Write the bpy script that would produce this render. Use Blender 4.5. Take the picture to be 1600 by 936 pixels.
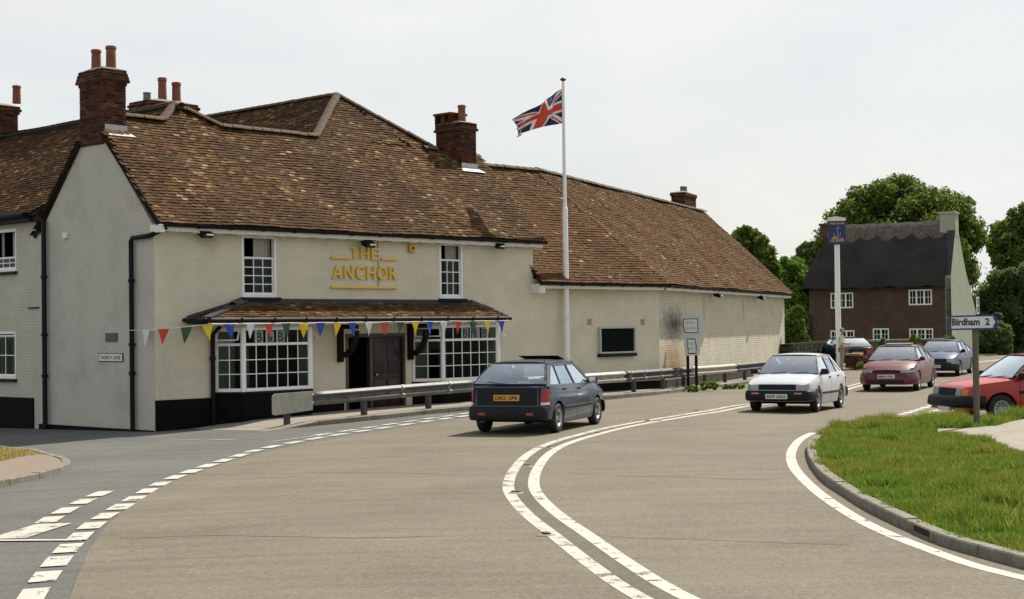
import bpy, bmesh, math, random
import numpy as np
from mathutils import Vector, Matrix
random.seed(7); RNG = np.random.default_rng(7)
scene = bpy.context.scene
for o_ in list(bpy.data.objects): bpy.data.objects.remove(o_, do_unlink=True)
COL = scene.collection
PI = math.pi
rad = math.radians

# ------------------------------------------------------------------ camera
F_PX, CX, CY = 2400.0, 800.0, 468.0          # focal length and centre in pixels of the 1600 px photograph
CAM_H, ROLL, PITCH = 2.05, -0.0135, math.atan(44 / 2400)
cam_data = bpy.data.cameras.new('camera'); cam = bpy.data.objects.new('camera', cam_data); COL.objects.link(cam)
cam_data.sensor_width = 36; cam_data.lens = 36 * F_PX / 1600; cam_data.clip_end = 3000; cam_data.clip_start = .1
CAM_M = Matrix.Rotation(PI / 2 + PITCH, 3, 'X') @ Matrix.Rotation(ROLL, 3, 'Z')
cam.matrix_world = Matrix.Translation((0, 0, CAM_H)) @ CAM_M.to_4x4()
scene.camera = cam

# ------------------------------------------------------------------ sky, sun, exposure
SUN_AZ, SUN_EL = rad(51.5), rad(50.0)         # azimuth from +X towards +Y
world = bpy.data.worlds.new('World'); scene.world = world; world.use_nodes = True
wn = world.node_tree.nodes; wl = world.node_tree.links; wn.clear()
wo = wn.new('ShaderNodeOutputWorld'); wmix = wn.new('ShaderNodeMixShader')
wb1 = wn.new('ShaderNodeBackground'); wb2 = wn.new('ShaderNodeBackground')
sky = wn.new('ShaderNodeTexSky'); sky.sky_type = 'NISHITA'; sky.sun_disc = False
sky.sun_elevation = SUN_EL; sky.sun_rotation = PI / 2 - SUN_AZ; sky.dust_density = 3.0; sky.air_density = 1.2
wb1.inputs['Strength'].default_value = 0.08
wb2.inputs['Strength'].default_value = 0.71
wtc = wn.new('ShaderNodeTexCoord'); wmp = wn.new('ShaderNodeMapping'); wmp.inputs['Scale'].default_value = (1.5, 1.5, 5)
wnz = wn.new('ShaderNodeTexNoise'); wnz.inputs['Scale'].default_value = 1.6; wnz.inputs['Detail'].default_value = 6
wrp = wn.new('ShaderNodeMapRange'); wrp.inputs[1].default_value = .35; wrp.inputs[2].default_value = .65
wrp.inputs[3].default_value = .72; wrp.inputs[4].default_value = .97
wl.new(wtc.outputs['Generated'], wmp.inputs['Vector']); wl.new(wmp.outputs[0], wnz.inputs['Vector'])
wl.new(wnz.outputs['Fac'], wrp.inputs[0])
wz = wn.new('ShaderNodeSeparateXYZ'); wl.new(wtc.outputs['Generated'], wz.inputs[0])
wr2 = wn.new('ShaderNodeMapRange'); wr2.inputs[1].default_value = .1; wr2.inputs[2].default_value = .9; wr2.inputs[3].default_value = 1.0; wr2.inputs[4].default_value = .6   # haze thins towards the zenith
wl.new(wz.outputs[2], wr2.inputs[0]); wmu = wn.new('ShaderNodeMath'); wmu.operation = 'MULTIPLY'
wl.new(wrp.outputs[0], wmu.inputs[0]); wl.new(wr2.outputs[0], wmu.inputs[1]); wl.new(wmu.outputs[0], wmix.inputs[0])
wcr = wn.new('ShaderNodeValToRGB'); wcr.color_ramp.elements[0].color = (.80, .87, .91, 1); wcr.color_ramp.elements[0].position = .36; wcr.color_ramp.elements[1].color = (1, .995, .975, 1); wcr.color_ramp.elements[1].position = .62
wn2 = wn.new('ShaderNodeTexNoise'); wn2.inputs['Scale'].default_value = 1.1; wn2.inputs['Detail'].default_value = 7; wn2.inputs['Roughness'].default_value = .55
wmp2 = wn.new('ShaderNodeMapping'); wmp2.inputs['Scale'].default_value = (2, 2, 5); wmp2.inputs['Location'].default_value = (.35, 0, .2)
wl.new(wtc.outputs['Generated'], wmp2.inputs['Vector']); wl.new(wmp2.outputs[0], wn2.inputs['Vector']); wl.new(wn2.outputs['Fac'], wcr.inputs[0]); wl.new(wcr.outputs[0], wb2.inputs['Color'])
wl.new(sky.outputs[0], wb1.inputs['Color']); wl.new(wb1.outputs[0], wmix.inputs[1]); wl.new(wb2.outputs[0], wmix.inputs[2])
wl.new(wmix.outputs[0], wo.inputs['Surface'])
sun_d = bpy.data.lights.new('sun', 'SUN'); sun_d.energy = 5.0; sun_d.angle = rad(.6); sun_d.color = (1, .93, .80)
sun = bpy.data.objects.new('sun', sun_d); COL.objects.link(sun)
SUN_V = Vector((math.cos(SUN_EL) * math.cos(SUN_AZ), math.cos(SUN_EL) * math.sin(SUN_AZ), math.sin(SUN_EL)))
sun.rotation_euler = (-SUN_V).to_track_quat('-Z', 'Y').to_euler(); sun.location = (20, 20, 40)
vs = scene.view_settings; vs.view_transform = 'Standard'; vs.look = 'None'; vs.exposure = 0.42; vs.gamma = 1.0; vs.use_curve_mapping = False
scene.render.engine = 'CYCLES'

# ------------------------------------------------------------------ pixel -> place helpers
CAM_P = Vector((0, 0, CAM_H))
def ray(px, py): return CAM_M @ Vector(((px - CX) / F_PX, -(py - CY) / F_PX, -1))
def sstep(a, b, x):
    t = min(1, max(0, (x - a) / (b - a))); return t * t * (3 - 2 * t)
def gz(x, y):                                  # the lie of the ground
    t = min(14, max(0, -x - 1))
    return -.03 * t * t / (t + 2) - .10 * sstep(3, 9, x) * sstep(26, 40, y) * (1 - sstep(52, 72, y))
def ground(px, py, dz=0):
    d = ray(px, py); z = 0
    for _ in range(30):
        p = CAM_P + d * ((z - CAM_H) / d.z); z = gz(p.x, p.y) + dz
    return p
def at_depth(px, py, Y):
    d = ray(px, py); return CAM_P + d * (Y / d.y)
class Frame:                                   # a local frame: x along, y back, z up
    def __init__(s, o, az):
        s.o = Vector(o); s.az = az; s.e = Vector((math.cos(az), math.sin(az), 0)); s.b = Vector((-s.e.y, s.e.x, 0))
    def fac(s, px, py, v=0):                   # pixel on the plane y = v  -> (x, z)
        d = ray(px, py); t = (s.o + s.b * v - CAM_P).dot(s.b) / d.dot(s.b); p = CAM_P + d * t - s.o
        return p.dot(s.e), p.z
    def gab(s, px, py, u=0):                   # pixel on the plane x = u  -> (y, z)
        d = ray(px, py); t = (s.o + s.e * u - CAM_P).dot(s.e) / d.dot(s.e); p = CAM_P + d * t - s.o
        return p.dot(s.b), p.z
    def loc(s, p):
        p = Vector(p) - s.o; return Vector((p.dot(s.e), p.dot(s.b), p.z))
    def wor(s, u, v, z=0): return s.o + s.e * u + s.b * v + Vector((0, 0, z))

# ------------------------------------------------------------------ materials
MATS = {}
def nodes_of(name):
    m = bpy.data.materials.new(name); m.use_nodes = True; nt = m.node_tree
    return m, nt, nt.nodes['Principled BSDF']
def mat(name, col, rough=.7, var=.12, scale=8, bump=0, bscale=60, metal=0, spec=.5, coat=0, var2=0, scale2=1.2, col2=None, emit=None):
    if name in MATS: return MATS[name]
    m, nt, b = nodes_of(name); N = nt.nodes; K = nt.links
    tc = N.new('ShaderNodeTexCoord')
    def noise(sc, det=5, rough_=.6):
        n = N.new('ShaderNodeTexNoise'); n.inputs['Scale'].default_value = sc; n.inputs['Detail'].default_value = det
        n.inputs['Roughness'].default_value = rough_; K.new(tc.outputs['Object'], n.inputs['Vector']); return n
    def mixc(f, a, bb, fmul=None):
        x = N.new('ShaderNodeMix'); x.data_type = 'RGBA'
        if isinstance(f, float): x.inputs[0].default_value = f
        else: K.new(f, x.inputs[0])
        for i, c in ((6, a), (7, bb)):
            if isinstance(c, tuple): x.inputs[i].default_value = (*c[:3], 1)
            else: K.new(c, x.inputs[i])
        return x.outputs[2]
    c = tuple(col)
    if var > 0:
        n = noise(scale); r = N.new('ShaderNodeMapRange'); r.inputs[1].default_value = .3; r.inputs[2].default_value = .7
        K.new(n.outputs['Fac'], r.inputs[0])
        lo = tuple(x * (1 - var) for x in col); hi = tuple(min(1, x * (1 + var)) for x in col)
        c = mixc(r.outputs[0], lo, hi)
    if col2 is not None:
        n = noise(scale2, 4); r = N.new('ShaderNodeMapRange'); r.inputs[1].default_value = .48; r.inputs[2].default_value = .68
        r.inputs[4].default_value = var2; K.new(n.outputs['Fac'], r.inputs[0]); c = mixc(r.outputs[0], c, tuple(col2))
    if isinstance(c, tuple): b.inputs['Base Color'].default_value = (*c, 1)
    else: K.new(c, b.inputs['Base Color'])
    b.inputs['Roughness'].default_value = rough; b.inputs['Metallic'].default_value = metal
    b.inputs['Specular IOR Level'].default_value = spec; b.inputs['Coat Weight'].default_value = coat
    b.inputs['Coat Roughness'].default_value = .04
    if bump:
        n = noise(bscale, 3); bn = N.new('ShaderNodeBump'); bn.inputs['Strength'].default_value = bump; bn.inputs['Distance'].default_value = .02
        K.new(n.outputs['Fac'], bn.inputs['Height']); K.new(bn.outputs[0], b.inputs['Normal'])
    MATS[name] = m; return m
def brick_mat(name, cols, mortar, row=.075, width=.225, rotx=True, bump=.35, var=1, stain=None, msize=.012, rough=.85, axis='x', tint=.15):
    """courses of bricks on vertical walls in object space; axis = the horizontal direction of the wall"""
    m, nt, b = nodes_of(name); N = nt.nodes; K = nt.links
    tc = N.new('ShaderNodeTexCoord'); sx = N.new('ShaderNodeSeparateXYZ'); cx = N.new('ShaderNodeCombineXYZ')
    K.new(tc.outputs['Object'], sx.inputs[0])
    if axis == 'xy':
        ad = N.new('ShaderNodeMath'); ad.operation = 'ADD'; K.new(sx.outputs[0], ad.inputs[0]); K.new(sx.outputs[1], ad.inputs[1]); K.new(ad.outputs[0], cx.inputs[0])
    else: K.new(sx.outputs['xyz'.index(axis)], cx.inputs[0])
    K.new(sx.outputs[2], cx.inputs[1])
    bt = N.new('ShaderNodeTexBrick'); bt.inputs['Scale'].default_value = 1; bt.inputs['Brick Width'].default_value = width
    bt.inputs['Row Height'].default_value = row; bt.inputs['Mortar Size'].default_value = msize; bt.inputs['Mortar Smooth'].default_value = .3
    bt.inputs['Color1'].default_value = (*cols[0], 1); bt.inputs['Color2'].default_value = (*cols[1], 1); bt.inputs['Mortar'].default_value = (*mortar, 1)
    K.new(cx.outputs[0], bt.inputs['Vector'])
    n = N.new('ShaderNodeTexNoise'); n.inputs['Scale'].default_value = 1.3; n.inputs['Detail'].default_value = 7; n.inputs['Roughness'].default_value = .65
    K.new(tc.outputs['Object'], n.inputs['Vector'])
    r = N.new('ShaderNodeMapRange'); r.inputs[1].default_value = .3; r.inputs[2].default_value = .7; r.inputs[3].default_value = 1 - tint; r.inputs[4].default_value = 1 + tint
    K.new(n.outputs['Fac'], r.inputs[0])
    mu = N.new('ShaderNodeMix'); mu.data_type = 'RGBA'; mu.blend_type = 'MULTIPLY'; mu.inputs[0].default_value = 1
    K.new(bt.outputs['Color'], mu.inputs[6]); K.new(r.outputs[0], mu.inputs[7]); out = mu.outputs[2]
    n2 = N.new('ShaderNodeTexNoise'); n2.inputs['Scale'].default_value = 5; n2.inputs['Detail'].default_value = 4; K.new(tc.outputs['Object'], n2.inputs['Vector'])
    if stain:                                   # dirt with a shape of its own: (centre, radii, colour, amount)
        for (cxyz, rr, colr, amt) in stain:
            mp = N.new('ShaderNodeMapping'); mp.vector_type = 'POINT'
            mp.inputs['Location'].default_value = [-c_ / q_ for c_, q_ in zip(cxyz, rr)]; mp.inputs['Scale'].default_value = [1 / q_ for q_ in rr]
            K.new(tc.outputs['Object'], mp.inputs['Vector'])
            ln = N.new('ShaderNodeVectorMath'); ln.operation = 'LENGTH'; K.new(mp.outputs[0], ln.inputs[0])
            a1 = N.new('ShaderNodeMath'); a1.operation = 'MULTIPLY_ADD'; a1.inputs[1].default_value = 1.1; K.new(n2.outputs['Fac'], a1.inputs[0]); K.new(ln.outputs['Value'], a1.inputs[2])
            r2 = N.new('ShaderNodeMapRange'); r2.inputs[1].default_value = .6; r2.inputs[2].default_value = 1.45; r2.inputs[3].default_value = amt; r2.inputs[4].default_value = 0
            K.new(a1.outputs[0], r2.inputs[0])
            mx = N.new('ShaderNodeMix'); mx.data_type = 'RGBA'; K.new(r2.outputs[0], mx.inputs[0]); K.new(out, mx.inputs[6]); mx.inputs[7].default_value = (*colr, 1); out = mx.outputs[2]
    K.new(out, b.inputs['Base Color']); b.inputs['Roughness'].default_value = rough
    iv = N.new('ShaderNodeMath'); iv.operation = 'SUBTRACT'; K.new(n2.outputs['Fac'], iv.inputs[0]); K.new(bt.outputs['Fac'], iv.inputs[1])
    bn = N.new('ShaderNodeBump'); bn.inputs['Strength'].default_value = bump; bn.inputs['Distance'].default_value = .012
    K.new(iv.outputs[0], bn.inputs['Height']); K.new(bn.outputs[0], b.inputs['Normal'])
    MATS[name] = m; return m
def island_mat(name, stops, rough=.85, patch=None, transl=0, scale=.6, bump=0):
    """every piece (tile, brick, leaf, blade) takes its own colour from the ramp"""
    m, nt, b = nodes_of(name); N = nt.nodes; K = nt.links
    ge = N.new('ShaderNodeNewGeometry'); rp = N.new('ShaderNodeValToRGB'); rp.color_ramp.interpolation = 'LINEAR'
    els = rp.color_ramp.elements
    while len(els) < len(stops): els.new(.5)
    for el, (p, c) in zip(els, stops): el.position = p; el.color = (*c, 1)
    K.new(ge.outputs['Random Per Island'], rp.inputs[0]); out = rp.outputs[0]
    tc = N.new('ShaderNodeTexCoord')
    if patch:
        n = N.new('ShaderNodeTexNoise'); n.inputs['Scale'].default_value = scale; n.inputs['Detail'].default_value = 5; K.new(tc.outputs['Object'], n.inputs['Vector'])
        r = N.new('ShaderNodeMapRange'); r.inputs[1].default_value = .42; r.inputs[2].default_value = .66; r.inputs[4].default_value = patch[1]; K.new(n.outputs['Fac'], r.inputs[0])
        mx = N.new('ShaderNodeMix'); mx.data_type = 'RGBA'; K.new(r.outputs[0], mx.inputs[0]); K.new(out, mx.inputs[6]); mx.inputs[7].default_value = (*patch[0], 1); out = mx.outputs[2]
    K.new(out, b.inputs['Base Color']); b.inputs['Roughness'].default_value = rough; b.inputs['Specular IOR Level'].default_value = .3 if transl else .08
    if transl:
        tr = N.new('ShaderNodeBsdfTranslucent'); K.new(out, tr.inputs['Color']); ms = N.new('ShaderNodeMixShader'); ms.inputs[0].default_value = transl
        K.new(b.outputs[0], ms.inputs[1]); K.new(tr.outputs[0], ms.inputs[2]); K.new(ms.outputs[0], N['Material Output'].inputs['Surface'])
    MATS[name] = m; return m
def glass_mat(name, tint=(.8, .85, .85), refl=1.0, base=.01):
    m = bpy.data.materials.new(name); m.use_nodes = True; nt = m.node_tree; N = nt.nodes; K = nt.links; N.clear()
    o = N.new('ShaderNodeOutputMaterial'); t = N.new('ShaderNodeBsdfTransparent'); t.inputs[0].default_value = (*tint, 1)
    g = N.new('ShaderNodeBsdfGlossy'); g.inputs['Roughness'].default_value = .03; g.inputs['Color'].default_value = (.88, .94, 1, 1)
    fr0 = N.new('ShaderNodeLayerWeight'); fr0.inputs['Blend'].default_value = .5; fr = N.new('ShaderNodeMath'); fr.operation = 'POWER'; fr.inputs[1].default_value = 4.0; K.new(fr0.outputs['Facing'], fr.inputs[0])
    mu = N.new('ShaderNodeMath'); mu.operation = 'MULTIPLY_ADD'; mu.inputs[1].default_value = 1.6 * refl; mu.inputs[2].default_value = base; mu.use_clamp = True
    x = N.new('ShaderNodeMixShader'); K.new(fr.outputs[0], mu.inputs[0]); K.new(mu.outputs[0], x.inputs[0]); K.new(t.outputs[0], x.inputs[1]); K.new(g.outputs[0], x.inputs[2])
    K.new(x.outputs[0], o.inputs[0]); MATS[name] = m; return m

# ------------------------------------------------------------------ mesh helpers
class MB:
    def __init__(s): s.v = []; s.f = []; s.m = []
    def add(s, vs, fs, mi=0):
        n = len(s.v); s.v += [tuple(p) for p in vs]; s.f += [tuple(i + n for i in f) for f in fs]; s.m += [mi] * len(fs); return s
    def box(s, a, b, mi=0):
        x0, y0, z0 = [min(p, q) for p, q in zip(a, b)]; x1, y1, z1 = [max(p, q) for p, q in zip(a, b)]
        return s.add([(x0, y0, z0), (x1, y0, z0), (x1, y1, z0), (x0, y1, z0), (x0, y0, z1), (x1, y0, z1), (x1, y1, z1), (x0, y1, z1)],
                     [(0, 3, 2, 1), (4, 5, 6, 7), (0, 1, 5, 4), (1, 2, 6, 5), (2, 3, 7, 6), (3, 0, 4, 7)], mi)
    def bbox(s, a, b, r=.01, mi=0):            # a box with chamfered edges
        x0, y0, z0 = [min(p, q) for p, q in zip(a, b)]; x1, y1, z1 = [max(p, q) for p, q in zip(a, b)]
        bm = bmesh.new(); bmesh.ops.create_cube(bm, size=1)
        for v in bm.verts: v.co = Vector(((x0 + x1) / 2 + v.co.x * (x1 - x0), (y0 + y1) / 2 + v.co.y * (y1 - y0), (z0 + z1) / 2 + v.co.z * (z1 - z0)))
        r = min(r, (x1 - x0) * .45, (y1 - y0) * .45, (z1 - z0) * .45)
        bmesh.ops.bevel(bm, geom=bm.edges[:], offset=r, segments=2, affect='EDGES', profile=.6)
        bm.verts.index_update(); s.add([v.co[:] for v in bm.verts], [[v.index for v in f.verts] for f in bm.faces], mi); bm.free(); return s
    def beam(s, p, q, w, h, up=(0, 0, 1), mi=0):   # a bar of w x h from p to q
        p = Vector(p); q = Vector(q); d = (q - p).normalized(); up = Vector(up)
        sd = d.cross(up)
        if sd.length < 1e-4: sd = d.cross(Vector((1, 0, 0)))
        sd.normalize(); u = sd.cross(d).normalized(); c = []
        for e in (p, q):
            for (i, j) in ((-1, -1), (1, -1), (1, 1), (-1, 1)): c.append(e + sd * (w / 2 * i) + u * (h / 2 * j))
        return s.add(c, [(3, 2, 1, 0), (4, 5, 6, 7), (0, 1, 5, 4), (1, 2, 6, 5), (2, 3, 7, 6), (3, 0, 4, 7)], mi)
    def prism(s, poly, d, mi=0):               # polygon of 3-D points swept by d
        n = len(poly); d = Vector(d); a = [Vector(p) for p in poly]; b = [p + d for p in a]
        fs = [tuple(range(n - 1, -1, -1)), tuple(range(n, 2 * n))] + [(i, (i + 1) % n, n + (i + 1) % n, n + i) for i in range(n)]
        return s.add(a + b, fs, mi)
    def tube(s, path, r, n=8, mi=0, cap=True):
        path = [Vector(p) for p in path]; rs = r if isinstance(r, (list, tuple)) else [r] * len(path); vs = []; prev = None
        for i, p in enumerate(path):
            d = (path[min(i + 1, len(path) - 1)] - path[max(i - 1, 0)]).normalized()
            a = d.cross(Vector((0, 0, 1))) if prev is None else prev - d * prev.dot(d)
            if a.length < 1e-3: a = d.cross(Vector((1, 0, 0)))
            a.normalize(); prev = a; b = d.cross(a)
            vs += [p + (a * math.cos(2 * PI * k / n) + b * math.sin(2 * PI * k / n)) * rs[i] for k in range(n)]
        fs = [(i * n + k, i * n + (k + 1) % n, (i + 1) * n + (k + 1) % n, (i + 1) * n + k) for i in range(len(path) - 1) for k in range(n)]
        if cap: fs += [tuple(range(n - 1, -1, -1)), tuple(range((len(path) - 1) * n, len(path) * n))]
        return s.add(vs, fs, mi)
    def lathe(s, prof, c=(0, 0, 0), axis='z', n=24, mi=0):   # prof: (radius, height along axis)
        vs = []; c = Vector(c)
        for (r, h) in prof:
            for k in range(n):
                ca, sa = math.cos(2 * PI * k / n) * r, math.sin(2 * PI * k / n) * r
                vs.append(c + (Vector((ca, sa, h)) if axis == 'z' else Vector((ca, h, sa)) if axis == 'y' else Vector((h, ca, sa))))
        fs = [(i * n + k, i * n + (k + 1) % n, (i + 1) * n + (k + 1) % n, (i + 1) * n + k) for i in range(len(prof) - 1) for k in range(n)]
        return s.add(vs, fs, mi)
    def grid(s, P, nu, nv, mi=0):              # P(i, j) -> point
        vs = [P(i, j) for i in range(nu + 1) for j in range(nv + 1)]
        fs = [(i * (nv + 1) + j, (i + 1) * (nv + 1) + j, (i + 1) * (nv + 1) + j + 1, i * (nv + 1) + j + 1) for i in range(nu) for j in range(nv)]
        return s.add(vs, fs, mi)
    def mesh(s, name, mats, smooth=None):
        me = bpy.data.meshes.new(name); me.from_pydata([tuple(v) for v in s.v], [], s.f)
        for m in (mats if isinstance(mats, (list, tuple)) else [mats]): me.materials.append(m)
        if any(s.m): me.polygons.foreach_set('material_index', s.m)
        bm = bmesh.new(); bm.from_mesh(me); bmesh.ops.recalc_face_normals(bm, faces=bm.faces); bm.to_mesh(me); bm.free()
        if smooth is not None:
            me.polygons.foreach_set('use_smooth', [True] * len(me.polygons)); me.set_sharp_from_angle(angle=rad(smooth))
        me.update(); return me
    def build(s, name, mats, parent=None, smooth=None, **kw): return link(name, s.mesh(name, mats, smooth), parent, **kw)
def link(name, me, parent=None, loc=None, rot=None, label=None, cat=None, group=None, kind=None):
    o = bpy.data.objects.new(name, me); COL.objects.link(o)
    if parent is not None: o.parent = parent
    if loc is not None: o.location = loc
    if rot is not None: o.rotation_euler = rot
    return tag(o, label, cat, group, kind)
def tag(o, label=None, cat=None, group=None, kind=None):
    if label: o['label'] = label
    if cat: o['category'] = cat
    if group: o['group'] = group
    if kind: o['kind'] = kind
    return o
def thing(name, label, cat, loc, rz=0, group=None): return link(name, None, None, loc, (0, 0, rz), label, cat, group)
def text_mesh(txt, h, depth=.004, width=None, font_shear=0, bold=0):
    c = bpy.data.curves.new('txt', 'FONT'); c.body = txt; c.size = 1; c.extrude = 0; c.offset = bold; c.align_x = 'CENTER'; c.resolution_u = 3
    o = bpy.data.objects.new('txt', c); me = bpy.data.meshes.new_from_object(o)
    vs = [v.co.copy() for v in me.vertices]; fs = [tuple(p.vertices) for p in me.polygons]
    bpy.data.objects.remove(o); bpy.data.curves.remove(c); bpy.data.meshes.remove(me)
    if not vs: return MB()
    z0 = min(v.y for v in vs); z1 = max(v.y for v in vs); x0 = min(v.x for v in vs); x1 = max(v.x for v in vs)
    k = h / (z1 - z0); kx = width / (x1 - x0) if width else k
    top = [((v.x - (x0 + x1) / 2) * kx, -depth, (v.y - z0) * k) for v in vs]     # faces -y, stands in the xz plane
    mb = MB(); n = len(vs); mb.add(top, fs)
    if depth > .01:
        from collections import Counter
        ed = Counter(); dirs = {}
        for f in fs:
            for i in range(len(f)):
                e = (f[i], f[(i + 1) % len(f)]); ed[tuple(sorted(e))] += 1; dirs[tuple(sorted(e))] = e
        mb = MB(); mb.add(top + [(x, 0, z) for x, y, z in top], fs + [(e[0], e[1], e[1] + n, e[0] + n) for kx_, e in dirs.items() if ed[kx_] == 1])
    return mb
def smooth_path(pts, step=.5, closed=False):   # Catmull-Rom through points, resampled
    P = [Vector((p[0], p[1], 0)) for p in pts]; out = []
    for i in range(len(P) - 1):
        p0 = P[max(i - 1, 0)]; p1 = P[i]; p2 = P[i + 1]; p3 = P[min(i + 2, len(P) - 1)]
        n = max(2, int((p2 - p1).length / .15))
        for k in range(n):
            t = k / n; out.append(.5 * (2 * p1 + (p2 - p0) * t + (2 * p0 - 5 * p1 + 4 * p2 - p3) * t * t + (3 * p1 - p0 - 3 * p2 + p3) * t ** 3))
    out.append(P[-1]); res = [out[0]]; acc = 0
    for a, b in zip(out, out[1:]):
        d = (b - a).length; 
        while acc + d >= step:
            t = (step - acc) / d; a = a + (b - a) * t; res.append(a); d = (b - a).length; acc = 0
        acc += d
    if (res[-1] - out[-1]).length > step * .3: res.append(out[-1])
    return res
def normals2(path):
    r = []
    for i in range(len(path)):
        d = (path[min(i + 1, len(path) - 1)] - path[max(i - 1, 0)]).normalized(); r.append(Vector((-d.y, d.x, 0)))   # left normal
    return r
def offset(path, d): return [p + n * d for p, n in zip(path, normals2(path))]
def drape(p, dz=0): return (p.x, p.y, gz(p.x, p.y) + dz)
def ribbon(a, b, dz, nc=1):                    # a surface between two equally long paths, laid on the ground
    mb = MB(); mb.grid(lambda i, j: drape(a[i].lerp(b[i], j / nc), dz), len(a) - 1, nc); return mb
def inpoly(x, y, P):
    c = False; n = len(P)
    for i in range(n):
        x1, y1 = P[i][0], P[i][1]; x2, y2 = P[(i + 1) % n][0], P[(i + 1) % n][1]
        if (y1 > y) != (y2 > y) and x < (x2 - x1) * (y - y1) / (y2 - y1) + x1: c = not c
    return c
def inpoly_np(X, Y, P):
    c = np.zeros(len(X), bool); n = len(P)
    for i in range(n):
        x1, y1 = P[i][0], P[i][1]; x2, y2 = P[(i + 1) % n][0], P[(i + 1) % n][1]
        if y1 == y2: continue
        c ^= ((y1 > Y) != (y2 > Y)) & (X < (x2 - x1) * (Y - y1) / (y2 - y1) + x1)
    return c
def poly_sheet(P, dz, step=.5):                # a polygon on the ground, cut fine enough to follow it
    bm = bmesh.new(); vs = [bm.verts.new((p.x, p.y, 0)) for p in P]; bm.faces.new(vs)
    x0, x1 = min(p.x for p in P), max(p.x for p in P); y0, y1 = min(p.y for p in P), max(p.y for p in P)
    for k in range(1, int((x1 - x0) / step)): bmesh.ops.bisect_plane(bm, geom=bm.verts[:] + bm.edges[:] + bm.faces[:], plane_co=(x0 + k * step, 0, 0), plane_no=(1, 0, 0))
    for k in range(1, int((y1 - y0) / step)): bmesh.ops.bisect_plane(bm, geom=bm.verts[:] + bm.edges[:] + bm.faces[:], plane_co=(0, y0 + k * step, 0), plane_no=(0, 1, 0))
    bmesh.ops.triangulate(bm, faces=bm.faces[:])
    bm.verts.index_update(); mb = MB(); mb.add([(v.co.x, v.co.y, gz(v.co.x, v.co.y) + (dz(v.co.x, v.co.y) if callable(dz) else dz)) for v in bm.verts], [[v.index for v in f.verts] for f in bm.faces]); bm.free(); return mb

# ------------------------------------------------------------------ palette
def road_mat(name, base, dark, grain=90, streak=(.35, 3.2), rough=.9):
    m, nt, b = nodes_of(name); N = nt.nodes; K = nt.links; tc = N.new('ShaderNodeTexCoord')
    def nz(sc, det=4, vec=None, ro=.6):
        n = N.new('ShaderNodeTexNoise'); n.inputs['Scale'].default_value = sc; n.inputs['Detail'].default_value = det; n.inputs['Roughness'].default_value = ro
        K.new(vec or tc.outputs['Object'], n.inputs['Vector']); return n.outputs['Fac']
    mp = N.new('ShaderNodeMapping'); mp.inputs['Rotation'].default_value = (0, 0, rad(-20)); mp.inputs['Scale'].default_value = (streak[0], streak[1], 1); K.new(tc.outputs['Object'], mp.inputs['Vector'])
    def rng(f, a, b_, lo, hi):
        r = N.new('ShaderNodeMapRange'); r.inputs[1].default_value = a; r.inputs[2].default_value = b_; r.inputs[3].default_value = lo; r.inputs[4].default_value = hi; K.new(f, r.inputs[0]); return r.outputs[0]
    def mul(a, b_):
        x = N.new('ShaderNodeMath'); x.operation = 'MULTIPLY'; K.new(a, x.inputs[0]); K.new(b_, x.inputs[1]); return x.outputs[0]
    f = mul(mul(rng(nz(grain, 2), .25, .75, .62, 1.38), rng(nz(.45, 5), .3, .7, .84, 1.14)), mul(rng(nz(1.0, 6, mp.outputs[0]), .3, .7, .86, 1.12), rng(nz(14, 3), .3, .7, .84, 1.16)))
    f = mul(f, rng(nz(36, 3), .28, .72, .74, 1.26))
    f = mul(f, rng(nz(2.2, 6, None, .7), .62, .72, 1.0, .86))
    mx = N.new('ShaderNodeMix'); mx.data_type = 'RGBA'; mx.blend_type = 'MULTIPLY'; mx.inputs[0].default_value = 1; mx.inputs[6].default_value = (*base, 1); K.new(f, mx.inputs[7])
    m2 = N.new('ShaderNodeMix'); m2.data_type = 'RGBA'; K.new(rng(nz(.22, 3), .5, .7, 0, .55), m2.inputs[0]); K.new(mx.outputs[2], m2.inputs[6]); m2.inputs[7].default_value = (*dark, 1)
    K.new(m2.outputs[2], b.inputs['Base Color']); b.inputs['Roughness'].default_value = rough; b.inputs['Specular IOR Level'].default_value = .3
    bn = N.new('ShaderNodeBump'); bn.inputs['Strength'].default_value = .35; bn.inputs['Distance'].default_value = .01; K.new(nz(grain, 2), bn.inputs['Height']); K.new(bn.outputs[0], b.inputs['Normal'])
    MATS[name] = m; return m
M_ROAD = road_mat('road chippings', (.142, .124, .091), (.122, .108, .083))
M_TARMAC = road_mat('tarmac', (.100, .100, .092), (.112, .113, .108))
M_WORN = road_mat('worn tarmac', (.105, .094, .075), (.10, .09, .072), streak=(1, 1))
M_PAINT_ = mat('road paint', (.50, .475, .415), .7, .15, 9, .2, 90, col2=(.24, .21, .17), var2=.7, scale2=7)
M_PAINT2_ = mat('worn road paint', (.47, .445, .385), .7, .2, 9, .2, 90, col2=(.20, .18, .15), var2=.9, scale2=3.2)
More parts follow.
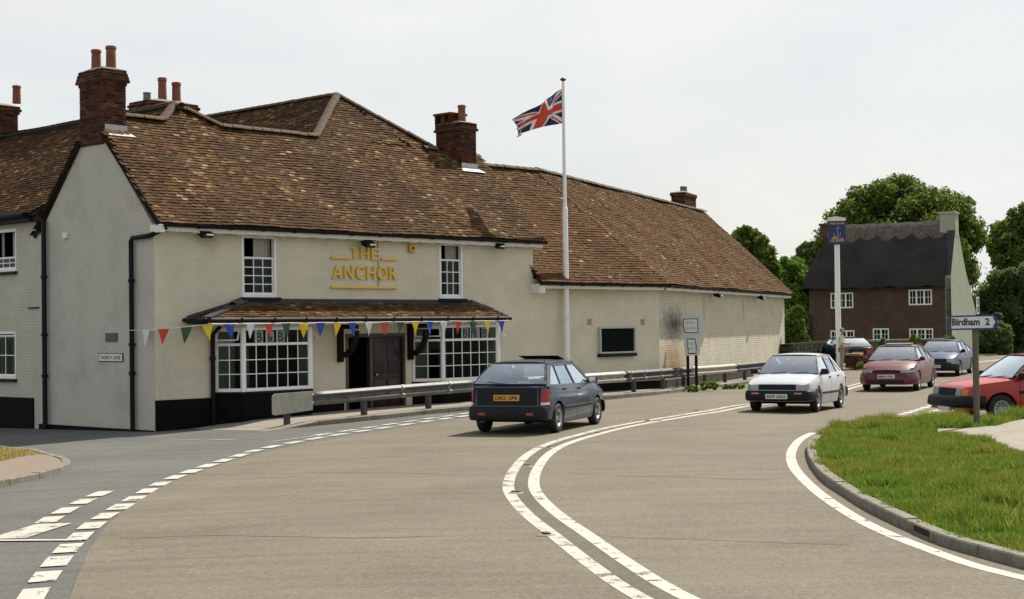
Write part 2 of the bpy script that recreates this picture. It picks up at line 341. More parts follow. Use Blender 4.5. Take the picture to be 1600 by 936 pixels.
def worn_paint(name, col, wear, sc):
    m, nt, b = nodes_of(name); N = nt.nodes; K = nt.links; tc = N.new('ShaderNodeTexCoord'); fs = []
    for s_, d_ in ((sc, 6), (60, 2), (2.5, 3)):
        n = N.new('ShaderNodeTexNoise'); n.inputs['Scale'].default_value = s_; n.inputs['Detail'].default_value = d_; n.inputs['Roughness'].default_value = .65; K.new(tc.outputs['Object'], n.inputs['Vector']); fs.append(n.outputs['Fac'])
    a = N.new('ShaderNodeMath'); a.operation = 'MULTIPLY_ADD'; a.inputs[1].default_value = .55; K.new(fs[1], a.inputs[0]); K.new(fs[0], a.inputs[2])
    a2 = N.new('ShaderNodeMath'); a2.operation = 'MULTIPLY_ADD'; a2.inputs[1].default_value = .5; K.new(fs[2], a2.inputs[0]); K.new(a.outputs[0], a2.inputs[2])
    r = N.new('ShaderNodeMapRange'); r.inputs[1].default_value = wear; r.inputs[2].default_value = wear + .10; K.new(a2.outputs[0], r.inputs[0])
    c = N.new('ShaderNodeMix'); c.data_type = 'RGBA'; K.new(fs[2], c.inputs[0]); c.inputs[6].default_value = (*[x * .82 for x in col], 1); c.inputs[7].default_value = (*[x * 1.15 for x in col], 1); K.new(c.outputs[2], b.inputs['Base Color']); b.inputs['Roughness'].default_value = .75
    t = N.new('ShaderNodeBsdfTransparent'); x = N.new('ShaderNodeMixShader'); K.new(r.outputs[0], x.inputs[0]); K.new(b.outputs[0], x.inputs[1]); K.new(t.outputs[0], x.inputs[2]); K.new(x.outputs[0], N['Material Output'].inputs['Surface']); return m
M_PAINT = worn_paint('white road paint', (.45, .43, .375), 1.13, 5.0); M_PAINT2 = worn_paint('worn white road paint', (.42, .40, .35), 1.08, 3.5)
M_KERB = mat('kerb concrete', (.18, .163, .13), .9, .28, 14, .4, 70, col2=(.10, .09, .07), var2=.7, scale2=4)
M_PAVE = mat('pavement', (.24, .215, .175), .9, .18, 6, .3, 60, col2=(.17, .15, .12), var2=.5, scale2=1.5)
M_PINK = mat('brown paving', (.19, .145, .11), .9, .2, 12, .3, 60)
M_SOIL = mat('turf soil', (.06, .07, .022), .95, .3, 9, .4, 30, col2=(.17, .14, .07), var2=.7, scale2=1.6)
M_EARTH = mat('far ground', (.09, .12, .04), .95, .3, .2)
M_WHITE = mat('white gloss paint', (.78, .78, .75), .35, .06, 20)
M_WHITEW = mat('weathered white paint', (.70, .69, .64), .55, .12, 10)
M_BLACK = mat('black gloss paint', (.006, .006, .007), .6, .3, 6, spec=.2)
M_PLINTH = mat('black plinth paint', (.004, .004, .005), .8, .4, 4, .25, 40, spec=.12)
M_LEAD = mat('lead', (.022, .023, .03), .7, .3, 5)
M_FLASH = mat('pale lead flashing', (.42, .43, .44), .6, .15, 10)
M_GALV = mat('galvanised steel', (.12, .12, .113), .6, .25, 9, metal=.1)
M_GALVD = mat('dirty steel', (.055, .057, .058), .6, .3, 9, metal=.2)
M_GOLD = mat('gilt lettering', (.72, .47, .06), .4, .08, 20)
M_DKWOOD = mat('dark timber', (.02, .014, .009), .95, .3, 5, spec=.05)
M_DOOR = mat('dark red door', (.020, .004, .004), .4, .2, 5)
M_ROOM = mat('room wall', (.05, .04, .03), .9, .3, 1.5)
M_CURT = mat('net curtain', (.42, .40, .36), .9, .15, 30)
M_TERRA = mat('terracotta pot', (.20, .07, .035), .85, .25, 9, .2, 30, col2=(.07, .04, .03), var2=.6, scale2=5)
M_RIDGE = mat('ridge tile', (.070, .041, .025), .9, .45, 5, .3, 40, col2=(.115, .09, .05), var2=.5, scale2=6)
M_MORTAR = mat('lime mortar', (.18, .155, .11), .9, .3, 12)
M_DECK = mat('roof underlay', (.03, .024, .018), .95, .2, 5)
M_TILES = island_mat('plain clay tiles', [(0, (0.052, 0.027, 0.013)), (.3, (0.074, 0.039, 0.019)), (.6, (0.100, 0.053, 0.024)), (.88, (0.140, 0.078, 0.034)), (.965, (0.205, 0.120, 0.055)), (1, (0.335, 0.255, 0.154))], .88, ((0.052, 0.032, 0.018), .72), scale=.55)
M_TILES_W = island_mat('weathered plain tiles', [(0, (0.061, 0.032, 0.015)), (.35, (0.082, 0.044, 0.020)), (.7, (0.104, 0.057, 0.025)), (.98, (0.135, 0.076, 0.034)), (1, (0.316, 0.265, 0.176))], .88, ((0.116, 0.057, 0.021), .6), scale=.35)
M_BRICKS = island_mat('red bricks', [(0, (.026, .012, .010)), (.4, (.060, .022, .015)), (.8, (.105, .034, .019)), (1, (.15, .055, .03))], .9, ((.035, .026, .020), .5), scale=3)
M_CREAM = None
M_GLASS = glass_mat('window glass', (.55, .60, .60), .32, .008)
M_CGLASS = glass_mat('car glass', (.72, .80, .84), 1.3, .29)
M_LEAF_A = island_mat('oak leaves', [(0, (.035, .075, .010)), (.5, (.095, .155, .022)), (1, (.20, .25, .045))], .6, ((.15, .19, .03), .5), .48, .5)
M_LEAF_B = island_mat('bright leaves', [(0, (.075, .16, .018)), (.5, (.15, .27, .03)), (1, (.25, .36, .05))], .6, ((.10, .19, .025), .5), .35, .5)
M_LEAF_C = island_mat('grey green leaves', [(0, (.050, .095, .026)), (.5, (.115, .175, .055)), (1, (.18, .24, .085))], .6, ((.10, .15, .04), .5), .46, .5)
M_BARK = mat('bark', (.06, .045, .03), .9, .3, 4, .5, 12)
M_GRASS = island_mat('grass blades', [(0, (.075, .15, .012)), (.45, (.125, .225, .018)), (.8, (.19, .285, .03)), (.93, (.30, .30, .06)), (1, (.42, .36, .13))], .6, ((.30, .26, .05), .55), .35, .42)
M_DRY = island_mat('dry grass', [(0, (.30, .23, .05)), (.6, (.42, .32, .07)), (1, (.5, .42, .14))], .7, None, .2)

# ------------------------------------------------------------------ ground, roads
def lines(a, b, dense0, dense1, st):
    r = list(np.arange(dense0, dense1 + .01, st)); x = dense0; k = st
    while x > a: k *= 1.6; x -= k; r.insert(0, max(x, a))
    x = dense1; k = st
    while x < b: k *= 1.6; x += k; r.append(min(x, b))
    return r
gx = lines(-900, 900, -36, 50, 1.0); gy = lines(-60, 1500, 0, 72, 1.0)
mb = MB(); mb.grid(lambda i, j: (gx[i], gy[j], gz(gx[i], gy[j]) - .03), len(gx) - 1, len(gy) - 1)
mb.build('ground', M_EARTH, kind='structure', smooth=60)
V = lambda x, y: Vector((x, y, 0))
poly_sheet([V(-34, 1), V(48, 1), V(48, 70), V(-34, 70)], 0, 1.0).build('tarmac_road', M_TARMAC, kind='structure', smooth=60)
G2 = lambda lst: [ground(*p).xy.to_3d() for p in lst]
left_px = [(109, 935), (136, 867), (175, 815), (227, 776), (280, 749), (332, 732), (420, 706), (525, 686), (634, 668), (735, 653), (830, 640)]
far_edge_px = [(932, 628), (1039, 616), (1110, 607.5), (1200, 596), (1310, 581), (1420, 570), (1535, 558), (1600, 550.5)]
road_left = smooth_path([V(-3.0, 3)] + G2([(40, 1150), (85, 1000)] + left_px) + G2(far_edge_px) + [V(46, 123), V(80, 180)], .6)
kerb_px = [(1279, 684), (1263, 700), (1261, 711), (1266, 728), (1284, 752), (1315, 774), (1355, 799), (1416, 829), (1470, 853), (1537, 873), (1600, 890)]
kerb_r = smooth_path(G2(kerb_px + [(1690, 914), (1800, 940)]) + [V(8.3, 8.3), V(9.8, 4)], .3)
far_right = smooth_path([V(86, 174), V(51.5, 117), V(39, 96.5), V(30, 80), V(24.6, 68), V(21, 58), V(18.6, 48), V(17.3, 42), kerb_r[0] + V(1.5, 3.0), kerb_r[0]], .6)
road_poly = road_left + far_right[:-1] + kerb_r + [V(9.5, 3)]
main_road = poly_sheet(road_poly, .008, 1.0).build('main_road', M_ROAD, kind='structure', smooth=60)

def mark(path, w, dz=.0115, parent=main_road, name='line_marking', m=None):
    return ribbon(offset(path, w / 2), offset(path, -w / 2), dz, 1).build(name, m or M_PAINT, parent)
def dashes(path, w, on, off, name='dash_marking', m=None, start=0, parent=main_road, dz=.0115):
    s = start; total = .05 * (len(path) - 1)
    while s + on < total:
        i0, i1 = int(s / .05), int((s + on) / .05); seg = path[i0:i1 + 1:3]
        if seg[-1] is not path[i1]: seg = seg + [path[i1]]
        j = random.uniform(-.03, .03)
        mark([p + V(0, 0) for p in seg], w * random.uniform(.9, 1.06), dz, parent, name, m); s += on + off + j
dbl_px = [(1064, 931), (985, 883.5), (921, 839), (871, 804), (842, 776), (834, 757), (839, 735), (855, 713), (880, 697), (921, 683), (985, 667), (1064, 653), (1127, 643), (1180, 633.5)]
dbl = smooth_path([V(2.0, 6), V(1.9, 9)] + G2(dbl_px) + [V(8.4, 43.0), V(11.9, 52.6), V(18, 67), V(30.5, 89), V(44, 112)], .25)
mark(dbl, .15); mark(offset(dbl, .33), .15, m=M_PAINT2)
ribbon(offset(dbl, .250), offset(dbl, .080), .0105, 1).build('worn_strip', M_WORN, main_road)
edge_px = [(1271, 677), (1256, 684), (1244, 694), (1236, 710), (1239, 728), (1254, 748), (1284, 775), (1335, 809), (1389, 836), (1453, 861), (1521, 885), (1600, 905)]
mark(smooth_path(G2(edge_px + [(1690, 926), (1800, 950)]), .25), .15)
give_px = [(52, 930), (78, 893), (110, 854), (150, 817), (182, 797), (250, 757), (300, 737), (360, 717), (410, 702), (480, 688), (540, 678), (600, 669), (660, 660), (720, 651.5), (745, 648)]
row1 = smooth_path(G2([(28, 972)] + give_px), .05)
dashes(row1, .24, .62, .31)
row2 = smooth_path(G2([(48, 834), (72, 817), (98, 801), (125, 787), (155, 773), (194, 758)]), .05); dashes(row2, .24, .62, .31)
row3 = smooth_path(G2([(492, 681), (560, 671), (640, 659), (700, 650.5), (742, 644.5)]), .05); dashes(row3, .2, .62, .31, m=M_PAINT2)
mark(smooth_path(G2([(-60, 846), (0, 846), (70, 845.5), (130, 845)]), .3), .10, .0135)
mark(smooth_path(G2([(10, 843), (50, 830), (86, 819)]), .3), .42, .0105, m=M_PAINT2)
mark(smooth_path(G2([(425, 690.5), (470, 685), (510, 680)]), .3), .06, .012, m=M_PAINT2)
mark(smooth_path(G2([(250, 689), (320, 687.5), (365, 688)]), .3), .05, .012, m=M_PAINT2)
row4 = smooth_path(G2([(1378, 658), (1410, 648), (1440, 639), (1466, 631), (1500, 622)]), .05); dashes(row4, .2, .62, .25)
row5 = smooth_path(G2([(1415, 655), (1440, 648), (1470, 640), (1510, 629)]), .05); dashes(row5, .2, .62, .25)
M_TAR = road_mat('tar seam', (.085, .076, .060), (.09, .08, .064), streak=(1, 1))
for sp_, w_ in (([(822, 703.5), (860, 699), (895, 696), (922, 694)], .07), ([(300, 742), (420, 741), (560, 739.5), (690, 741)], .025), ([(900, 742), (1010, 745), (1120, 749), (1215, 751)], .025), ([(925, 838), (1080, 845), (1240, 851), (1330, 853)], .022), ([(190, 842), (330, 838), (520, 842), (700, 838)], .02)):
    mark(smooth_path([p + V(random.uniform(-.03, .03), random.uniform(-.05, .05)) for p in smooth_path(G2(sp_), .5)], .25), w_, .0095, name='tar_seam', m=M_TAR)
# cat's eyes between the double lines
M_STUD = mat('road stud casting', (.20, .17, .13), .7, .3, 30); M_STUDR = mat('stud rubber', (.03, .02, .015), .6)
studs = smooth_path(G2([(853, 838), (806, 772), (823, 730), (858, 701), (932, 678), (1012, 659), (1090, 643), (1160, 632)]), .05)
stud_me = MB(); stud_me.lathe([(0, .016), (.05, .016), (.085, .008), (.10, 0)], n=14)
stud_me.bbox((-.055, -.035, .008), (.055, .035, .03), .008, 1); sm_ = stud_me.mesh('road_stud', [M_STUD, M_STUDR], 40)
for p in G2([(853, 838), (806, 772), (823, 730), (858, 701), (932, 678), (1012, 659), (1090, 643)]):
    link('road_stud', sm_, main_road, drape(p, .012), (0, 0, random.uniform(0, 3)))

def kerb_run(path, parent, side, w=.13, h=.115, length=.9, step=.3, sink=.05, hfun=None, m=None):
    """a row of kerb stones: path = foot of the face, side = +1 when the stone lies left of the path"""
    k = max(1, round(length / step)); i = 0; P2 = offset(path, side * w); P1 = offset(path, side * .012)
    while i < len(path) - 1:
        j = min(i + k, len(path) - 1); mb = MB(); jz = random.uniform(-.008, .008); g0 = .014
        for q in range(i, j):
            a0, a1, b0, b1 = path[q], path[q + 1], P2[q], P2[q + 1]; c0, c1 = P1[q], P1[q + 1]
            if q == i: d = (a1 - a0).normalized() * g0; a0 = a0 + d; b0 = b0 + d; c0 = c0 + d
            h0 = (hfun(q) if hfun else h) + jz; h1 = (hfun(q + 1) if hfun else h) + jz
            vs = [drape(a0, -sink), drape(a1, -sink), drape(b1, -sink), drape(b0, -sink), drape(a0, h0 - .015), drape(a1, h1 - .015), drape(c1, h1), drape(c0, h0), drape(b1, h1), drape(b0, h0)]
            fs = [(0, 1, 5, 4), (4, 5, 6, 7), (7, 6, 8, 9), (9, 8, 2, 3)]
            if q == i: fs.append((0, 4, 7, 9, 3))
            if q == j - 1: fs.append((1, 2, 8, 6, 5))
            mb.add(vs, fs)
        mb.build('kerb_stone', m or M_KERB, parent); i = j
# verge on the right with its kerb
verge = smooth_path(G2([(1283, 681), (1300, 677.5), (1352, 671), (1402, 668), (1463, 666), (1540, 665), (1600, 664)]) + [V(17, 33.0)], .4)
verge_poly = [p for p in offset(kerb_r, .06)][::-1] + verge + [V(24, 32.6), V(24, 4), V(10, 3.5)]
vdz = lambda x, y: .075 + .045 * sstep(24, 31, y) * sstep(.2, 1.6, min((Vector((x, y, 0)) - p).length for p in kerb_r[:12])) * (1 - .5 * sstep(31, 34, y))
rv = poly_sheet(verge_poly, vdz, .8).build('grass_verge', M_SOIL, kind='structure', smooth=60)
kb = link('verge_kerb', None, kind='structure'); kerb_run(kerb_r, kb, 1)
kerb_run(smooth_path([kerb_r[0] + V(.02, .05)] + [p for p in verge[2:]], .3)[::-1], kb, 1, h=.07, w=.1)
path_px = [(1464, 680), (1505, 679.5), (1551, 676), (1600, 665)]; path_px2 = [(1600, 722), (1571, 709), (1537, 694), (1500, 689), (1466, 687)]
fp = G2(path_px) + [V(23.8, 31.6), V(23.8, 20)] + G2(path_px2)
poly_sheet(fp, lambda x, y: vdz(x, y) + .02, .8).build('footpath', M_PAVE, kind='structure')
def blades(poly, n, hfun, holes=(), wid=.010, box=None, dz=.07, gap=None):
    x0, x1, y0, y1 = box; pts = []; rng = np.random.default_rng(3)
    while len(pts) < n:
        xs = rng.uniform(x0, x1, 4000); ys = rng.uniform(y0, y1, 4000)
        ok = inpoly_np(xs, ys, poly) & (xs < ys * .36 + 1.4)
        for h in holes: ok &= ~inpoly_np(xs, ys, h)
        for x, y in zip(xs[ok], ys[ok]):
            if gap and rng.random() < gap(x, y): continue
            pts.append((x, y))
            if len(pts) >= n: break
    P = np.array(pts); n = len(P); hh = np.array([hfun(x, y) for x, y in pts]) * rng.uniform(.45, 1.25, n)
    a = rng.uniform(0, 2 * PI, n); ln = rng.uniform(.1, .9, n) * hh; la = rng.uniform(0, 2 * PI, n)
    z = np.array([gz(x, y) + (dz(x, y) if callable(dz) else dz) for x, y in pts]); w = wid * rng.uniform(.6, 1.5, n)
    A = np.stack([P[:, 0] + np.cos(a) * w, P[:, 1] + np.sin(a) * w, z], 1); B = np.stack([P[:, 0] - np.cos(a) * w, P[:, 1] - np.sin(a) * w, z], 1)
    T = np.stack([P[:, 0] + np.cos(la) * ln, P[:, 1] + np.sin(la) * ln, z + hh], 1)
    v = np.stack([A, B, T], 1).reshape(-1, 3); f = np.arange(3 * n).reshape(-1, 3)
    me = bpy.data.meshes.new('blades'); me.from_pydata(v.tolist(), [], f.tolist()); return me
def wob(x, y, k=1.0): return math.sin(x * 1.7 * k + 1.3 * math.sin(y * 1.1 * k)) * math.sin(y * 1.45 * k + 1.9 * math.sin(x * .8 * k))
TUFTS = [(p.x, p.y) for p in G2([(1350, 748), (1405, 738), (1440, 735), (1432, 792), (1380, 770), (1560, 835), (1590, 842), (1575, 800), (1500, 775), (1330, 715), (1540, 720), (1480, 705), (1510, 830), (1300, 690), (1420, 700), (1595, 765)])]
def hgr(x, y):
    d = min((Vector((x, y, 0)) - p).length for p in kerb_r[::4]); 
    tf = sum(.12 * math.exp(-((x - a) ** 2 + (y - b) ** 2 * .3) / .05) for a, b in TUFTS)
    return tf + (.03 + .035 * min(1, d / 1.2) + .065 * max(0, wob(x, y, 1.6)) ** 1.3 + .06 * max(0, wob(x + 4, y, 3.1))) * (1 if y < 28 else 1.6)
hole = [(p.x + .05 * math.sin(i), p.y) for i, p in enumerate(fp)]
def bare(x, y):
    d = min((Vector((x, y, 0)) - p).length for p in kerb_r[::4]); return max(.82 * (wob(x * 1.9, y * 1.2, 1.7) < -.38), .97 - d * 1.5) if wob(x * 1.3, y * 1.3, 1.2) < .35 else .1
gme = blades([(p.x, p.y) for p in verge_poly], 215000, hgr, [hole], .0095, (3.5, 15.5, 9.5, 37.5), gap=bare, dz=lambda x, y: vdz(x, y) - .01); gme.materials.append(M_GRASS)
link('verge_grass', gme, None, kind='stuff', label='rough green grass with yellow patches on the kerbed verge', cat='grass')
ip = min(range(len(kerb_r)), key=lambda i: (kerb_r[i] - ground(1432, 834).xy.to_3d()).length); ka, kc = kerb_r[ip], kerb_r[ip + 2]; kn = (kc - ka).normalized(); ks = Vector((kn.y, -kn.x, 0))
mb = MB(); A_ = Vector(drape(ka, .035)); mb.prism([A_ + ks * .004, A_ + kn * .5 + ks * .004, A_ + kn * .5 + ks * .004 + Vector((0, 0, .062)), A_ + ks * .004 + Vector((0, 0, .062))], ks * -.03); mb.build('kerb_inlet', mat('dark drain', (.006, .006, .005), .9, 0), kb)
# paved corner on the left
isl_px = [(-160, 795), (0, 762), (65, 748), (97, 738.5), (110, 731), (106, 724), (91, 719), (70, 713.5), (54, 709), (0, 705), (-160, 700)]
isl = smooth_path(G2(isl_px), .3)
poly_sheet(isl, .085, .8).build('corner_pavement', M_PINK, kind='structure')
kb2 = link('corner_kerb', None, kind='structure'); kerb_run(isl, kb2, 1, h=.10)
cgr = [(p.x, p.y) for p in G2([(-150, 742), (0, 729), (30, 722), (70, 716.5), (48, 711.5), (0, 708.5), (-150, 704)])]
cme = blades(cgr, 9000, lambda x, y: .05 + .02 * wob(x, y, 3), (), .009, (-16, -4, 20, 32), dz=.08); cme.materials.append(M_DRY)
link('corner_grass', cme, None, kind='stuff', label='dry yellow grass strip on the paved corner at the left edge', cat='grass')

# ------------------------------------------------------------------ the pub
PF = Frame(at_depth(243, 675, 34.3), math.atan2(2400, 2200))
W1X0 = 2.95
M_CREAM = brick_mat('cream painted brick', ((.62, .57, .44), (.60, .552, .425)), (.56, .513, .395), .072, .225, bump=.3, tint=.10, msize=.009,
                    stain=[((W1X0, 0, 2.6), (.8, .5, .42), (.33, .30, .22), .45), ((9.45, 0, 2.8), (.7, .5, .4), (.33, .30, .22), .35), ((.3, 0, 1.2), (.7, .5, 1.4), (.38, .35, .27), .4), ((2.0, 0, 4.55), (1.6, .6, .35), (.36, .29, .17), .35), ((1.55, 0, 4.3), (.35, .4, .55), (.25, .19, .10), .45), ((8.5, 0, 4.6), (5, .6, .3), (.38, .31, .19), .35), ((15.5, 0, 3.3), (3.6, .6, .55), (.38, .30, .17), .45), ((13, 0, .2), (9, .6, .5), (.30, .26, .17), .4)])
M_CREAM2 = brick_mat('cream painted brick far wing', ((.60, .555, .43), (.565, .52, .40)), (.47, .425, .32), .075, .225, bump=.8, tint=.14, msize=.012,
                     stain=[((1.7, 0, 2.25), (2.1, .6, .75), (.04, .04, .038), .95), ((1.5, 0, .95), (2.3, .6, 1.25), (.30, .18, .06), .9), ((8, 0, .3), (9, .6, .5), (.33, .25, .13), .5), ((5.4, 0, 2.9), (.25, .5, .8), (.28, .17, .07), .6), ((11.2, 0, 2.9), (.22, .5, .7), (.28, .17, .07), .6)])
M_RENDER = mat('roughcast render', (.50, .468, .41), .95, .20, 24, 1.0, 26, col2=(.38, .355, .32), var2=.6, scale2=1.1)
pub = thing('public_house', 'long cream painted inn with brown tiled roof and gold letters', 'pub', PF.o, PF.az)
fac, gab = PF.fac, PF.gab
UR = 12.72; U1 = 18.6; EZ = 4.62; ER = 3.5; GB = 4.85           # right end of the tall part, bend, eaves, depth
def wall_holes(mb, x0, x1, z0, z1, holes, depth=.14, y=0, mi=0):
    xs = sorted({x0, x1, *[h[0] for h in holes], *[h[1] for h in holes]}); zs = sorted({z0, z1, *[h[2] for h in holes], *[h[3] for h in holes]})
    for i in range(len(xs) - 1):
        for k in range(len(zs) - 1):
            cx_, cz_ = (xs[i] + xs[i + 1]) / 2, (zs[k] + zs[k + 1]) / 2
            if any(h[0] < cx_ < h[1] and h[2] < cz_ < h[3] for h in holes): continue
            mb.add([(xs[i], y, zs[k]), (xs[i + 1], y, zs[k]), (xs[i + 1], y, zs[k + 1]), (xs[i], y, zs[k + 1])], [(0, 1, 2, 3)], mi)
    for (a, b, c, d) in holes:
        mb.add([(a, y, c), (b, y, c), (b, y, d), (a, y, d), (a, y + depth, c), (b, y + depth, c), (b, y + depth, d), (a, y + depth, d)], [(0, 1, 5, 4), (1, 2, 6, 5), (2, 3, 7, 6), (3, 0, 4, 7)], mi)
    return mb
w1 = (*fac(378, 463),); W1 = (fac(378, 420)[0], fac(433, 420)[0], 3.02, 4.50); W2w = (fac(687, 420)[0], fac(724, 420)[0], 3.02, 4.52)
B1 = (2.2, 4.25, .85, 2.28); B2 = (8.55, 10.75, .85, 2.28); DO = (fac(540, 560)[0], fac(633, 560)[0], .08, 2.12)
mb = MB(); wall_holes(mb, 0, UR, -.4, EZ + .1, [W1, W2w, B1, B2, DO]); wall_holes(mb, UR, U1, -.4, ER + .1, [])
mb.add([(UR, 0, ER), (UR, 4.8, ER), (UR, 4.8, 5), (UR, 2.3, 7.2), (UR, 0, EZ + .1)], [(0, 1, 2, 3, 4)])
mb.build('front_wall', M_CREAM, pub)
# rooms behind the glass
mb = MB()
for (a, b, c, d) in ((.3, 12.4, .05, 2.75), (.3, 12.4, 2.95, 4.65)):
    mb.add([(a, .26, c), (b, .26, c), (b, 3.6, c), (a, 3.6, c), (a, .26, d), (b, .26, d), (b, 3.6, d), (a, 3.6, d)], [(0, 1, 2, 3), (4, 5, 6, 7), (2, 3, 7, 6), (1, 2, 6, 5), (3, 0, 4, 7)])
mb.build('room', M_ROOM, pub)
# gable
RZ = 7.34; RY = 2.35; FEZ0 = 4.9; SL0 = 1.0
mb = MB(); yf_g, yb_g = gab(163, 170)[0], gab(126, 170)[0]; zf_g = FEZ0 + (yf_g - .0) * SL0 - .08; zb_g = 4.6 + (GB - yb_g) / (GB - RY) * (RZ - .08 - 4.6)
mb.prism([(0, .006, -.4), (0, GB, -.4), (0, GB, 4.6), (0, yb_g, min(zb_g, 6.72)), (0, yf_g, 6.72), (0, .006, 4.6)], (.2, 0, 0)); mb.build('gable_wall', M_RENDER, pub)
mb = MB(); mb.box((0.2, GB - .2, -.4), (U1, GB, 4.9)); mb.build('rear_wall', M_RENDER, pub)
for (a_, b_, c_) in ((-.005, 1.75, .70), (11.05, UR + .2, .70), (4.35, 5.55, .66), (UR + .2, U1 - .02, .52)): mb = MB(); mb.bbox((a_, -.035, -.4), (b_, .01, c_), .012); mb.build('plinth', M_PLINTH, pub)
mb = MB(); mb.bbox((-.05, .02, -.4), (-.003, GB, .03), .01); mb.build('gable_footing', M_PLINTH, pub)

def tile_roof(parent, o, ex, er, poly, m, name='roof_tiles', w=.168, gauge=.102, seed=1, sag=.02, deck=True):
    o = Vector(o); ex = Vector(ex).normalized(); er = Vector(er); er = (er - ex * er.dot(ex)).normalized(); nn = ex.cross(er)
    if nn.z < 0: nn = -nn
    rng = random.Random(seed); s0, s1 = min(p[0] for p in poly), max(p[0] for p in poly); r1 = max(p[1] for p in poly); r0 = min(p[1] for p in poly)
    vs, fs = [], []; nrow = int((r1 - r0) / gauge) + 1
    def sg(s, r): return sag * (math.sin(s * .9 + seed) * math.sin(r * 1.3 + seed * 2) + .5 * math.sin(s * 2.3 + r * 1.7 + seed))
    for k in range(nrow):
        r = r0 + k * gauge; off = (k % 2) * w / 2 + rng.uniform(-.012, .012)
        s = s0 - w + off
        while s < s1:
            sc, rc = s + w / 2, r + gauge * .5
            if inpoly(sc, rc, poly):
                a, b = s + .003, s + w - .003; t0 = r - .012 + rng.uniform(-.007, .007); t1 = min(r + gauge * 1.5, r1 + .03)
                hb = .036 + rng.uniform(-.004, .009); ht = .010; tw = rng.uniform(-.005, .005); base = sg(sc, rc); cam_ = .004
                n0 = len(vs)
                for (x, rr, hh) in ((a, t0, hb + tw), ((a + b) / 2, t0, hb + cam_), (b, t0, hb - tw), (b, t1, ht), (a, t1, ht), (a, t0, hb + tw - .016), (b, t0, hb - tw - .016)):
                    vs.append(o + ex * x + er * rr + nn * (base + hh))
                fs += [(n0, n0 + 1, n0 + 2, n0 + 3, n0 + 4), (n0 + 5, n0 + 6, n0 + 2, n0 + 1, n0)]
                fs += [(n0, n0 + 4, n0 + 5), (n0 + 2, n0 + 6, n0 + 3)]
            s += w
    me = bpy.data.meshes.new(name); me.from_pydata([tuple(v) for v in vs], [], fs); me.materials.append(m)
    ob = link(name, me, parent, kind='stuff')
    if deck:
        mb = MB(); mb.prism([o + ex * s + er * r - nn * .03 for s, r in poly], nn * -.05); mb.build('roof_deck', M_DECK, parent)
    return ob
_rt = MB(); n_ = 6                                                   # one ridge tile, half round, .32 long, lying along x
for t_, x_ in ((.125, 0), (.115, .33)):
    pass
pr = [(math.cos(PI * k / n_), math.sin(PI * k / n_)) for k in range(n_ + 1)]
_v = [(x_, c * r_, s * r_ * .8) for x_, r_ in ((0, .125), (.31, .115)) for c, s in pr] + [(x_, c * (r_ - .02), s * (r_ - .02) * .8) for x_, r_ in ((0, .125), (.31, .115)) for c, s in pr]
q = n_ + 1
_f = [(k, k + 1, q + k + 1, q + k) for k in range(n_)] + [(2 * q + k, 3 * q + k, 3 * q + k + 1, 2 * q + k + 1) for k in range(n_)] + [(k, 2 * q + k, 2 * q + k + 1, k + 1) for k in range(n_)] + [(q + k, q + k + 1, 3 * q + k + 1, 3 * q + k) for k in range(n_)] + [(0, q, 3 * q, 2 * q), (n_, 2 * q + n_, 3 * q + n_, q + n_)]
_rt.add(_v, _f); RIDGE_ME = _rt.mesh('ridge_tile', M_RIDGE, 50)
def ridge_run(parent, p, q, lift=.0):
    p, q = Vector(p), Vector(q); d = q - p; L_ = d.length; n = max(1, round(L_ / .31)); d.normalize()
    side = Vector((0, 0, 1)).cross(d).normalized(); up = d.cross(side)
    R = Matrix((d, side, up)).transposed().to_4x4()
    for k in range(n):
        o = link('ridge_tile', RIDGE_ME, parent); j = Vector((0, random.uniform(-.008, .008), random.uniform(-.006, .008)))
        o.matrix_local = Matrix.Translation(p + d * (L_ * k / n) + up * lift + j) @ R @ Matrix.Diagonal((L_ / n / .31 * 1.02, 1, 1, 1))
# main roof: front slope with the two hipped ends of the rear wings in the same plane
FE = -.32; FEZ = 4.66; SL = (RZ - FEZ) / (RY - FE)
XE = Vector((1, 0, 0)); UP = Vector((0, RY - FE, RZ - FEZ)); LR = UP.length; UPn = UP.normalized()
def on_front(px, py):                                               # pixel on the plane of the front slope -> (s, r)
    d = ray(px, py); n = PF.e.cross(PF.b * UPn.y + Vector((0, 0, UPn.z))); o = PF.wor(0, FE, FEZ)
    p = PF.loc(CAM_P + d * ((o - CAM_P).dot(n) / d.dot(n))); return p.x, (p - Vector((0, FE, FEZ))).dot(UPn)
apA = on_front(526, 151); apB = on_front(272, 166)
a0, a1 = apA[0] - (apA[1] - LR) * .98, apA[0] + (apA[1] - LR) * 1.18; b0, b1 = apB[0] - (apB[1] - LR) * 1.0, apB[0] + (apB[1] - LR) * 1.5
poly = [(-.06, 0), (UR + .28, 0), (UR + .28, LR), (a1, LR), apA, (a0, LR), (b1, LR), apB, (b0, LR), (.58, LR), (.58, (yf_g - FE) / UPn.y), (-.06, (yf_g - FE) / UPn.y)]
tile_roof(pub, (0, FE, FEZ), XE, UP, poly, M_TILES, seed=2)
P3 = lambda s, r: Vector((s, FE + UPn.y * r, FEZ + UPn.z * r + .03))
for s0_, s1_ in ((0.75, b0), (b1, a0), (a1, 10.7)): ridge_run(pub, P3(s0_, LR), P3(s1_, LR), .0)
ridge_run(pub, P3(*apA) , P3(a0, LR)); ridge_run(pub, P3(*apA), P3(a1, LR)); ridge_run(pub, P3(*apB), P3(b0, LR)); ridge_run(pub, P3(*apB), P3(b1, LR))
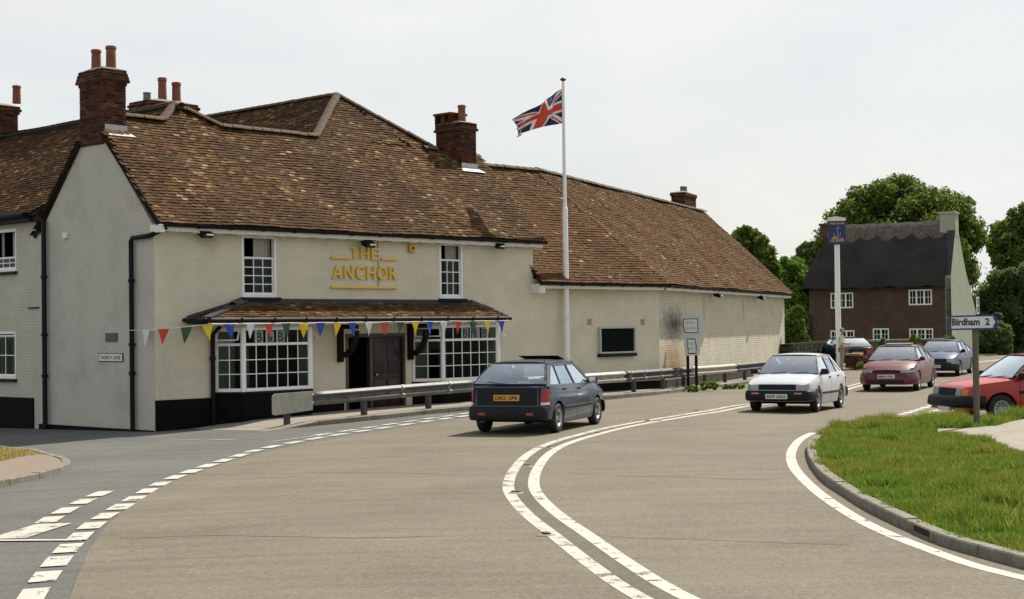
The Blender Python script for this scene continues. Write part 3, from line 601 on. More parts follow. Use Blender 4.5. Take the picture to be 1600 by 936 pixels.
# back slope of the main roof and the rear wings
tile_roof(pub, (UR + .1, GB + .2, RZ - (GB + .2 - RY) * SL), (-1, 0, 0), (0, -1, SL), [(0, 0), (UR + .16, 0), (UR + .16, (GB + .2 - yb_g) * 1.42), (UR - .5, (GB + .2 - yb_g) * 1.42), (UR - .5, LR + .05), (0, LR + .05)], M_TILES, seed=5)
def rear_wing(ap, half, back, seed):
    A = P3(*ap); Z = A.z; sl = 1.0; Lh = half * math.sqrt(1 + sl * sl)
    kk = (A.z - RZ)                                                 # how far the ridge stands above the main ridge
    for sgn in (-1, 1):
        o = Vector((A.x + sgn * half, A.y, Z - half * sl)); ex = Vector((0, 1, 0)); er = Vector((-sgn, 0, sl))
        tile_roof(pub, o, ex, er, [(half * .98 - kk * 0, 0) if False else (0, 0), (back, 0), (back, Lh), (0, Lh)] if False else [(-min(A.y - RY, 3), Lh - (A.z - RZ) * math.sqrt(2)), (.2, 0), (back, 0), (back, Lh), (0, Lh)], M_TILES, seed=seed + sgn)
    ridge_run(pub, A, A + Vector((0, back, 0)))
    mb = MB(); mb.prism([(A.x - half, A.y + .6, 3), (A.x + half, A.y + .6, 3), (A.x + half, A.y + .6, Z - half * sl), (A.x, A.y + .6, Z - .2), (A.x - half, A.y + .6, Z - half * sl)], (0, back - .7, 0)); mb.build('rear_wall', M_RENDER, pub)
rear_wing(apA, 3.2, 9.0, 21); rear_wing(apB, 1.6, 4.2, 31)
# wing one (lower eaves) and wing two (turned at the bend)
BEND = rad(20.4); e2 = Vector((math.cos(BEND), math.sin(BEND), 0)); b2 = Vector((-e2.y, e2.x, 0))
WF = Frame(PF.wor(U1, 0, 0), PF.az + BEND); WL = WF.fac(1226, 500)[0]
R1Y, R1Z, E1 = 2.7, 7.08, -.34; w2 = 3.45; E2 = -.31
uB = U1 - (w2 - R1Y * math.cos(BEND)) / math.sin(BEND)                # ridge corner: on y = R1Y and w2 behind wing two
eC = Vector((U1, 0, 0)) + Vector((-math.tan(BEND / 2) * 0, 0, 0))
uE = U1 + (E1 * 0 + (-E2 + E1 * math.cos(BEND)) / math.sin(BEND)) * 0 + .08
UP1 = Vector((0, R1Y - E1, R1Z - ER)); L1 = UP1.length
tile_roof(pub, (0, E1, ER), XE, UP1, [(UR + .02, 0), (uE + .12, 0), (uB + .12, L1), (UR - 1.4, L1), (UR - 1.4, L1 * .55), (UR + .02, .3)], M_TILES_W, seed=41)
tile_roof(pub, (U1, 5.9, R1Z - 3.2 * 1.1), (-1, 0, 0), (0, -3.2, 3.2 * 1.1), [(0, 0), (U1 - 11, 0), (U1 - 11, 4.7), (U1 - uB, 4.7)], M_TILES_W, seed=43)
ridge_run(pub, (11.9, R1Y, R1Z + .02), (uB, R1Y, R1Z + .02))
wing = link('far_wing', None, pub, (U1, 0, 0), (0, 0, BEND))          # frame of wing two
rc = Vector((uB - U1, R1Y, 0)); rcx = rc.dot(e2)                      # ridge corner in wing-two coordinates
apx, apz = WF.fac(1063, 307, w2); RZ2 = R1Z + .02
UP2 = Vector((0, w2 - E2, RZ2 - ER)); L2 = UP2.length
tile_roof(wing, (0, E2, ER), XE, UP2, [(-.16, 0), (WL + .35, 0), (WL + .35, .02), (WL + .22, L2), (rcx - .1, L2)], M_TILES_W, seed=51)
tile_roof(wing, (WL + .2, w2 + 3.6, RZ2 - 3.6), (-1, 0, 0), (0, -1, 1), [(0, 0), (WL, 0), (WL, 5.1), (0, 5.1)], M_TILES_W, seed=53)
ridge_run(wing, (rcx, w2, RZ2 + .02), (WL + .2, w2, RZ2 + .02))
mb = MB(); mb.add([(0, 0, -.4), (WL, 0, -.4), (WL, 0, ER + .1), (0, 0, ER + .1)], [(0, 1, 2, 3)]); mb.build('wing_wall', M_CREAM2, wing)
mb = MB(); mb.bbox((.0, -.03, -.4), (WL - 6, .01, .50), .012); mb.build('plinth', mat('dark brown plinth', (.035, .026, .018), .8, .4, 4, .3, 30, col2=(.10, .075, .045), var2=.6, scale2=2), wing)
mb = MB(); mb.prism([(WL, 0, -.4), (WL, 2 * w2, -.4), (WL, 2 * w2, ER), (WL, w2, RZ2 - .1), (WL, 0, ER)], (-.2, 0, 0)); mb.box((0, 2 * w2, -.4), (WL, 2 * w2 - .2, ER)); mb.build('end_gable', M_CREAM2, wing)
# eaves: soffit board, fascia with paired brackets, gutter
def eaves(parent, x0, x1, ye, z, yw, step=.62, m=M_WHITEW, brackets=True):
    mb = MB(); mb.bbox((x0, ye + .05, z - .19), (x1, ye + .075, z - .055), .006); mb.box((x0, ye + .075, z - .11), (x1, yw + .02, z - .085)); mb.build('fascia', m, parent)
    mb = MB(); n = 8; prof = [(ye - .075 + .075 * (1 - math.cos(PI * k / n)) - .02, z - .03 - .07 * math.sin(PI * k / n)) for k in range(n + 1)]
    for k in range(n):
        (ya, za), (yb, zb) = prof[k], prof[k + 1]; mb.add([(x0 - .05, ya, za), (x1 + .05, ya, za), (x1 + .05, yb, zb), (x0 - .05, yb, zb)], [(0, 1, 2, 3)])
    x = x0
    while x < x1: mb.box((x - .02, ye - .1, z - .11), (x + .02, ye + .06, z - .02)); x += .93
    mb.build('gutter', M_BLACK, parent, 40)
    if brackets:
        x = x0 + .3
        while x < x1 - .1:
            mb = MB()
            for dx in (-.055, .055): mb.bbox((x + dx - .018, ye + .03, z - .212), (x + dx + .018, yw + .001, z - .178), .005)
            mb.build('eaves_bracket', m, parent); x += step
eaves(pub, 0.05, UR + .15, FE, FEZ + .01, 0)
eaves(pub, UR - .08, U1 - .1, E1, ER + .01, 0, 3)
eaves(wing, .05, WL + .2, E2, ER + .01, 0, 3)
mb = MB(); mb.bbox((UR - .12, E1 - .02, ER - .32), (UR + .12, .0, ER - .05), .01); mb.build('eaves_box', M_WHITEW, pub)
mb = MB(); mb.beam((-.07, FE + .02, FEZ - .03), (-.07, yf_g, FEZ - .03 + (yf_g - FE - .02) * SL), .05, .12); mb.build('barge_board', M_DKWOOD, pub)
mb = MB(); mb.beam((-.07, yb_g, RZ - (yb_g - RY) * SL - .03), (-.07, GB, RZ - (GB - RY) * SL - .03), .05, .12); mb.build('barge_board', M_DKWOOD, pub)
mb = MB(); mb.beam((UR + .27, FE + .02, FEZ - .07), (UR + .27, RY, RZ - .07), .04, .10); mb.build('verge_board', M_DKWOOD, pub)
mb = MB(); mb.bbox((-.09, FE - .04, FEZ - .22), (.06, .02, FEZ - .04), .01); mb.build('eaves_box', M_WHITEW, pub)
# downpipes
def downpipe(path, r=.05, brackets=(), parent=pub, m=M_BLACK):
    mb = MB(); mb.tube(path, r, 10)
    for z in brackets: mb.lathe([(r + .002, -.04), (r + .02, -.035), (r + .02, .035), (r + .002, .04)], (path[-1][0], path[-1][1], z), n=10)
    mb.build('downpipe', m, parent, 50)
vd = gab(211, 500)[0]
downpipe([(.1, FE - .03, FEZ - .1), (-.03, FE + .12, 4.46), (-.09, .05, 4.38), (-.09, vd - .05, 4.36), (-.09, vd, 4.28), (-.09, vd, -.1)], .055, (3.4, 1.95, 1.3))
vd2 = gab(75, 500)[0]
downpipe([(-.12, vd2 + .25, 5.12), (-.10, vd2, 4.95), (-.10, vd2, -.2)], .06, (3.6, 2.2, 1.2))
downpipe([(1.52, -.35, 2.32), (1.52, -.08, 2.15), (1.52, -.08, -.1)], .05, (1.6,))
downpipe([(WL + .06, .14, ER - .2), (WL + .06, .14, -.1)], .045, (), wing)

# ---------------- chimneys
def chimney(parent, x0, x1, y0, y1, z0, z1, corbel=((-4, .03), (-3, .06), (-2, .06), (-1, .03)), name='chimney', seed=1, course=.073, cap=True):
    root = link(name, None, parent, ((x0 + x1) / 2, (y0 + y1) / 2, z0)); hx, hy = (x1 - x0) / 2, (y1 - y0) / 2; H = z1 - z0; nc = int(H / course); rng = random.Random(seed)
    mb = MB(); bx_ = MB(); ex_ = dict(corbel)
    for c in range(nc):
        o_ = ex_.get(c - nc, 0); X, Y = hx + o_, hy + o_; z = c * H / nc; zt = z + H / nc - .010
        bx_.box((-X + .012, -Y + .012, z - .001), (X - .012, Y - .012, z + H / nc - .001))
        for (side, ln) in ((0, 2 * X), (1, 2 * Y), (2, 2 * X), (3, 2 * Y)):
            n = max(2, round(ln / .225)); off = (c % 2) * .5
            ed = [0] + [(k + off) * ln / n for k in range(1 - int(off * 0), n + 1) if 0.03 < (k + off) * ln / n < ln - .03] + [ln]
            if off: ed = [0] + [(k + .5) * ln / n for k in range(n)] + [ln]
            for p, q_ in zip(ed, ed[1:]):
                d = rng.uniform(-.004, .004); a, b = p + .004, q_ - .004
                if side == 0: mb.box((-X + a, -Y + d, z), (-X + b, -Y + .06, zt))
                elif side == 1: mb.box((X - .06, -Y + a, z), (X + d, -Y + b, zt))
                elif side == 2: mb.box((-X + a, Y - .06, z), (-X + b, Y + d, zt))
                else: mb.box((-X + d, -Y + a, z), (-X + .06, -Y + b, zt))
    mb.build('bricks', M_BRICKS, root, kind='stuff'); bx_.build('mortar', M_MORTAR, root)
    if cap:
        mb = MB(); mb.add([(-hx - .02, -hy - .02, H), (hx + .02, -hy - .02, H), (hx + .02, hy + .02, H), (-hx - .02, hy + .02, H), (-hx * .5, -hy * .5, H + .09), (hx * .5, -hy * .5, H + .09), (hx * .5, hy * .5, H + .09), (-hx * .5, hy * .5, H + .09)], [(0, 1, 5, 4), (1, 2, 6, 5), (2, 3, 7, 6), (3, 0, 4, 7), (4, 5, 6, 7)]); mb.build('mortar_cap', M_MORTAR, root)
    return root
def pot(root, x, y, z, h, r=.115, m=M_TERRA, taper=.9):
    mb = MB(); mb.lathe([(r * .5, 0), (r, 0), (r * .98, h * .1), (r * taper, h * .86), (r * (taper + .14), h * .88), (r * (taper + .14), h * .95), (r * (taper + .02), h), (r * .7, h), (r * .65, h * .6)], (x, y, z), n=16); mb.build('chimney_pot', m, root, 40)
# chimney one, on the gable
yf, yb_ = gab(163, 170)[0], gab(126, 170)[0]; xr_ = fac(197, 170, yf)[0]; zt = gab(163, 106)[1]
c1 = chimney(pub, -.03, xr_, yf, yb_, 6.62, zt, ((-5, .02), (-4, .07), (-3, .055), (-2, .04), (-1, .02)), seed=3)
hz = zt - 6.62; pot(c1, -.05, .18, hz + .02, .52, .12); pot(c1, .12, -.18, hz + .02, .58, .125)
mb = MB(); X1 = xr_ / 2; yy = (yf - yb_) / 2; zf = 4.66 + (yf + .32) * SL - 6.62
mb.add([(-X1 * .95, yy - .02, zf + .16), (X1 + .03, yy - .02, zf + .16), (X1 + .03, yy - .02, zf + .02), (-X1 * .95, yy - .02, zf + .02), (X1 + .16, yy - .2, zf - .11), (-X1 * .9, yy - .2, zf - .11)], [(0, 1, 2, 3), (3, 2, 4, 5)])
mb.build('flashing', M_FLASH, c1)
# chimney two, right end of the tall roof
vc = 1.85; xa, xb = fac(721, 215, vc)[0], fac(744, 215, vc)[0]; ybk = gab(681, 215, xa)[0]; zc = fac(733, 192, vc)[1]
c2 = chimney(pub, xa, xb, vc, ybk, 6.2, zc, ((-3, .05), (-2, .02), (-1, .02)), seed=4)
hy2 = (ybk - vc) / 2; hx2 = (xb - xa) / 2; hz = zc - 6.2
mb = MB()
mb.box((-hx2 - .02, hy2 - .62, hz), (hx2 + .02, hy2 - .55, hz + .26)); mb.box((-hx2 - .02, hy2 - .05, hz), (hx2 + .02, hy2 + .02, hz + .26)); mb.box((-hx2 - .02, hy2 - .36, hz), (hx2 + .02, hy2 - .24, hz + .26)); mb.bbox((-hx2 - .05, hy2 - .66, hz + .26), (hx2 + .05, hy2 + .06, hz + .33), .01); mb.build('cowl', MATS['red bricks'], c2)
pot(c2, .0, -.25, hz + .02, .52, .12)
zf = 4.66 + (vc + .32) * SL - 6.2
mb = MB(); mb.add([(-hx2 - .02, -hy2 - .02, zf + .16), (hx2 + .03, -hy2 - .02, zf + .16), (hx2 + .03, -hy2 - .02, zf + .02), (-hx2 - .02, -hy2 - .02, zf + .02), (hx2 + .2, -hy2 - .2, zf - .1), (-hx2 - .15, -hy2 - .2, zf - .1)], [(0, 1, 2, 3), (3, 2, 4, 5)]); mb.build('flashing', M_FLASH, c2)
# chimney three, behind the small rear wing
v3 = 6.2; xa, xb = fac(232, 168, v3)[0], fac(306, 168, v3)[0]; zc = fac(270, 160, v3)[1]
c3 = chimney(pub, xa, xb, v3, v3 + .8, 6.5, zc, ((-4, .0), (-3, .06), (-2, .09), (-1, .05)), seed=6); hz = zc - 6.5
pot(c3, fac(267, 150, v3)[0] - (xa + xb) / 2, 0, hz, .72, .125); pot(c3, fac(289, 150, v3)[0] - (xa + xb) / 2, 0, hz, .64, .13)
pot(c3, fac(243, 160, v3)[0] - (xa + xb) / 2, 0, hz, .26, .11, M_GALV)
# chimney four, far end of the wing
v4 = w2 + .25; xa, xb = WF.fac(1061, 315, v4)[0], WF.fac(1081, 315, v4)[0]; zc = WF.fac(1070, 300, v4)[1]
c4 = chimney(wing, WL - .3 - (xb - xa) * .9, WL - .3, v4, v4 + .6, 6.2, zc + .0, ((-2, .04), (-1, .04)), seed=8)
pot(c4, 0, 0, zc - 6.2 + .02, .3, .16, M_GALV)

# ---------------- windows
def sash(parent, h, name, cols, rows, zsplit, y=.07, top_cols=0, curtain=True, sill=True):
    x0, x1, z0, z1 = h; root = link(name, None, parent, ((x0 + x1) / 2, y, z0)); w, hh = (x1 - x0) / 2, z1 - z0; zs = zsplit - z0
    mb = MB(); f = .075
    mb.bbox((-w, -.06, 0), (-w + f, .05, hh), .006); mb.bbox((w - f, -.06, 0), (w, .05, hh), .006); mb.box((-w + f, -.06, hh - f), (w - f, .05, hh)); mb.box((-w + f, -.07, 0), (w - f, .05, f * .8)); mb.build('frame', M_WHITE, root)
    a, b, c, d = -w + f, w - f, f * .8, zs
    mb = MB(); s = .035; mb.bbox((a, -.02, c), (a + s, .02, d), .004); mb.bbox((b - s, -.02, c), (b, .02, d), .004); mb.bbox((a + s, -.02, d - .045), (b - s, .02, d), .004); mb.bbox((a + s, -.02, c), (b - s, .02, c + .055), .004); mb.build('sash_frame', M_WHITE, root)
    ga, gb, gc, gd = a + s, b - s, c + .055, d - .045
    for i in range(1, cols): mb = MB(); x = ga + (gb - ga) * i / cols; mb.box((x - .011, -.016, gc), (x + .011, .012, gd)); mb.build('glazing_bar', M_WHITE, root)
    for k in range(1, rows): mb = MB(); z = gc + (gd - gc) * k / rows; mb.box((ga, -.017, z - .011), (gb, .011, z + .011)); mb.build('glazing_bar', M_WHITE, root)
    for i in range(cols):
        for k in range(rows):
            mb = MB(); mb.box((ga + (gb - ga) * i / cols + .012, -.003, gc + (gd - gc) * k / rows + .012), (ga + (gb - ga) * (i + 1) / cols - .012, .003, gc + (gd - gc) * (k + 1) / rows - .012)); mb.build('pane', M_GLASS, root)
    mb = MB(); mb.bbox((a, .03, d - .06), (b, .06, d + .0), .004); mb.build('meeting_rail', M_WHITE, root)
    if curtain:
        mb = MB(); n = 26; xc0, xc1 = a + (b - a) * .5, b + .05
        mb.grid(lambda i, j: (xc0 + (xc1 - xc0) * i / n, .17 + .02 * math.sin(i * 1.1), c + (hh - c) * j), n, 1); mb.build('curtain', M_CURT, root, 60)
        mb = MB(); mb.grid(lambda i, j: (a - .05 + .16 * i / 8, .17 + .02 * math.sin(i * 1.3), c + (hh - c) * j), 8, 1); mb.build('curtain', M_CURT, root, 60)
    if sill: mb = MB(); mb.bbox((-w - .06, -.16, -.075), (w + .06, .0, -.002), .01); mb.build('sill', M_BLACK, root)
    return root
s1 = sash(pub, W1, 'sash_window', 3, 4, 3.98)
s2 = sash(pub, W2w, 'sash_window', 3, 3, 4.08)
# blocked window with a green frame in the lower wing
(xa, za), (xb, zb) = fac(934, 511), fac(990, 551)
wv = link('vent_window', None, pub, ((xa + xb) / 2, 0, zb)); hw = (xb - xa) / 2; hh = za - zb
M_GRNF = mat('pale green frame', (.36, .45, .38), .5, .1, 10); M_SCREEN = mat('dark screen', (.007, .009, .008), .9, .3, 30, spec=.05)
mb = MB(); mb.bbox((-hw, -.10, 0), (-hw + .05, -.005, hh), .005); mb.bbox((hw - .04, -.10, 0), (hw, -.005, hh), .005); mb.bbox((-hw + .05, -.1, hh - .05), (hw - .04, -.005, hh), .005); mb.bbox((-hw + .05, -.1, 0), (hw - .04, -.005, .05), .005); mb.build('frame', M_GRNF, wv)
mb = MB(); mb.box((-hw + .05, -.04, .05), (hw - .04, -.004, hh - .05)); mb.build('screen', M_SCREEN, wv)
mb = MB(); mb.bbox((-hw - .04, -.12, -.1), (hw + .03, -.004, -.004), .01); mb.build('sill', M_BLACK, wv)
for px in (921, 1004):
    x, z = fac(px, 503); mb = MB(); mb.bbox((x - .09, -.02, z - .09), (x + .09, -.002, z + .09), .006); mb.build('air_brick', mat('air brick', (.30, .27, .22), .9, .3, 20), pub)
# bays
def bay(parent, xs, xf, xe, z0, z1, dep, name, cols, letters):
    root = link(name, None, parent, (xf, 0, z0)); H = z1 - z0; ow = xe - xf; A = Vector((xs - xf, 0, 0)); B = Vector((0, -dep, 0)); C = Vector((ow, -dep, 0)); D = Vector((ow + (xf - xs) , 0, 0))
    mb = MB(); mb.prism([A + Vector((-.03, .0, -1.3)), B + Vector((-.02, -.03, -1.3)), C + Vector((.02, -.03, -1.3)), D + Vector((.03, 0, -1.3))], (0, 0, 1.3 - .07)); mb.build('bay_plinth', M_PLINTH, root)
    mb = MB(); mb.prism([A + Vector((-.05, 0, -.07)), B + Vector((-.04, -.07, -.07)), C + Vector((.04, -.07, -.07)), D + Vector((.05, 0, -.07))], (0, 0, .05)); mb.build('sill', M_BLACK, root)
    mb = MB(); mb.prism([A + Vector((0, .0, H)), B + Vector((0, 0, H)), C + Vector((0, 0, H)), D + Vector((0, 0, H))], (0, 0, .05)); mb.build('head_board', M_WHITEW, root)
    zt = H * .735                                                   # transom
    def light(P, Q, n, opens, mirror):
        d = (Q - P); L_ = d.length; d.normalize(); nn = Vector((d.y, -d.x, 0)); az = math.atan2(d.y, d.x)
        sub = link('window_light', None, root, P, (0, 0, az)); f = .06
        mb = MB(); mb.bbox((0, -.03, -.02), (f, .04, H), .005); mb.bbox((L_ - f, -.03, -.02), (L_, .04, H), .005)
        mb.box((f, -.03, H - f), (L_ - f, .04, H)); mb.bbox((f, -.045, -.02), (L_ - f, .04, f), .005); mb.bbox((f, -.03, zt - .03), (L_ - f, .04, zt + .03), .005)
        for i in range(1, n):
            x = f + (L_ - 2 * f) * i / n; mb.box((x - .010, -.012, f), (x + .010, .012, zt - .03))
            if not opens: mb.box((x - .010, -.012, zt + .03), (x + .010, .012, H - f))
        for k in (1, 2): z = f + (zt - .03 - f) * k / 3; mb.box((f, -.0125, z - .010), (L_ - f, .0115, z + .010))
        mb.build('frame', M_WHITE, sub)
        for i in range(n):
            for k in range(3):
                xa_, xb_ = f + (L_ - 2 * f) * i / n, f + (L_ - 2 * f) * (i + 1) / n; za_, zb_ = f + (zt - .03 - f) * k / 3, f + (zt - .03 - f) * (k + 1) / 3
                p_ = MB(); p_.box((xa_ + .0115, -.003, za_ + .0115), (xb_ - .0115, .003, zb_ - .0115)); p_.build('pane', M_GLASS, sub)
            if not opens: p_ = MB(); p_.box((xa_ + .0115, -.003, zt + .032), (xb_ - .0115, .003, H - f - .002)); p_.build('pane', M_GLASS, sub)
        if opens:                                                   # top-hung light pushed outwards
            an = rad(38); hh_ = H - f - zt - .03
            def T(x, y, z): return (x, -.03 + y * math.cos(an) - (hh_ - z) * math.sin(an), H - f - (hh_ - z) * math.cos(an) - y * math.sin(an) * 0)
            mo = MB()
            for (a_, b_, c_, d_) in ((f, f + .035, 0, hh_), (L_ - f - .035, L_ - f, 0, hh_), (f + .035, L_ - f - .035, 0, .035), (f + .035, L_ - f - .035, hh_ - .035, hh_)):
                mo.add([T(a_, -.015, c_), T(b_, -.015, c_), T(b_, -.015, d_), T(a_, -.015, d_), T(a_, .015, c_), T(b_, .015, c_), T(b_, .015, d_), T(a_, .015, d_)], [(0, 1, 2, 3), (7, 6, 5, 4), (0, 4, 5, 1), (1, 5, 6, 2), (2, 6, 7, 3), (3, 7, 4, 0)])
            mo.build('top_light', M_WHITE, sub)
            mo = MB(); mo.add([T(f + .035, 0, .035), T(L_ - f - .035, 0, .035), T(L_ - f - .035, 0, hh_ - .035), T(f + .035, 0, hh_ - .035), T(f + .035, .006, .035), T(L_ - f - .035, .006, .035), T(L_ - f - .035, .006, hh_ - .035), T(f + .035, .006, hh_ - .035)], [(0, 1, 2, 3), (7, 6, 5, 4), (0, 4, 5, 1), (1, 5, 6, 2), (2, 6, 7, 3), (3, 7, 4, 0)]); mo.build('pane', M_GLASS, sub)
        return sub, L_, f
    light(A, B, 2, True, False); sub, L_, f = light(B, C, cols, False, False); light(C, D, 2, True, True)
    for Q_ in (B + Vector((-.02, -.01, 0)), C + Vector((.02, -.01, 0))): mb = MB(); mb.lathe([(.05, -.02), (.05, H)], Q_, n=8); mb.build('corner_post', M_WHITE, root, 60)
    for (x0, x1) in ((.02, .28), (L_ - .26, L_ - .03)):
        mb = MB(); n = 12; mb.grid(lambda i, j: (x0 + (x1 - x0) * i / n, -dep + .16 + .02 * math.sin(i * 1.4), .0 + (zt - .05) * j), n, 1); mb.build('curtain', M_CURT, root, 60)
    M_CARD = mat('pale blue card', (.26, .31, .33), .7, .05); M_INK = mat('dark teal lettering', (.012, .035, .045), .6, 0)
    x = letters[0]
    for ch in 'B&B':
        mb = MB(); mb.box((x, -.008, zt + .04), (x + letters[1], -.0045, H - f - .02)); mb.build('letter_card', M_CARD, sub)
        tm = text_mesh(ch, (H - f - zt - .10), .002, letters[1] * .78, bold=.03); o = tm.build('letter', M_INK, sub); o.location = (x + letters[1] / 2, -.0085, zt + .055); x += letters[1] + letters[2]
    return root
DEP = .52
f1 = fac(380, 560, -DEP)[0]; e1 = fac(484, 560, -DEP)[0]; bay(pub, 1.66, f1, e1, .84, 2.30, DEP, 'bay_window', 6, (.33, .25, .07))
f2 = fac(692, 560, -DEP)[0]; e2x = fac(777, 560, -DEP)[0]; bay(pub, 7.95, f2, e2x, .86, 2.30, DEP, 'bay_window', 6, (.72, .24, .14))
# canopy over the bays
can = link('canopy', None, pub, (0, 0, 0)); CP = -.80; CZ = 2.49; CT = 2.93
xl, xr = fac(322, 503, CP)[0], fac(796, 497, CP)[0]; tl, tr = fac(379, 468)[0], fac(735, 472)[0]
UPc = Vector((0, -CP, CT - CZ)); Lc = UPc.length
tile_roof(can, (0, CP, CZ), XE, UPc, [(xl, 0), (xr, 0), (tr, Lc - .12), (tl, Lc - .12)], M_TILES, seed=61, sag=.004)
for (xe, xt, sgn) in ((xl, tl, 1), (xr, tr, -1)):
    up_ = Vector((xt - xe, 0, CT - CZ)); tile_roof(can, (xe, CP if sgn < 0 else 0, CZ), (0, 1 if sgn < 0 else -1, 0), up_, [(0, 0), (-CP, 0), ((-CP) if sgn < 0 else .0, up_.length), (0, .05)] if sgn < 0 else [(0, 0), (-CP, 0), (0, up_.length)], M_TILES, seed=62, sag=.002)
mb = MB(); mb.add([(tl - .1, -.01, CT + .06), (tr + .1, -.01, CT + .06), (tr + .05, -.03, CT - .02), (tl - .05, -.03, CT - .02), (tr, -.24, CT - .10), (tl, -.24, CT - .10)], [(0, 1, 2, 3), (3, 2, 4, 5)]); mb.build('lead_flashing', M_LEAD, can)
mb = MB(); mb.add([(xl + .05, -.01, CZ + .10), (tl, -.01, CT + .06), (tl, -.10, CT - .0), (xl - .02, -.10, CZ + .02)], [(0, 1, 2, 3)]); mb.build('lead_flashing', M_LEAD, can)
hA, hB = Vector((tl, -.05, CT)), Vector((xl + .03, CP + .02, CZ + .04)); mb = MB(); mb.beam(hA, hB, .22, .05); mb.build('lead_hip', M_LEAD, can); ridge_run(can, hA.lerp(hB, .12), hA.lerp(hB, .30), .02); ridge_run(can, (tr, -.05, CT), (xr - .03, CP + .02, CZ + .04), -.04)
mb = MB(); mb.box((xl + .1, CP + .04, CZ - .13), (xr - .1, CP + .065, CZ - .03)); mb.box((xl + .1, CP + .065, CZ - .13), (xr - .1, -.01, CZ - .105)); mb.build('fascia', M_WHITEW, can)
mb = MB(); mb.tube([(xl - .05, CP - .02, CZ - .015), (xr + .03, CP - .02, CZ - .015)], .055, 8); mb.tube([(xl - .04, CP - .02, CZ - .015), (xl - .04, -.02, CZ - .0)], .05, 8)
x = xl
while x < xr: mb.box((x - .02, CP - .085, CZ - .075), (x + .02, CP + .05, CZ + .03)); x += .95
mb.build('gutter', M_BLACK, can, 50)
for xq in (DO[0] - .22, DO[1] + .14):
    mb = MB(); mb.bbox((xq - .07, -.12, 1.42), (xq + .07, -.002, 2.36), .012); mb.bbox((xq - .07, CP + .12, 2.24), (xq + .07, -.12, 2.355), .012)
    n = 8; pts = [(xq, -.12 - (-.12 - CP - .15) * math.sin(PI / 2 * k / n) * 1, 1.58 + .62 * (1 - math.cos(PI / 2 * k / n))) for k in range(n + 1)]
    for p_, q_ in zip(pts, pts[1:]): mb.beam(p_, q_, .12, .12, up=(1, 0, 0))
    mb.build('timber_bracket', M_DKWOOD, can)
# doorway
dr = link('doorway', None, pub, ((DO[0] + DO[1]) / 2, .0, DO[2])); dw = (DO[1] - DO[0]) / 2; dh = DO[3] - DO[2]
mb = MB(); mb.bbox((-dw, -.02, 0), (-dw + .09, .12, dh), .01); mb.bbox((dw - .07, -.02, 0), (dw, .12, dh), .01); mb.box((-dw + .09, -.02, dh - .09), (dw - .07, .12, dh)); mb.bbox((-.22, -.02, 0), (-.12, .12, dh - .09), .01); mb.build('door_frame', mat('brown timber', (.055, .042, .028), .5, .2, 6), dr)
mb = MB(); mb.bbox((-.12, .05, .01), (dw - .07, .095, dh - .09), .01)
for (a, b, c, d) in ((.0, .38, .15, .85), (.48, .86, .15, .85), (.0, .38, 1.0, 1.85), (.48, .86, 1.0, 1.85)): mb.bbox((a - .04, .035, c), (b - .04, .052, d), .015)
dd = mb.build('door', M_DOOR, dr, 40)
mb = MB(); mb.lathe([(0, -.05), (.03, -.045), (.035, -.02), (.012, 0)], (.02, .03, .98), 'y', 12); mb.build('handle', mat('brass', (.5, .33, .08), .3, .1, metal=1), dd, 50)
mb = MB(); mb.bbox((-dw - .2, -.5, -.35), (dw + .2, .1, -.005), .02); mb.build('door_step', M_KERB, dr)
# floodlights under the eaves
def flood(parent, x, z):
    r = link('floodlight', None, parent, (x, 0, z)); mb = MB()
    mb.beam((0, -.01, .06), (0, -.20, .05), .05, .04); mb.add([(-.15, -.16, .11), (.15, -.16, .11), (.15, -.40, -.02), (-.15, -.40, -.02), (-.12, -.13, -.03), (.12, -.13, -.03), (.15, -.33, -.12), (-.15, -.33, -.12)], [(0, 1, 2, 3), (4, 7, 6, 5), (0, 3, 7, 4), (1, 5, 6, 2), (0, 4, 5, 1), (3, 2, 6, 7)]); mb.build('housing', M_BLACK, r)
    mb = MB(); mb.bbox((-.06, -.415, -.06), (.12, -.385, -.025), .004); mb.build('lamp_trim', M_WHITE, r)
    mb = MB(); mb.add([(-.13, -.405, -.025), (.13, -.405, -.025), (.13, -.347, -.112), (-.13, -.347, -.112)], [(0, 1, 2, 3)]); mb.build('lamp_glass', mat('lamp lens', (.02, .02, .025), .2, 0), r)
for px, py in ((320, 361), (575, 377), (779, 380)): x, z = fac(px, py, -.25); flood(pub, x, z - .05)
for px, py in ((1121, 456), (1188, 460)): x, z = WF.fac(px, py, -.25); flood(wing, x, z - .10)
# burglar alarm box, cable, plaque, small box
x, z = fac(641, 382); mb = MB(); mb.bbox((x - .1, -.08, z - .22), (x + .1, -.003, z + .2), .03); al = mb.build('alarm_box', mat('amber plastic', (.55, .30, .035), .4, .15, 5), pub, 40)
mb = MB(); mb.lathe([(0, -.012), (.035, -.01), (.035, 0)], (x + .03, -.08, z - .1), 'y', 10); mb.build('siren_grille', M_BLACK, al)
xc = fac(590, 410)[0]; mb = MB(); mb.tube([(xc, -.012, 4.5), (xc + .01, -.012, 3.9), (xc, -.012, 3.25)], .009, 5); mb.build('cable', mat('brown cable', (.12, .09, .06), .7, 0), pub)
y0_, z0_ = gab(175, 527); mb = MB(); mb.bbox((-.03, y0_ - .24, z0_ - .10), (-.002, y0_ + .24, z0_ + .10), .008); mb.build('wall_plaque', mat('slate plaque', (.06, .06, .075), .5, .2, 20), pub)
y0_, z0_ = gab(104, 368); mb = MB(); mb.bbox((-.07, y0_ - .08, z0_ - .07), (-.002, y0_ + .08, z0_ + .07), .01); mb.build('junction_box', M_WHITEW, pub)
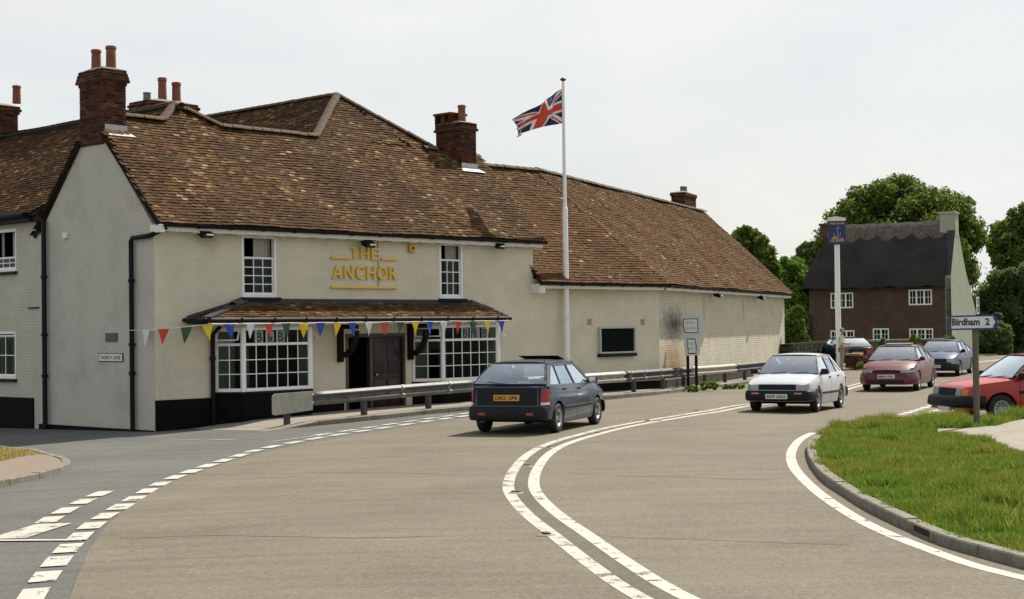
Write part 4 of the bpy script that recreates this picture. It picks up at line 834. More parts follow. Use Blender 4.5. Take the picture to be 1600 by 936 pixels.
# ---------------- gold lettering (a sign of its own)
(xa, za), (xb, zb) = fac(517, 436), fac(618, 438)
sg_ = thing('wall_lettering', 'raised gold letters reading THE ANCHOR between gilt bars on the cream wall', 'sign', PF.wor((xa + xb) / 2, 0, 0), PF.az)
xo = (xa + xb) / 2; M_LSIDE = mat('letter edge', (.10, .06, .02), .6, .1)
def letters(word, px0, px1, pyb, pyt):
    n = len(word); xs0, xs1 = fac(px0, pyb)[0], fac(px1, pyb)[0]; zb_ = fac((px0 + px1) / 2, pyb)[1]; h = fac((px0 + px1) / 2, pyt)[1] - zb_
    wd = {'I': .4, 'N': 1.05, 'O': 1.12, 'C': 1.0, 'T': .9, 'E': .82, 'R': .9, 'A': 1.05, 'H': 1.0}; tot = sum(wd[c] for c in word) + .28 * (n - 1); k = (xs1 - xs0) / tot; x = xs0
    for c in word:
        o = text_mesh(c, h, .06, wd[c] * k, bold=.015).build('letter', M_GOLD, sg_); o.location = (x + wd[c] * k / 2 - xo, -.005, zb_); x += (wd[c] + .28) * k
letters('ANCHOR', 518, 618, 436.5, 415.5); letters('THE', 546, 589, 405.5, 387)
for (p0, p1, py) in ((516, 545, 402.5), (594, 620, 405), (516, 618, 448.5)):
    (a, za), (b, zb) = fac(p0, py), fac(p1, py); mb = MB(); mb.bbox((a - xo, -.07, za - .03), (b - xo, -.005, za + .03), .012); mb.build('gilt_bar', M_GOLD, sg_)
# street name plate
yp, zp = gab(174, 558.5)
sp = thing('street_sign', 'small white street name plate low on the grey gable wall', 'street sign', PF.wor(-.004, yp, zp), PF.az - PI / 2)
mb = MB(); mb.bbox((-.50, -.02, -.10), (.50, 0, .10), .008); mb.build('rim', mat('sign black', (.02, .02, .02), .5, 0), sp)
mb = MB(); mb.box((-.475, -.0225, -.08), (.475, -.0195, .08)); mb.build('plate', M_WHITEW, sp)
for (t_, w_, x_) in (('CHURCH', .47, -.185), ('LANE', .31, .265)): o = text_mesh(t_, .09, .002, w_, bold=.02).build('lettering', mat('sign black', (.02, .02, .02), .5, 0), sp); o.location = (x_, -.024, -.045)

# ---------------- neighbouring house beyond the gable
nb = thing('neighbour_house', 'cream house with black plinth and sash windows joining the gable at left edge', 'house', PF.wor(0, GB, 0), PF.az - PI / 2)   # local x = towards the gable, y = into the house
NL = 9.0; NE = 5.12                                                   # local x from -NL to 0
yv = lambda px, py: GB - gab(px, py)[0]
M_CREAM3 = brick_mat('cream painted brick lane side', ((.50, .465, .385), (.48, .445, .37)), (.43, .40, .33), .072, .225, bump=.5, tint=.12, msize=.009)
wt = yv(24.5, 400); u_h = (wt - 1.15, wt, gab(20, 424)[1], gab(20, 357)[1]); wl_ = yv(24, 560); l_h = (wl_ - 1.2, wl_, gab(20, 592)[1], gab(20, 517)[1])
mb = MB(); wall_holes(mb, -NL, 0, -.5, NE + .1, [u_h, l_h], .12, .012); mb.build('front_wall', M_CREAM3, nb)
mb = MB(); mb.box((-NL, .2, -.5), (-NL + .2, 5, 7)); mb.box((-NL + .2, 4.8, -.5), (0, 5, 5.2)); mb.box((-NL + .2, .25, 2.6), (-.01, 4.8, 2.75)); mb.box((-NL + .2, 2.6, -.5), (-.01, 2.75, 5)); mb.build('inner_wall', M_ROOM, nb)
sash(nb, u_h, 'sash_window', 3, 2, u_h[2] + (u_h[3] - u_h[2]) * .35, .085); sash(nb, l_h, 'sash_window', 2, 2, u_h[2] * 0 + l_h[3] - .1, .085)
xp = yv(53, 640); mb = MB(); mb.bbox((-NL, -.03, -.5), (xp, .011, gab(30, 621)[1]), .01); mb.build('plinth', M_PLINTH, nb)
RYn = 2.6; zr = gab(60, 209, RYn)[1]; sln = (zr - NE) / (RYn + .25); UPn_ = Vector((0, RYn + .25, zr - NE))
tile_roof(nb, (0, -.25, NE + .05), XE, UPn_, [(-NL, 0), (.12, 0), (2.3, UPn_.length), (-NL, UPn_.length)], M_TILES, seed=71)
tile_roof(nb, (2.0, 5.2, NE), (-1, 0, 0), (0, -2.6, zr - NE), [(0, 0), (NL + 2, 0), (NL + 2, UPn_.length), (0, UPn_.length)], M_TILES, seed=72)
ridge_run(nb, (-NL, RYn, zr + .05), (2.3, RYn, zr + .05))
mb = MB(); mb.tube([(-NL, -.33, NE + .02), (-.1, -.33, NE + .02)], .07, 8); mb.box((-NL, -.26, NE - .14), (-.02, -.24, NE)); mb.box((-NL, -.24, NE - .14), (-.02, .02, NE - .12)); mb.build('gutter', M_BLACK, nb, 50)
xq = yv(10, 480); mb = MB(); mb.bbox((yv(44, 481) , -.03, gab(50, 481)[1] - .015), (yv(62, 481), .011, gab(50, 481)[1] + .015), .004); mb.build('wall_tie', M_BLACK, nb)
ux = 2.2; (vq, zq) = gab(28, 165, ux + .75); x1c = GB - vq; zc = gab(14, 158, ux)[1]
cN = chimney(nb, x1c - .9, x1c, ux, ux + .75, 6.4, zc, ((-3, .04), (-2, .08), (-1, .05)), seed=9); pot(cN, GB - gab(7, 150, ux)[0] - (x1c - .45), 0, zc - 6.4, .5, .12)

# ------------------------------------------------------------------ pavement in front of the pub, its kerb and the crash barrier
pk = smooth_path(G2([(405, 675), (455, 669), (480, 667), (580, 657), (660, 648.5), (740, 641), (830, 633.5), (932, 626), (1039, 616), (1110, 607.5), (1200, 596), (1310, 581), (1345, 577.5)]), .3)
def ramp(qi):
    return .008 + .107 * sstep(1.1, 2.5, PF.loc(pk[qi]).x)
pav = link('pub_kerb', None, kind='structure'); kerb_run(pk, pav, 1, hfun=ramp)
pin = offset(pk, .12)
pv_poly = pin[1:] + [WF.wor(WL + 7, .8), WF.wor(WL, .05), PF.wor(U1, .05), PF.wor(1.0, .05), PF.wor(.7, -.8)]
poly_sheet([V(p.x, p.y) for p in pv_poly], lambda x, y: .004 + .098 * sstep(1.1, 2.5, PF.loc((x, y, 0)).x), .5).build('pavement', M_PAVE, kind='structure')
bp_all = smooth_path(offset(pk, .42), .1)
def nearest(px, path):                                              # path index whose ground point projects nearest to the column px
    best, bi = 1e9, 0
    for i, p in enumerate(path):
        qv = CAM_M.transposed() @ (Vector((p.x, p.y, .4)) - CAM_P); x = CX + F_PX * qv.x / -qv.z
        if abs(x - px) < best: best, bi = abs(x - px), i
    return bi
br = thing('crash_barrier', 'long low steel crash barrier along the pavement outside the pub', 'barrier', drape(bp_all[0]))
B0 = Vector(drape(bp_all[0])); BT = .64; BH = .31
prof = [(.0, BH), (-.03, BH - .005), (-.085, BH - .06), (-.085, BH - .09), (-.01, BH - .135), (-.01, BH - .175), (-.085, .09), (-.085, .06), (-.03, .005), (0, 0)]
def beam_part(px0, px1, m, name='rail_beam', lift=0):
    i0, i1 = nearest(px0, bp_all), nearest(px1, bp_all); P = bp_all[i0:i1:4] + [bp_all[i1]]
    if len(P) < 2: return
    N_ = normals2(P); mb = MB()
    mb.grid(lambda i, j: Vector((P[i].x + N_[i].x * (prof[j][0] + .02), P[i].y + N_[i].y * (prof[j][0] + .02), gz(P[i].x, P[i].y) + .10 + BT - BH + prof[j][1] + lift)) - B0, len(P) - 1, len(prof) - 1)
    o = mb.build(name, m, br, 40); md = o.modifiers.new('t', 'SOLIDIFY'); md.thickness = .012
M_BARW = mat('pale barrier paint', (.36, .345, .29), .5, .15, 6, col2=(.18, .16, .12), var2=.5, scale2=4)
beam_part(487, 735, M_GALV); beam_part(735, 975, M_BARW); beam_part(976, 1081, M_GALVD); beam_part(1082, 1150, M_BARW); beam_part(1151, 1240, M_GALVD)
i0 = nearest(424, bp_all); i1 = nearest(487, bp_all); A, B = bp_all[i0], bp_all[i1]; nn = normals2([A, B])[0]; mb = MB()
def pl(p, off, z): return Vector((p.x + nn.x * off, p.y + nn.y * off, gz(p.x, p.y) + .10 + z)) - B0
mb.prism([pl(A, -.09, .22), pl(A.lerp(B, .06), -.09, .19), pl(B, -.09, .24), pl(B, -.09, BT + .02), pl(A.lerp(B, .06), -.09, BT + .02), pl(A, -.09, BT - .03)], nn * .05); mb.build('end_panel', M_BARW, br)
for k, i in enumerate(range(i0 + 5, nearest(1235, bp_all), 24)):
    p = bp_all[i]; n_1 = normals2(bp_all)[i]; c = Vector((p.x + n_1.x * .09, p.y + n_1.y * .09, gz(p.x, p.y))) - B0
    mb = MB(); mb.beam(c + Vector((0, 0, -.2)), c + Vector((0, 0, .10 + BT - .04)), .11, .11, up=n_1); mb.build('post', M_GALVD, br)
for px in (486, 628, 702, 905, 985, 1007, 1033, 1058, 1081, 1150):
    i = nearest(px, bp_all); p = bp_all[i]; n_1 = normals2(bp_all)[i]; d = Vector((n_1.y, -n_1.x, 0)) * .03; mb = MB()
    mb.grid(lambda a, j: Vector((p.x + n_1.x * (prof[j][0] + .004), p.y + n_1.y * (prof[j][0] + .004), gz(p.x, p.y) + .10 + BT - BH + prof[j][1] * 1.04 - .005)) + (d if a else -d) - B0, 1, len(prof) - 1); o = mb.build('joint_strap', M_BARW, br); md = o.modifiers.new('t', 'SOLIDIFY'); md.thickness = .01
mb = MB()
for i in range(nearest(492, bp_all), nearest(975, bp_all), 5):
    p = bp_all[i]; n_1 = normals2(bp_all)[i]; c = Vector((p.x - n_1.x * .0, p.y - n_1.y * .0, gz(p.x, p.y) + .10 + BT - BH / 2 - .02)) - B0; mb.beam(c, c + n_1 * -.03, .05, .03)
mb.build('reflectors', mat('dull red reflector', (.16, .06, .04), .4, .2), br, kind='stuff')

# ------------------------------------------------------------------ flag pole and flag
PV = -.2; fx = fac(886, 560, PV)[0]; ztop = fac(884.5, 127, PV)[1]; zg = gz(*PF.wor(fx, PV).xy) + .10 - PF.o.z
fp_ = thing('flagpole', 'tall white flagpole against the cream wall of the pub', 'flagpole', PF.wor(fx, PV, zg), PF.az)
zs_ = fac(885, 325, PV)[1] - zg; H_ = ztop - zg
mb = MB(); mb.lathe([(.0, 0), (.085, 0), (.08, zs_ - .05), (.078, zs_), (.06, zs_ + .02), (.055, zs_ + .1), (.042, H_)], n=14); mb.build('pole', M_WHITE, fp_, 40)
mb = MB(); mb.lathe([(.0, H_ - .02), (.05, H_ - .01), (.085, H_ + .03), (.085, H_ + .055), (.04, H_ + .09), (0, H_ + .1)], n=14); mb.build('finial', mat('dark red finial', (.05, .015, .01), .4, .1), fp_, 50)
for zz in (fac(886, 498, PV)[1] - zg, fac(886, 560, PV)[1] - zg): mb = MB(); mb.lathe([(.083, -.04), (.10, -.04), (.10, .04), (.083, .04)], (0, 0, zz), n=14); mb.beam((0, .09, zz), (0, -PV, zz), .08, .07); mb.build('wall_bracket', M_WHITEW, fp_, 40)
mb = MB(); mb.tube([(-.075, -.02, 1.0), (-.07, -.02, H_ - .1)], .006, 5); mb.build('halyard', M_WHITEW, fp_)
fl = thing('flag', 'blue white and red crossed flag flying from the white flagpole', 'flag', PF.wor(fx, PV, 0), PF.az)
top_px = [(882, 136), (869, 145), (847, 161), (826, 171), (803, 184)]; bot_px = [(881, 192), (862, 196), (840, 200.5), (819, 207), (801, 218)]
def pl_at(L_, t): k = min(int(t * 4), 3); f_ = t * 4 - k; return (L_[k][0] + (L_[k + 1][0] - L_[k][0]) * f_, L_[k][1] + (L_[k + 1][1] - L_[k][1]) * f_)
def flagp(s, t):                                                     # s along the fly, t down the hoist
    A = pl_at(top_px, s); B = pl_at(bot_px, s); px, py = A[0] + (B[0] - A[0]) * t, A[1] + (B[1] - A[1]) * t
    if s > .72: px += (s - .72) / .28 * 12 * math.sin(t * PI * 1.0) * (1 if t < .55 else .7)
    px += 1.6 * math.sin(t * 6 + s * 9) * s; py += 2.5 * math.sin(s * 8.5 + t * 2) * s
    y0 = .75 * s; x, z = fac(px, py, PV + y0); y = y0 + .16 * math.sin(s * 8 + t * 2.6) * min(1, s * 3) + .06 * math.sin(s * 17 - t * 4) * min(1, s * 3)
    return (x - fx, y, z)
def jack(s, t):
    x, y = s * 60 - 30, 15 - t * 30
    if abs(x) < 3 or abs(y) < 3: return 1
    if abs(x) < 5 or abs(y) < 5: return 2
    d1, d2 = (x + 2 * y) / math.sqrt(5), (x - 2 * y) / math.sqrt(5)
    if abs(d1) < 3: return 1 if (-2 < d1 < 0 if x < 0 else 0 < d1 < 2) else 2
    if abs(d2) < 3: return 1 if (0 < d2 < 2 if x < 0 else -2 < d2 < 0) else 2
    return 0
nu, nv = 96, 60; mb = MB(); mb.grid(lambda i, j: flagp(i / nu, j / nv), nu, nv); mb.m = [jack((i + .5) / nu, (j + .5) / nv) for i in range(nu) for j in range(nv)]
o = mb.build('flag_cloth', [mat('flag navy', (.012, .016, .075), .8, .1), mat('flag red', (.56, .055, .022), .8, .1), mat('flag white', (.70, .69, .68), .8, .06)], fl, 70)

# ------------------------------------------------------------------ bunting
def proj(p): qv = CAM_M.transposed() @ (Vector(p) - CAM_P); return CX + F_PX * qv.x / -qv.z, CY - F_PX * qv.y / -qv.z
PEN = [(228, 'w'), (255, 'r'), (291, 'g'), (324, 'y'), (358, 'b'), (391, 'w'), (420, 'r'), (447, 'g'), (474, 'y'), (500, 'b'), (527, 'y'), (550, 'b'), (576, 'w'), (601, 'r'), (625, 'g'), (649, 'y'), (671, 'b'), (693, 'w'), (716, 'r'), (739, 'g'), (761, 'y'), (783, 'b')]
PM = {'w': mat('white pennant', (.62, .62, .68), .7, .08), 'r': mat('red pennant', (.50, .045, .02), .7, .08), 'g': mat('green pennant', (.022, .075, .03), .7, .08), 'y': mat('yellow pennant', (.68, .46, .012), .7, .08), 'b': mat('blue pennant', (.018, .055, .34), .7, .08)}
p_l = PF.wor(-.16, vd, gab(208, 516)[1]); p_k = PF.wor(-.12, -.16, (gab(208, 516)[1] + 2.40) / 2); p_c = PF.wor(xl + .1, CP - .08, 2.40); p_r = PF.wor(xr - .1, CP - .08, 2.42)
bt = thing('bunting', 'string of coloured triangular pennants hung along the canopy gutter', 'bunting', p_c, PF.az)
def to_l(p): d = Vector(p) - p_c; return Vector((d.dot(PF.e), d.dot(PF.b), d.z))
cord = []
def cordp(t):                                                        # t in 0..2
    if t < 1: p = p_l.lerp(p_k, t / .4) if t < .4 else p_k.lerp(p_c, (t - .4) / .6); p.z -= .05 * 4 * t * (1 - t); return p
    u = t - 1; p = p_c.lerp(p_r, u); p.z -= .012 * abs(math.sin(u * PI * 9)); return p
def solve(px):
    lo, hi = 0, 2
    for _ in range(40):
        m_ = (lo + hi) / 2
        if proj(cordp(m_))[0] < px: lo = m_
        else: hi = m_
    return lo
mb = MB(); mb.tube([to_l(cordp(k / 40)) for k in range(81)], .007, 5); mb.build('cord', M_WHITEW, bt)
for k, (px, c) in enumerate(PEN):
    t = solve(px); p = to_l(cordp(t)); w = .13 * random.uniform(.9, 1.1); h = .34 * random.uniform(.92, 1.08); tw = random.uniform(-.5, .5); sw = random.uniform(-.04, .04)
    q2 = to_l(cordp(t + .003)) - p; q2.normalize(); mb = MB(); nr = 5; vs = []; cu = random.uniform(-.05, .05)
    for r_ in range(nr + 1):
        f_ = r_ / nr; ww = w * (1 - f_) + .004; bl = cu * f_ * f_
        for sd in (-1, 1): vs.append(p + q2 * (sd * ww) + Vector((sw * f_, -.012 - bl + sd * ww * tw * f_, -h * f_ - .004)))
    mb.add(vs, [(2 * r_, 2 * r_ + 1, 2 * r_ + 3, 2 * r_ + 2) for r_ in range(nr)]); o = mb.build('pennant', PM[c], bt); md = o.modifiers.new('t', 'SOLIDIFY'); md.thickness = .002

# ------------------------------------------------------------------ signs
# two-panel direction sign by the far wing
x0_, z0_ = WF.fac(1080, 524, -.55); base = WF.wor(x0_, -.55, 0)
faz = math.atan2(base.y, base.x) - PI / 2 + rad(6)
zb = gz(base.x, base.y) + .1
ds = thing('direction_sign', 'tall grey road sign board with two arrow panels on black posts by the wall', 'road sign', (base.x, base.y, zb), faz)
SF = Frame((base.x, base.y, zb), faz)
cr = [SF.fac(*p) for p in ((1064, 493.5), (1095.5, 493.5), (1093, 555), (1070.5, 556))]
mb = MB(); mb.prism([(x, -.03, z) for x, z in cr[::-1]], (0, .025, 0)); mb.build('board', mat('pale grey sign', (.50, .54, .56), .4, .08, 8), ds)
M_SBK = mat('sign black ink', (.03, .03, .035), .5, 0); M_SWH = mat('sign panel white', (.62, .63, .58), .4, .05); M_SGR = mat('faded sign lettering', (.42, .42, .38), .5, .2, 30)
def panel(pts, ins=.028):
    P = [Vector((x, 0, z)) for x, z in [SF.fac(*p) for p in pts]]; c = sum(P, Vector()) / len(P)
    mb = MB(); mb.prism([p + Vector((0, -.0375, 0)) for p in P], (0, .006, 0)); mb.build('panel_border', M_SBK, ds)
    mb = MB(); mb.prism([p + (c - p).normalized() * ins * 1.3 + Vector((0, -.040, 0)) for p in P], (0, .002, 0)); mb.build('panel', M_SWH, ds)
panel([(1067, 498), (1090.5, 497.5), (1091, 520.5), (1070, 520.5), (1066.5, 509)]); panel([(1073, 529), (1086, 529), (1088.5, 541), (1087.5, 553), (1075, 553)])
for (pa, pb, y_) in ((1072, 1086, 504), (1072, 1088, 513), (1075.5, 1084, 537), (1075.5, 1083, 545)):
    (a, za), (b, zb2) = SF.fac(pa, y_), SF.fac(pb, y_); mb = MB()
    for k in range(7):
        u0 = a + (b - a) * k / 7; mb.box((u0, -.0425, za - .035 - .01 * (k % 3 == 1)), (u0 + (b - a) / 7 * .72, -.0405, za + .03 + .02 * (k % 3 == 0)))
    mb.build('lettering', M_SGR, ds)
for px in (1075, 1088): x, _ = SF.fac(px, 570); mb = MB(); mb.box((x - .045, -.004, -.3), (x + .045, .07, SF.fac(px, 500)[1])); mb.build('post', M_BLACK, ds)
# finger post on the verge
bpnt = ground(1526.5, 668, .1); faz = math.atan2(bpnt.y, bpnt.x) - PI / 2
fs_ = thing('finger_sign', 'white arrow sign with blue border reading Birdham 2 on grey post', 'road sign', bpnt, faz); SF = Frame(bpnt, faz)
mb = MB(); mb.lathe([(0, -.2), (.058, -.2), (.055, SF.fac(1524, 500)[1])], (0, .04, 0), n=14); mb.build('post', mat('brown grey post', (.10, .085, .075), .7, .2, 8), fs_, 50)
def spoly(ins, y, d, name, m):
    P = [SF.fac(*p) for p in ((1484, 493.5), (1553, 491.5), (1564, 503), (1553.5, 514.5), (1484, 516))]; P = [Vector((x, 0, z)) for x, z in P]; c = sum(P, Vector()) / 5
    Q = [Vector((p.x + (-ins if p.x > c.x else ins), y, p.z + (-ins if p.z > c.z + .05 else ins if p.z < c.z - .05 else 0))) for p in P]; mb = MB(); mb.prism(Q[::-1], (0, d, 0)); return mb.build(name, m, fs_)
spoly(0, -.04, .03, 'board', mat('sign blue', (.012, .035, .16), .4, 0)); spoly(.03, -.0435, .003, 'face', mat('sign face', (.60, .62, .60), .4, .05))
x0, z0 = SF.fac(1487.5, 509); x1 = SF.fac(1531, 509)[0]; hz_ = SF.fac(1500, 497.5)[1] - z0
o = text_mesh('Birdham', hz_, .002, x1 - x0, bold=.035).build('lettering', M_SBK, fs_); o.location = ((x0 + x1) / 2, -.046, z0)
x2, x3 = SF.fac(1539.5, 509)[0], SF.fac(1546.5, 509)[0]; o = text_mesh('2', hz_, .002, x3 - x2, bold=.035).build('numeral', M_SBK, fs_); o.location = ((x2 + x3) / 2, -.046, z0)
c = [SF.fac(*p) for p in ((1551, 496.5), (1555, 496.5), (1560, 503), (1555, 510), (1551, 510), (1555.5, 503))]; mb = MB(); mb.prism([(x, -.046, z) for x, z in c[::-1]], (0, .002, 0)); mb.build('chevron', M_SBK, fs_)
# the inn sign on its post
ppos = ground(1311.5, 578); faz = math.atan2(ppos.y, ppos.x) - PI / 2; SF = Frame(ppos, faz)
ps = thing('inn_sign', 'dark blue hanging board on tall white post before the thatched cottage', 'pub sign', ppos, faz)
(xa, za), (xb, zb) = SF.fac(1294, 346), SF.fac(1322, 382); xp_ = SF.fac(1309, 470)[0]; zsb = zb
xb0 = SF.fac(1308, 384)[0]
mb = MB(); mb.tube([(0, 0, -.3), (xp_, 0, 3), (xb0, 0, za + .1)], [.13, .12, .11], 8); mb.build('post', M_WHITE, ps, 30)
mb = MB(); mb.bbox((xa, -.19, zb), (xb, -.11, za), .012); bd = mb.build('sign_board', mat('inn sign blue', (.010, .016, .085), .35, .15, 6), ps)
mb = MB(); mb.prism([(xa - .02, -.24, za), (xb + .0, -.24, za), (xb + .0, -.24, za + .12), ((xa + xb) / 2, -.24, za + .2), (xa - .02, -.24, za + .16)], (0, .3, 0)); mb.build('cap', M_WHITEW, ps)
M_SY = mat('sign yellow', (.46, .40, .20), .5, .1); M_SB = mat('sign pale blue', (.20, .27, .42), .5, .3, 12); M_SO = mat('sign orange', (.45, .25, .04), .5, .2)
W_ = xb - xa; Hh = za - zb; xm = (xa + xb) / 2
for (t_, f_, wd_) in (('FREE HOUSE', .855, .8), ('THE ANCHOR', .115, .8)):
    o = text_mesh(t_, .075, .002, W_ * wd_, bold=.03).build('lettering', M_SY, bd); o.location = (xm, -.192, zb + Hh * f_)
mb = MB(); ya = -.1925; yb2 = .0015
def anch(pts, r): mb.tube([(xm + x * W_, ya, zb + z * Hh) for x, z in pts], r, 6)
anch([(.02, .30), (.05, .74)], .018); anch([(-.1, .66), (.17, .70)], .014); anch([(-.2, .46), (-.16, .36), (.0, .29), (.15, .36), (.2, .5)], .02); anch([(.01, .76), (.05, .80), (.09, .77), (.05, .73), (.01, .76)], .012); mb.build('anchor_emblem', M_SB, bd)
mb = MB(); mb.prism([(xm - W_ * .36, ya, zb + Hh * .22), (xm + W_ * .36, ya, zb + Hh * .2), (xm + W_ * .36, ya, zb + Hh * .27), (xm + W_ * .1, ya, zb + Hh * .25), (xm - W_ * .2, ya, zb + Hh * .33)], (0, .002, 0)); mb.build('painted_band', M_SO, bd)

# ------------------------------------------------------------------ cars
def paint(name, col, metal=.0, rough=.34, coat=.32): return mat(name, col, rough, .04, 3, metal=metal, coat=coat, spec=.35)
M_TYRE = mat('tyre rubber', (.012, .012, .012), .8, .2, 20); M_HUB = mat('wheel trim', (.38, .39, .40), .35, .1, metal=.5); M_TRIM = mat('black bumper plastic', (.010, .0105, .012), .55, .15, 10, spec=.22)
M_SEAL = mat('window rubber', (.008, .008, .008), .6, 0); M_UNDER = mat('car underside', (.006, .006, .006), .9, 0); M_SEAT = mat('seat cloth', (.035, .035, .04), .9, .2, 20)
M_HEAD = mat('headlamp glass', (.26, .29, .33), .12, .1, 40, spec=.8); M_TAIL = mat('red tail lamp', (.26, .014, .008), .2, .1, 30); M_AMB = mat('amber lamp', (.55, .18, .01), .2, .1, 30)
M_CHROME = mat('chrome', (.6, .6, .6), .2, 0, metal=1); M_PLW = mat('white number plate', (.70, .70, .64), .4, .04); M_PLY = mat('yellow number plate', (.66, .36, .03), .4, .04); M_PLK = mat('plate lettering', (.02, .02, .02), .5, 0)
M_REFLECTW = mat('white lamp lens', (.6, .6, .58), .2, 0)
def car(S, label, front, heading, nm='car', group=None):
    """S: the shape of one kind of car (x forward, origin on the ground midway between the axles); front: ground point under the front axle"""
    wb = S['wb']; xf, xr = S['xf'], S['xr']; h = Vector((math.cos(heading), math.sin(heading), 0)); c = Vector(front) - h * wb / 2
    R = S.get('R', .29); xwF, xwR = wb / 2, -wb / 2; Ra = R + .055; W = S['W'] / 2
    zf_, zr_ = gz(*(c + h * wb / 2).xy) + .008, gz(*(c - h * wb / 2).xy) + .008
    root = thing(nm, label, 'car', (c.x, c.y, (zf_ + zr_) / 2), heading, group); root.rotation_euler = (0, -math.atan2(zf_ - zr_, wb), heading)
    P = S['paint']; plan = S['plan']; deck = S['deck']; sill = S.get('sill', .19)
    pX, pY = [p[0] for p in plan], [p[1] for p in plan]; hwf = lambda x: float(np.interp(x, pX, pY)) * W
    dX = [d[0] for d in deck]; ze = lambda x: float(np.interp(x, dX, [d[1] for d in deck])); zc = lambda x: float(np.interp(x, dX, [d[2] for d in deck]))
    rkF, rkR = S.get('rakeF', .1), S.get('rakeR', .1)
    def warp(x, z):
        if x > xwF + .3: return x - (x - xwF - .3) / (xf - xwF - .3) * rkF * (z - .45)
        if x < xwR - .3: return x + (xwR - .3 - x) / (xwR - .3 - xr) * rkR * (z - .45)
        return x
    def yf(z, zt): return float(np.interp(z, [.15, .30, .50, .72, zt - .03, zt], [.945, .985, 1.0, .99, .965, .935]))
    def zbot(x):
        for xw in (xwF, xwR):
            if abs(x - xw) < Ra: return R + math.sqrt(max(0, Ra * Ra - (x - xw) ** 2))
        if x > xwF: return .27
        if x < xwR: return .29
        return sill
    xs = sorted({*pX, *dX, *[xw + Ra * math.cos(PI * k / 12) for xw in (xwF, xwR) for k in range(13)], *[xw + s_ * (Ra + .002) for xw in (xwF, xwR) for s_ in (-1, 1)], *S['doors'], *S.get('doors2', S['doors'])})
    xs = [x for x in xs if xr <= x <= xf]
    fr = [0, .12, .28, .45, .62, .78, .92, 1]; tops = [.86, .55, .25, 0]
    def section(x):
        zt, zm, zb = ze(x), zc(x), zbot(x); hw_ = hwf(x); pts = [(hw_ * yf(zb, zt) - .16, zb)]
        for f in fr: z = zb + (zt - zb) * f; pts.append((hw_ * yf(z, zt), z))
        for f, k in zip(tops, (.55, .88, .97, 1)): pts.append((hw_ * .935 * f, zt + (zm - zt) * k))
        return pts
    secs = [section(x) for x in xs]; ns = len(secs[0]); xA, xC = S['A'][0], S['C'][0]
    groups = {'body': MB()}; d0, d1 = S['doors'][0], S['doors'][-1]
    rng_doors = list(zip(S['doors'], S['doors'][1:]))
    for i in range(len(xs) - 1):
        xm = (xs[i] + xs[i + 1]) / 2
        for sd in (-1, 1):
            for k in range(ns - 1):
                if k >= len(fr) and xC < xm < xA: continue          # open to the cabin
                key = 'body'
                if 1 <= k <= len(fr) - 1:
                    for di, (a, b) in enumerate(rng_doors):
                        if a < xm < b: key = ('door', di, sd)
                elif k >= len(fr) and xm > xA: key = ('bonnet',)
                elif k >= len(fr) and xm < xC: key = ('boot_lid',)
                mb = groups.setdefault(key, MB())
                q = []
                for (ii, kk) in ((i, k), (i + 1, k), (i + 1, k + 1), (i, k + 1)): y, z = secs[ii][kk]; q.append((warp(xs[ii], z), y * sd, z))
                mb.add(q, [(0, 1, 2, 3)])
    for ii in (0, len(xs) - 1):                                     # end caps
        pts = secs[ii]; L_ = [(warp(xs[ii], z), y, z) for y, z in pts[1:]] + [(warp(xs[ii], z), -y, z) for y, z in pts[1:-1][::-1]]; groups['body'].add(L_, [tuple(range(len(L_)))])
    def weld(mb): 
        me = mb.mesh('x', P, None); bm = bmesh.new(); bm.from_mesh(me); bmesh.ops.remove_doubles(bm, verts=bm.verts, dist=.0008); bmesh.ops.recalc_face_normals(bm, faces=bm.faces); bm.to_mesh(me); bm.free()
        me.polygons.foreach_set('use_smooth', [True] * len(me.polygons)); me.set_sharp_from_angle(angle=rad(32)); return me
    doors = {}
    for key, mb in groups.items():
        nm_ = key if isinstance(key, str) else key[0]; o = link(nm_, weld(mb), root)
        if nm_ == 'door': doors[key[1:]] = o
    # seams and door handles
    ymid = lambda x, z: hwf(x) * yf(z, ze(x))
    for x in S['doors']:
        if any(abs(x - xw) < Ra for xw in (xwF, xwR)): continue
        for sd in (-1, 1):
            mb = MB(); n = 8; mb.grid(lambda i, j: (x + (-.006, .006)[j], sd * (ymid(x, sill + (ze(x) - sill) * i / n) + .003), sill + (ze(x) - sill) * i / n), n, 1); mb.build('door_seam', M_SEAL, root)
    for (di, sd), o in doors.items():
        a, b = rng_doors[di]; xh = a + .14; z = ze(xh) - .10; mb = MB(); y = ymid(xh, z); mb.bbox((xh - .07, sd * (y - .005), z - .018), (xh + .07, sd * (y + .02), z + .018), .006); mb.build('handle', S.get('handle', M_TRIM), o)
    if S.get('strip'):
        zs = S['strip']
        for sd in (-1, 1):
            for (a, b) in ((xwR + Ra + .03, xwF - Ra - .03),):
                n = 10; mb = MB(); mb.grid(lambda i, j: (a + (b - a) * i / n, sd * (ymid(a + (b - a) * i / n, zs) + (.004, .014, .014, .004)[j]), zs + (-.03, -.022, .022, .03)[j]), n, 3); mb.build('rubbing_strip', M_TRIM, root)
    # cabin
    (xA, zA), (xa, za), (xc, zcR), (xC, zC) = S['A'], S['a'], S['c'], S['C']; yb = hwf(0) * .935; yr = S['yr']
    zroof = lambda x: za + (zcR - za) * (x - xa) / (xc - xa) + S.get('arch', .03) * (1 - ((x - (xa + xc) / 2) / ((xa - xc) / 2)) ** 2)
    zbelt = lambda x: ze(x)
    def side(x, z):
        f = (z - .9) / (za - .9); return yb + (yr - yb) * f
    nx, ny = 10, 8; mb = MB()
    mb.grid(lambda i, j: ((lambda x, t: (x, t * (yr + .012), zroof(x) + .035 * (1 - abs(t) ** 3) + .006))(xa + (xc - xa) * i / nx + .0, -1 + 2 * j / ny)), nx, ny)
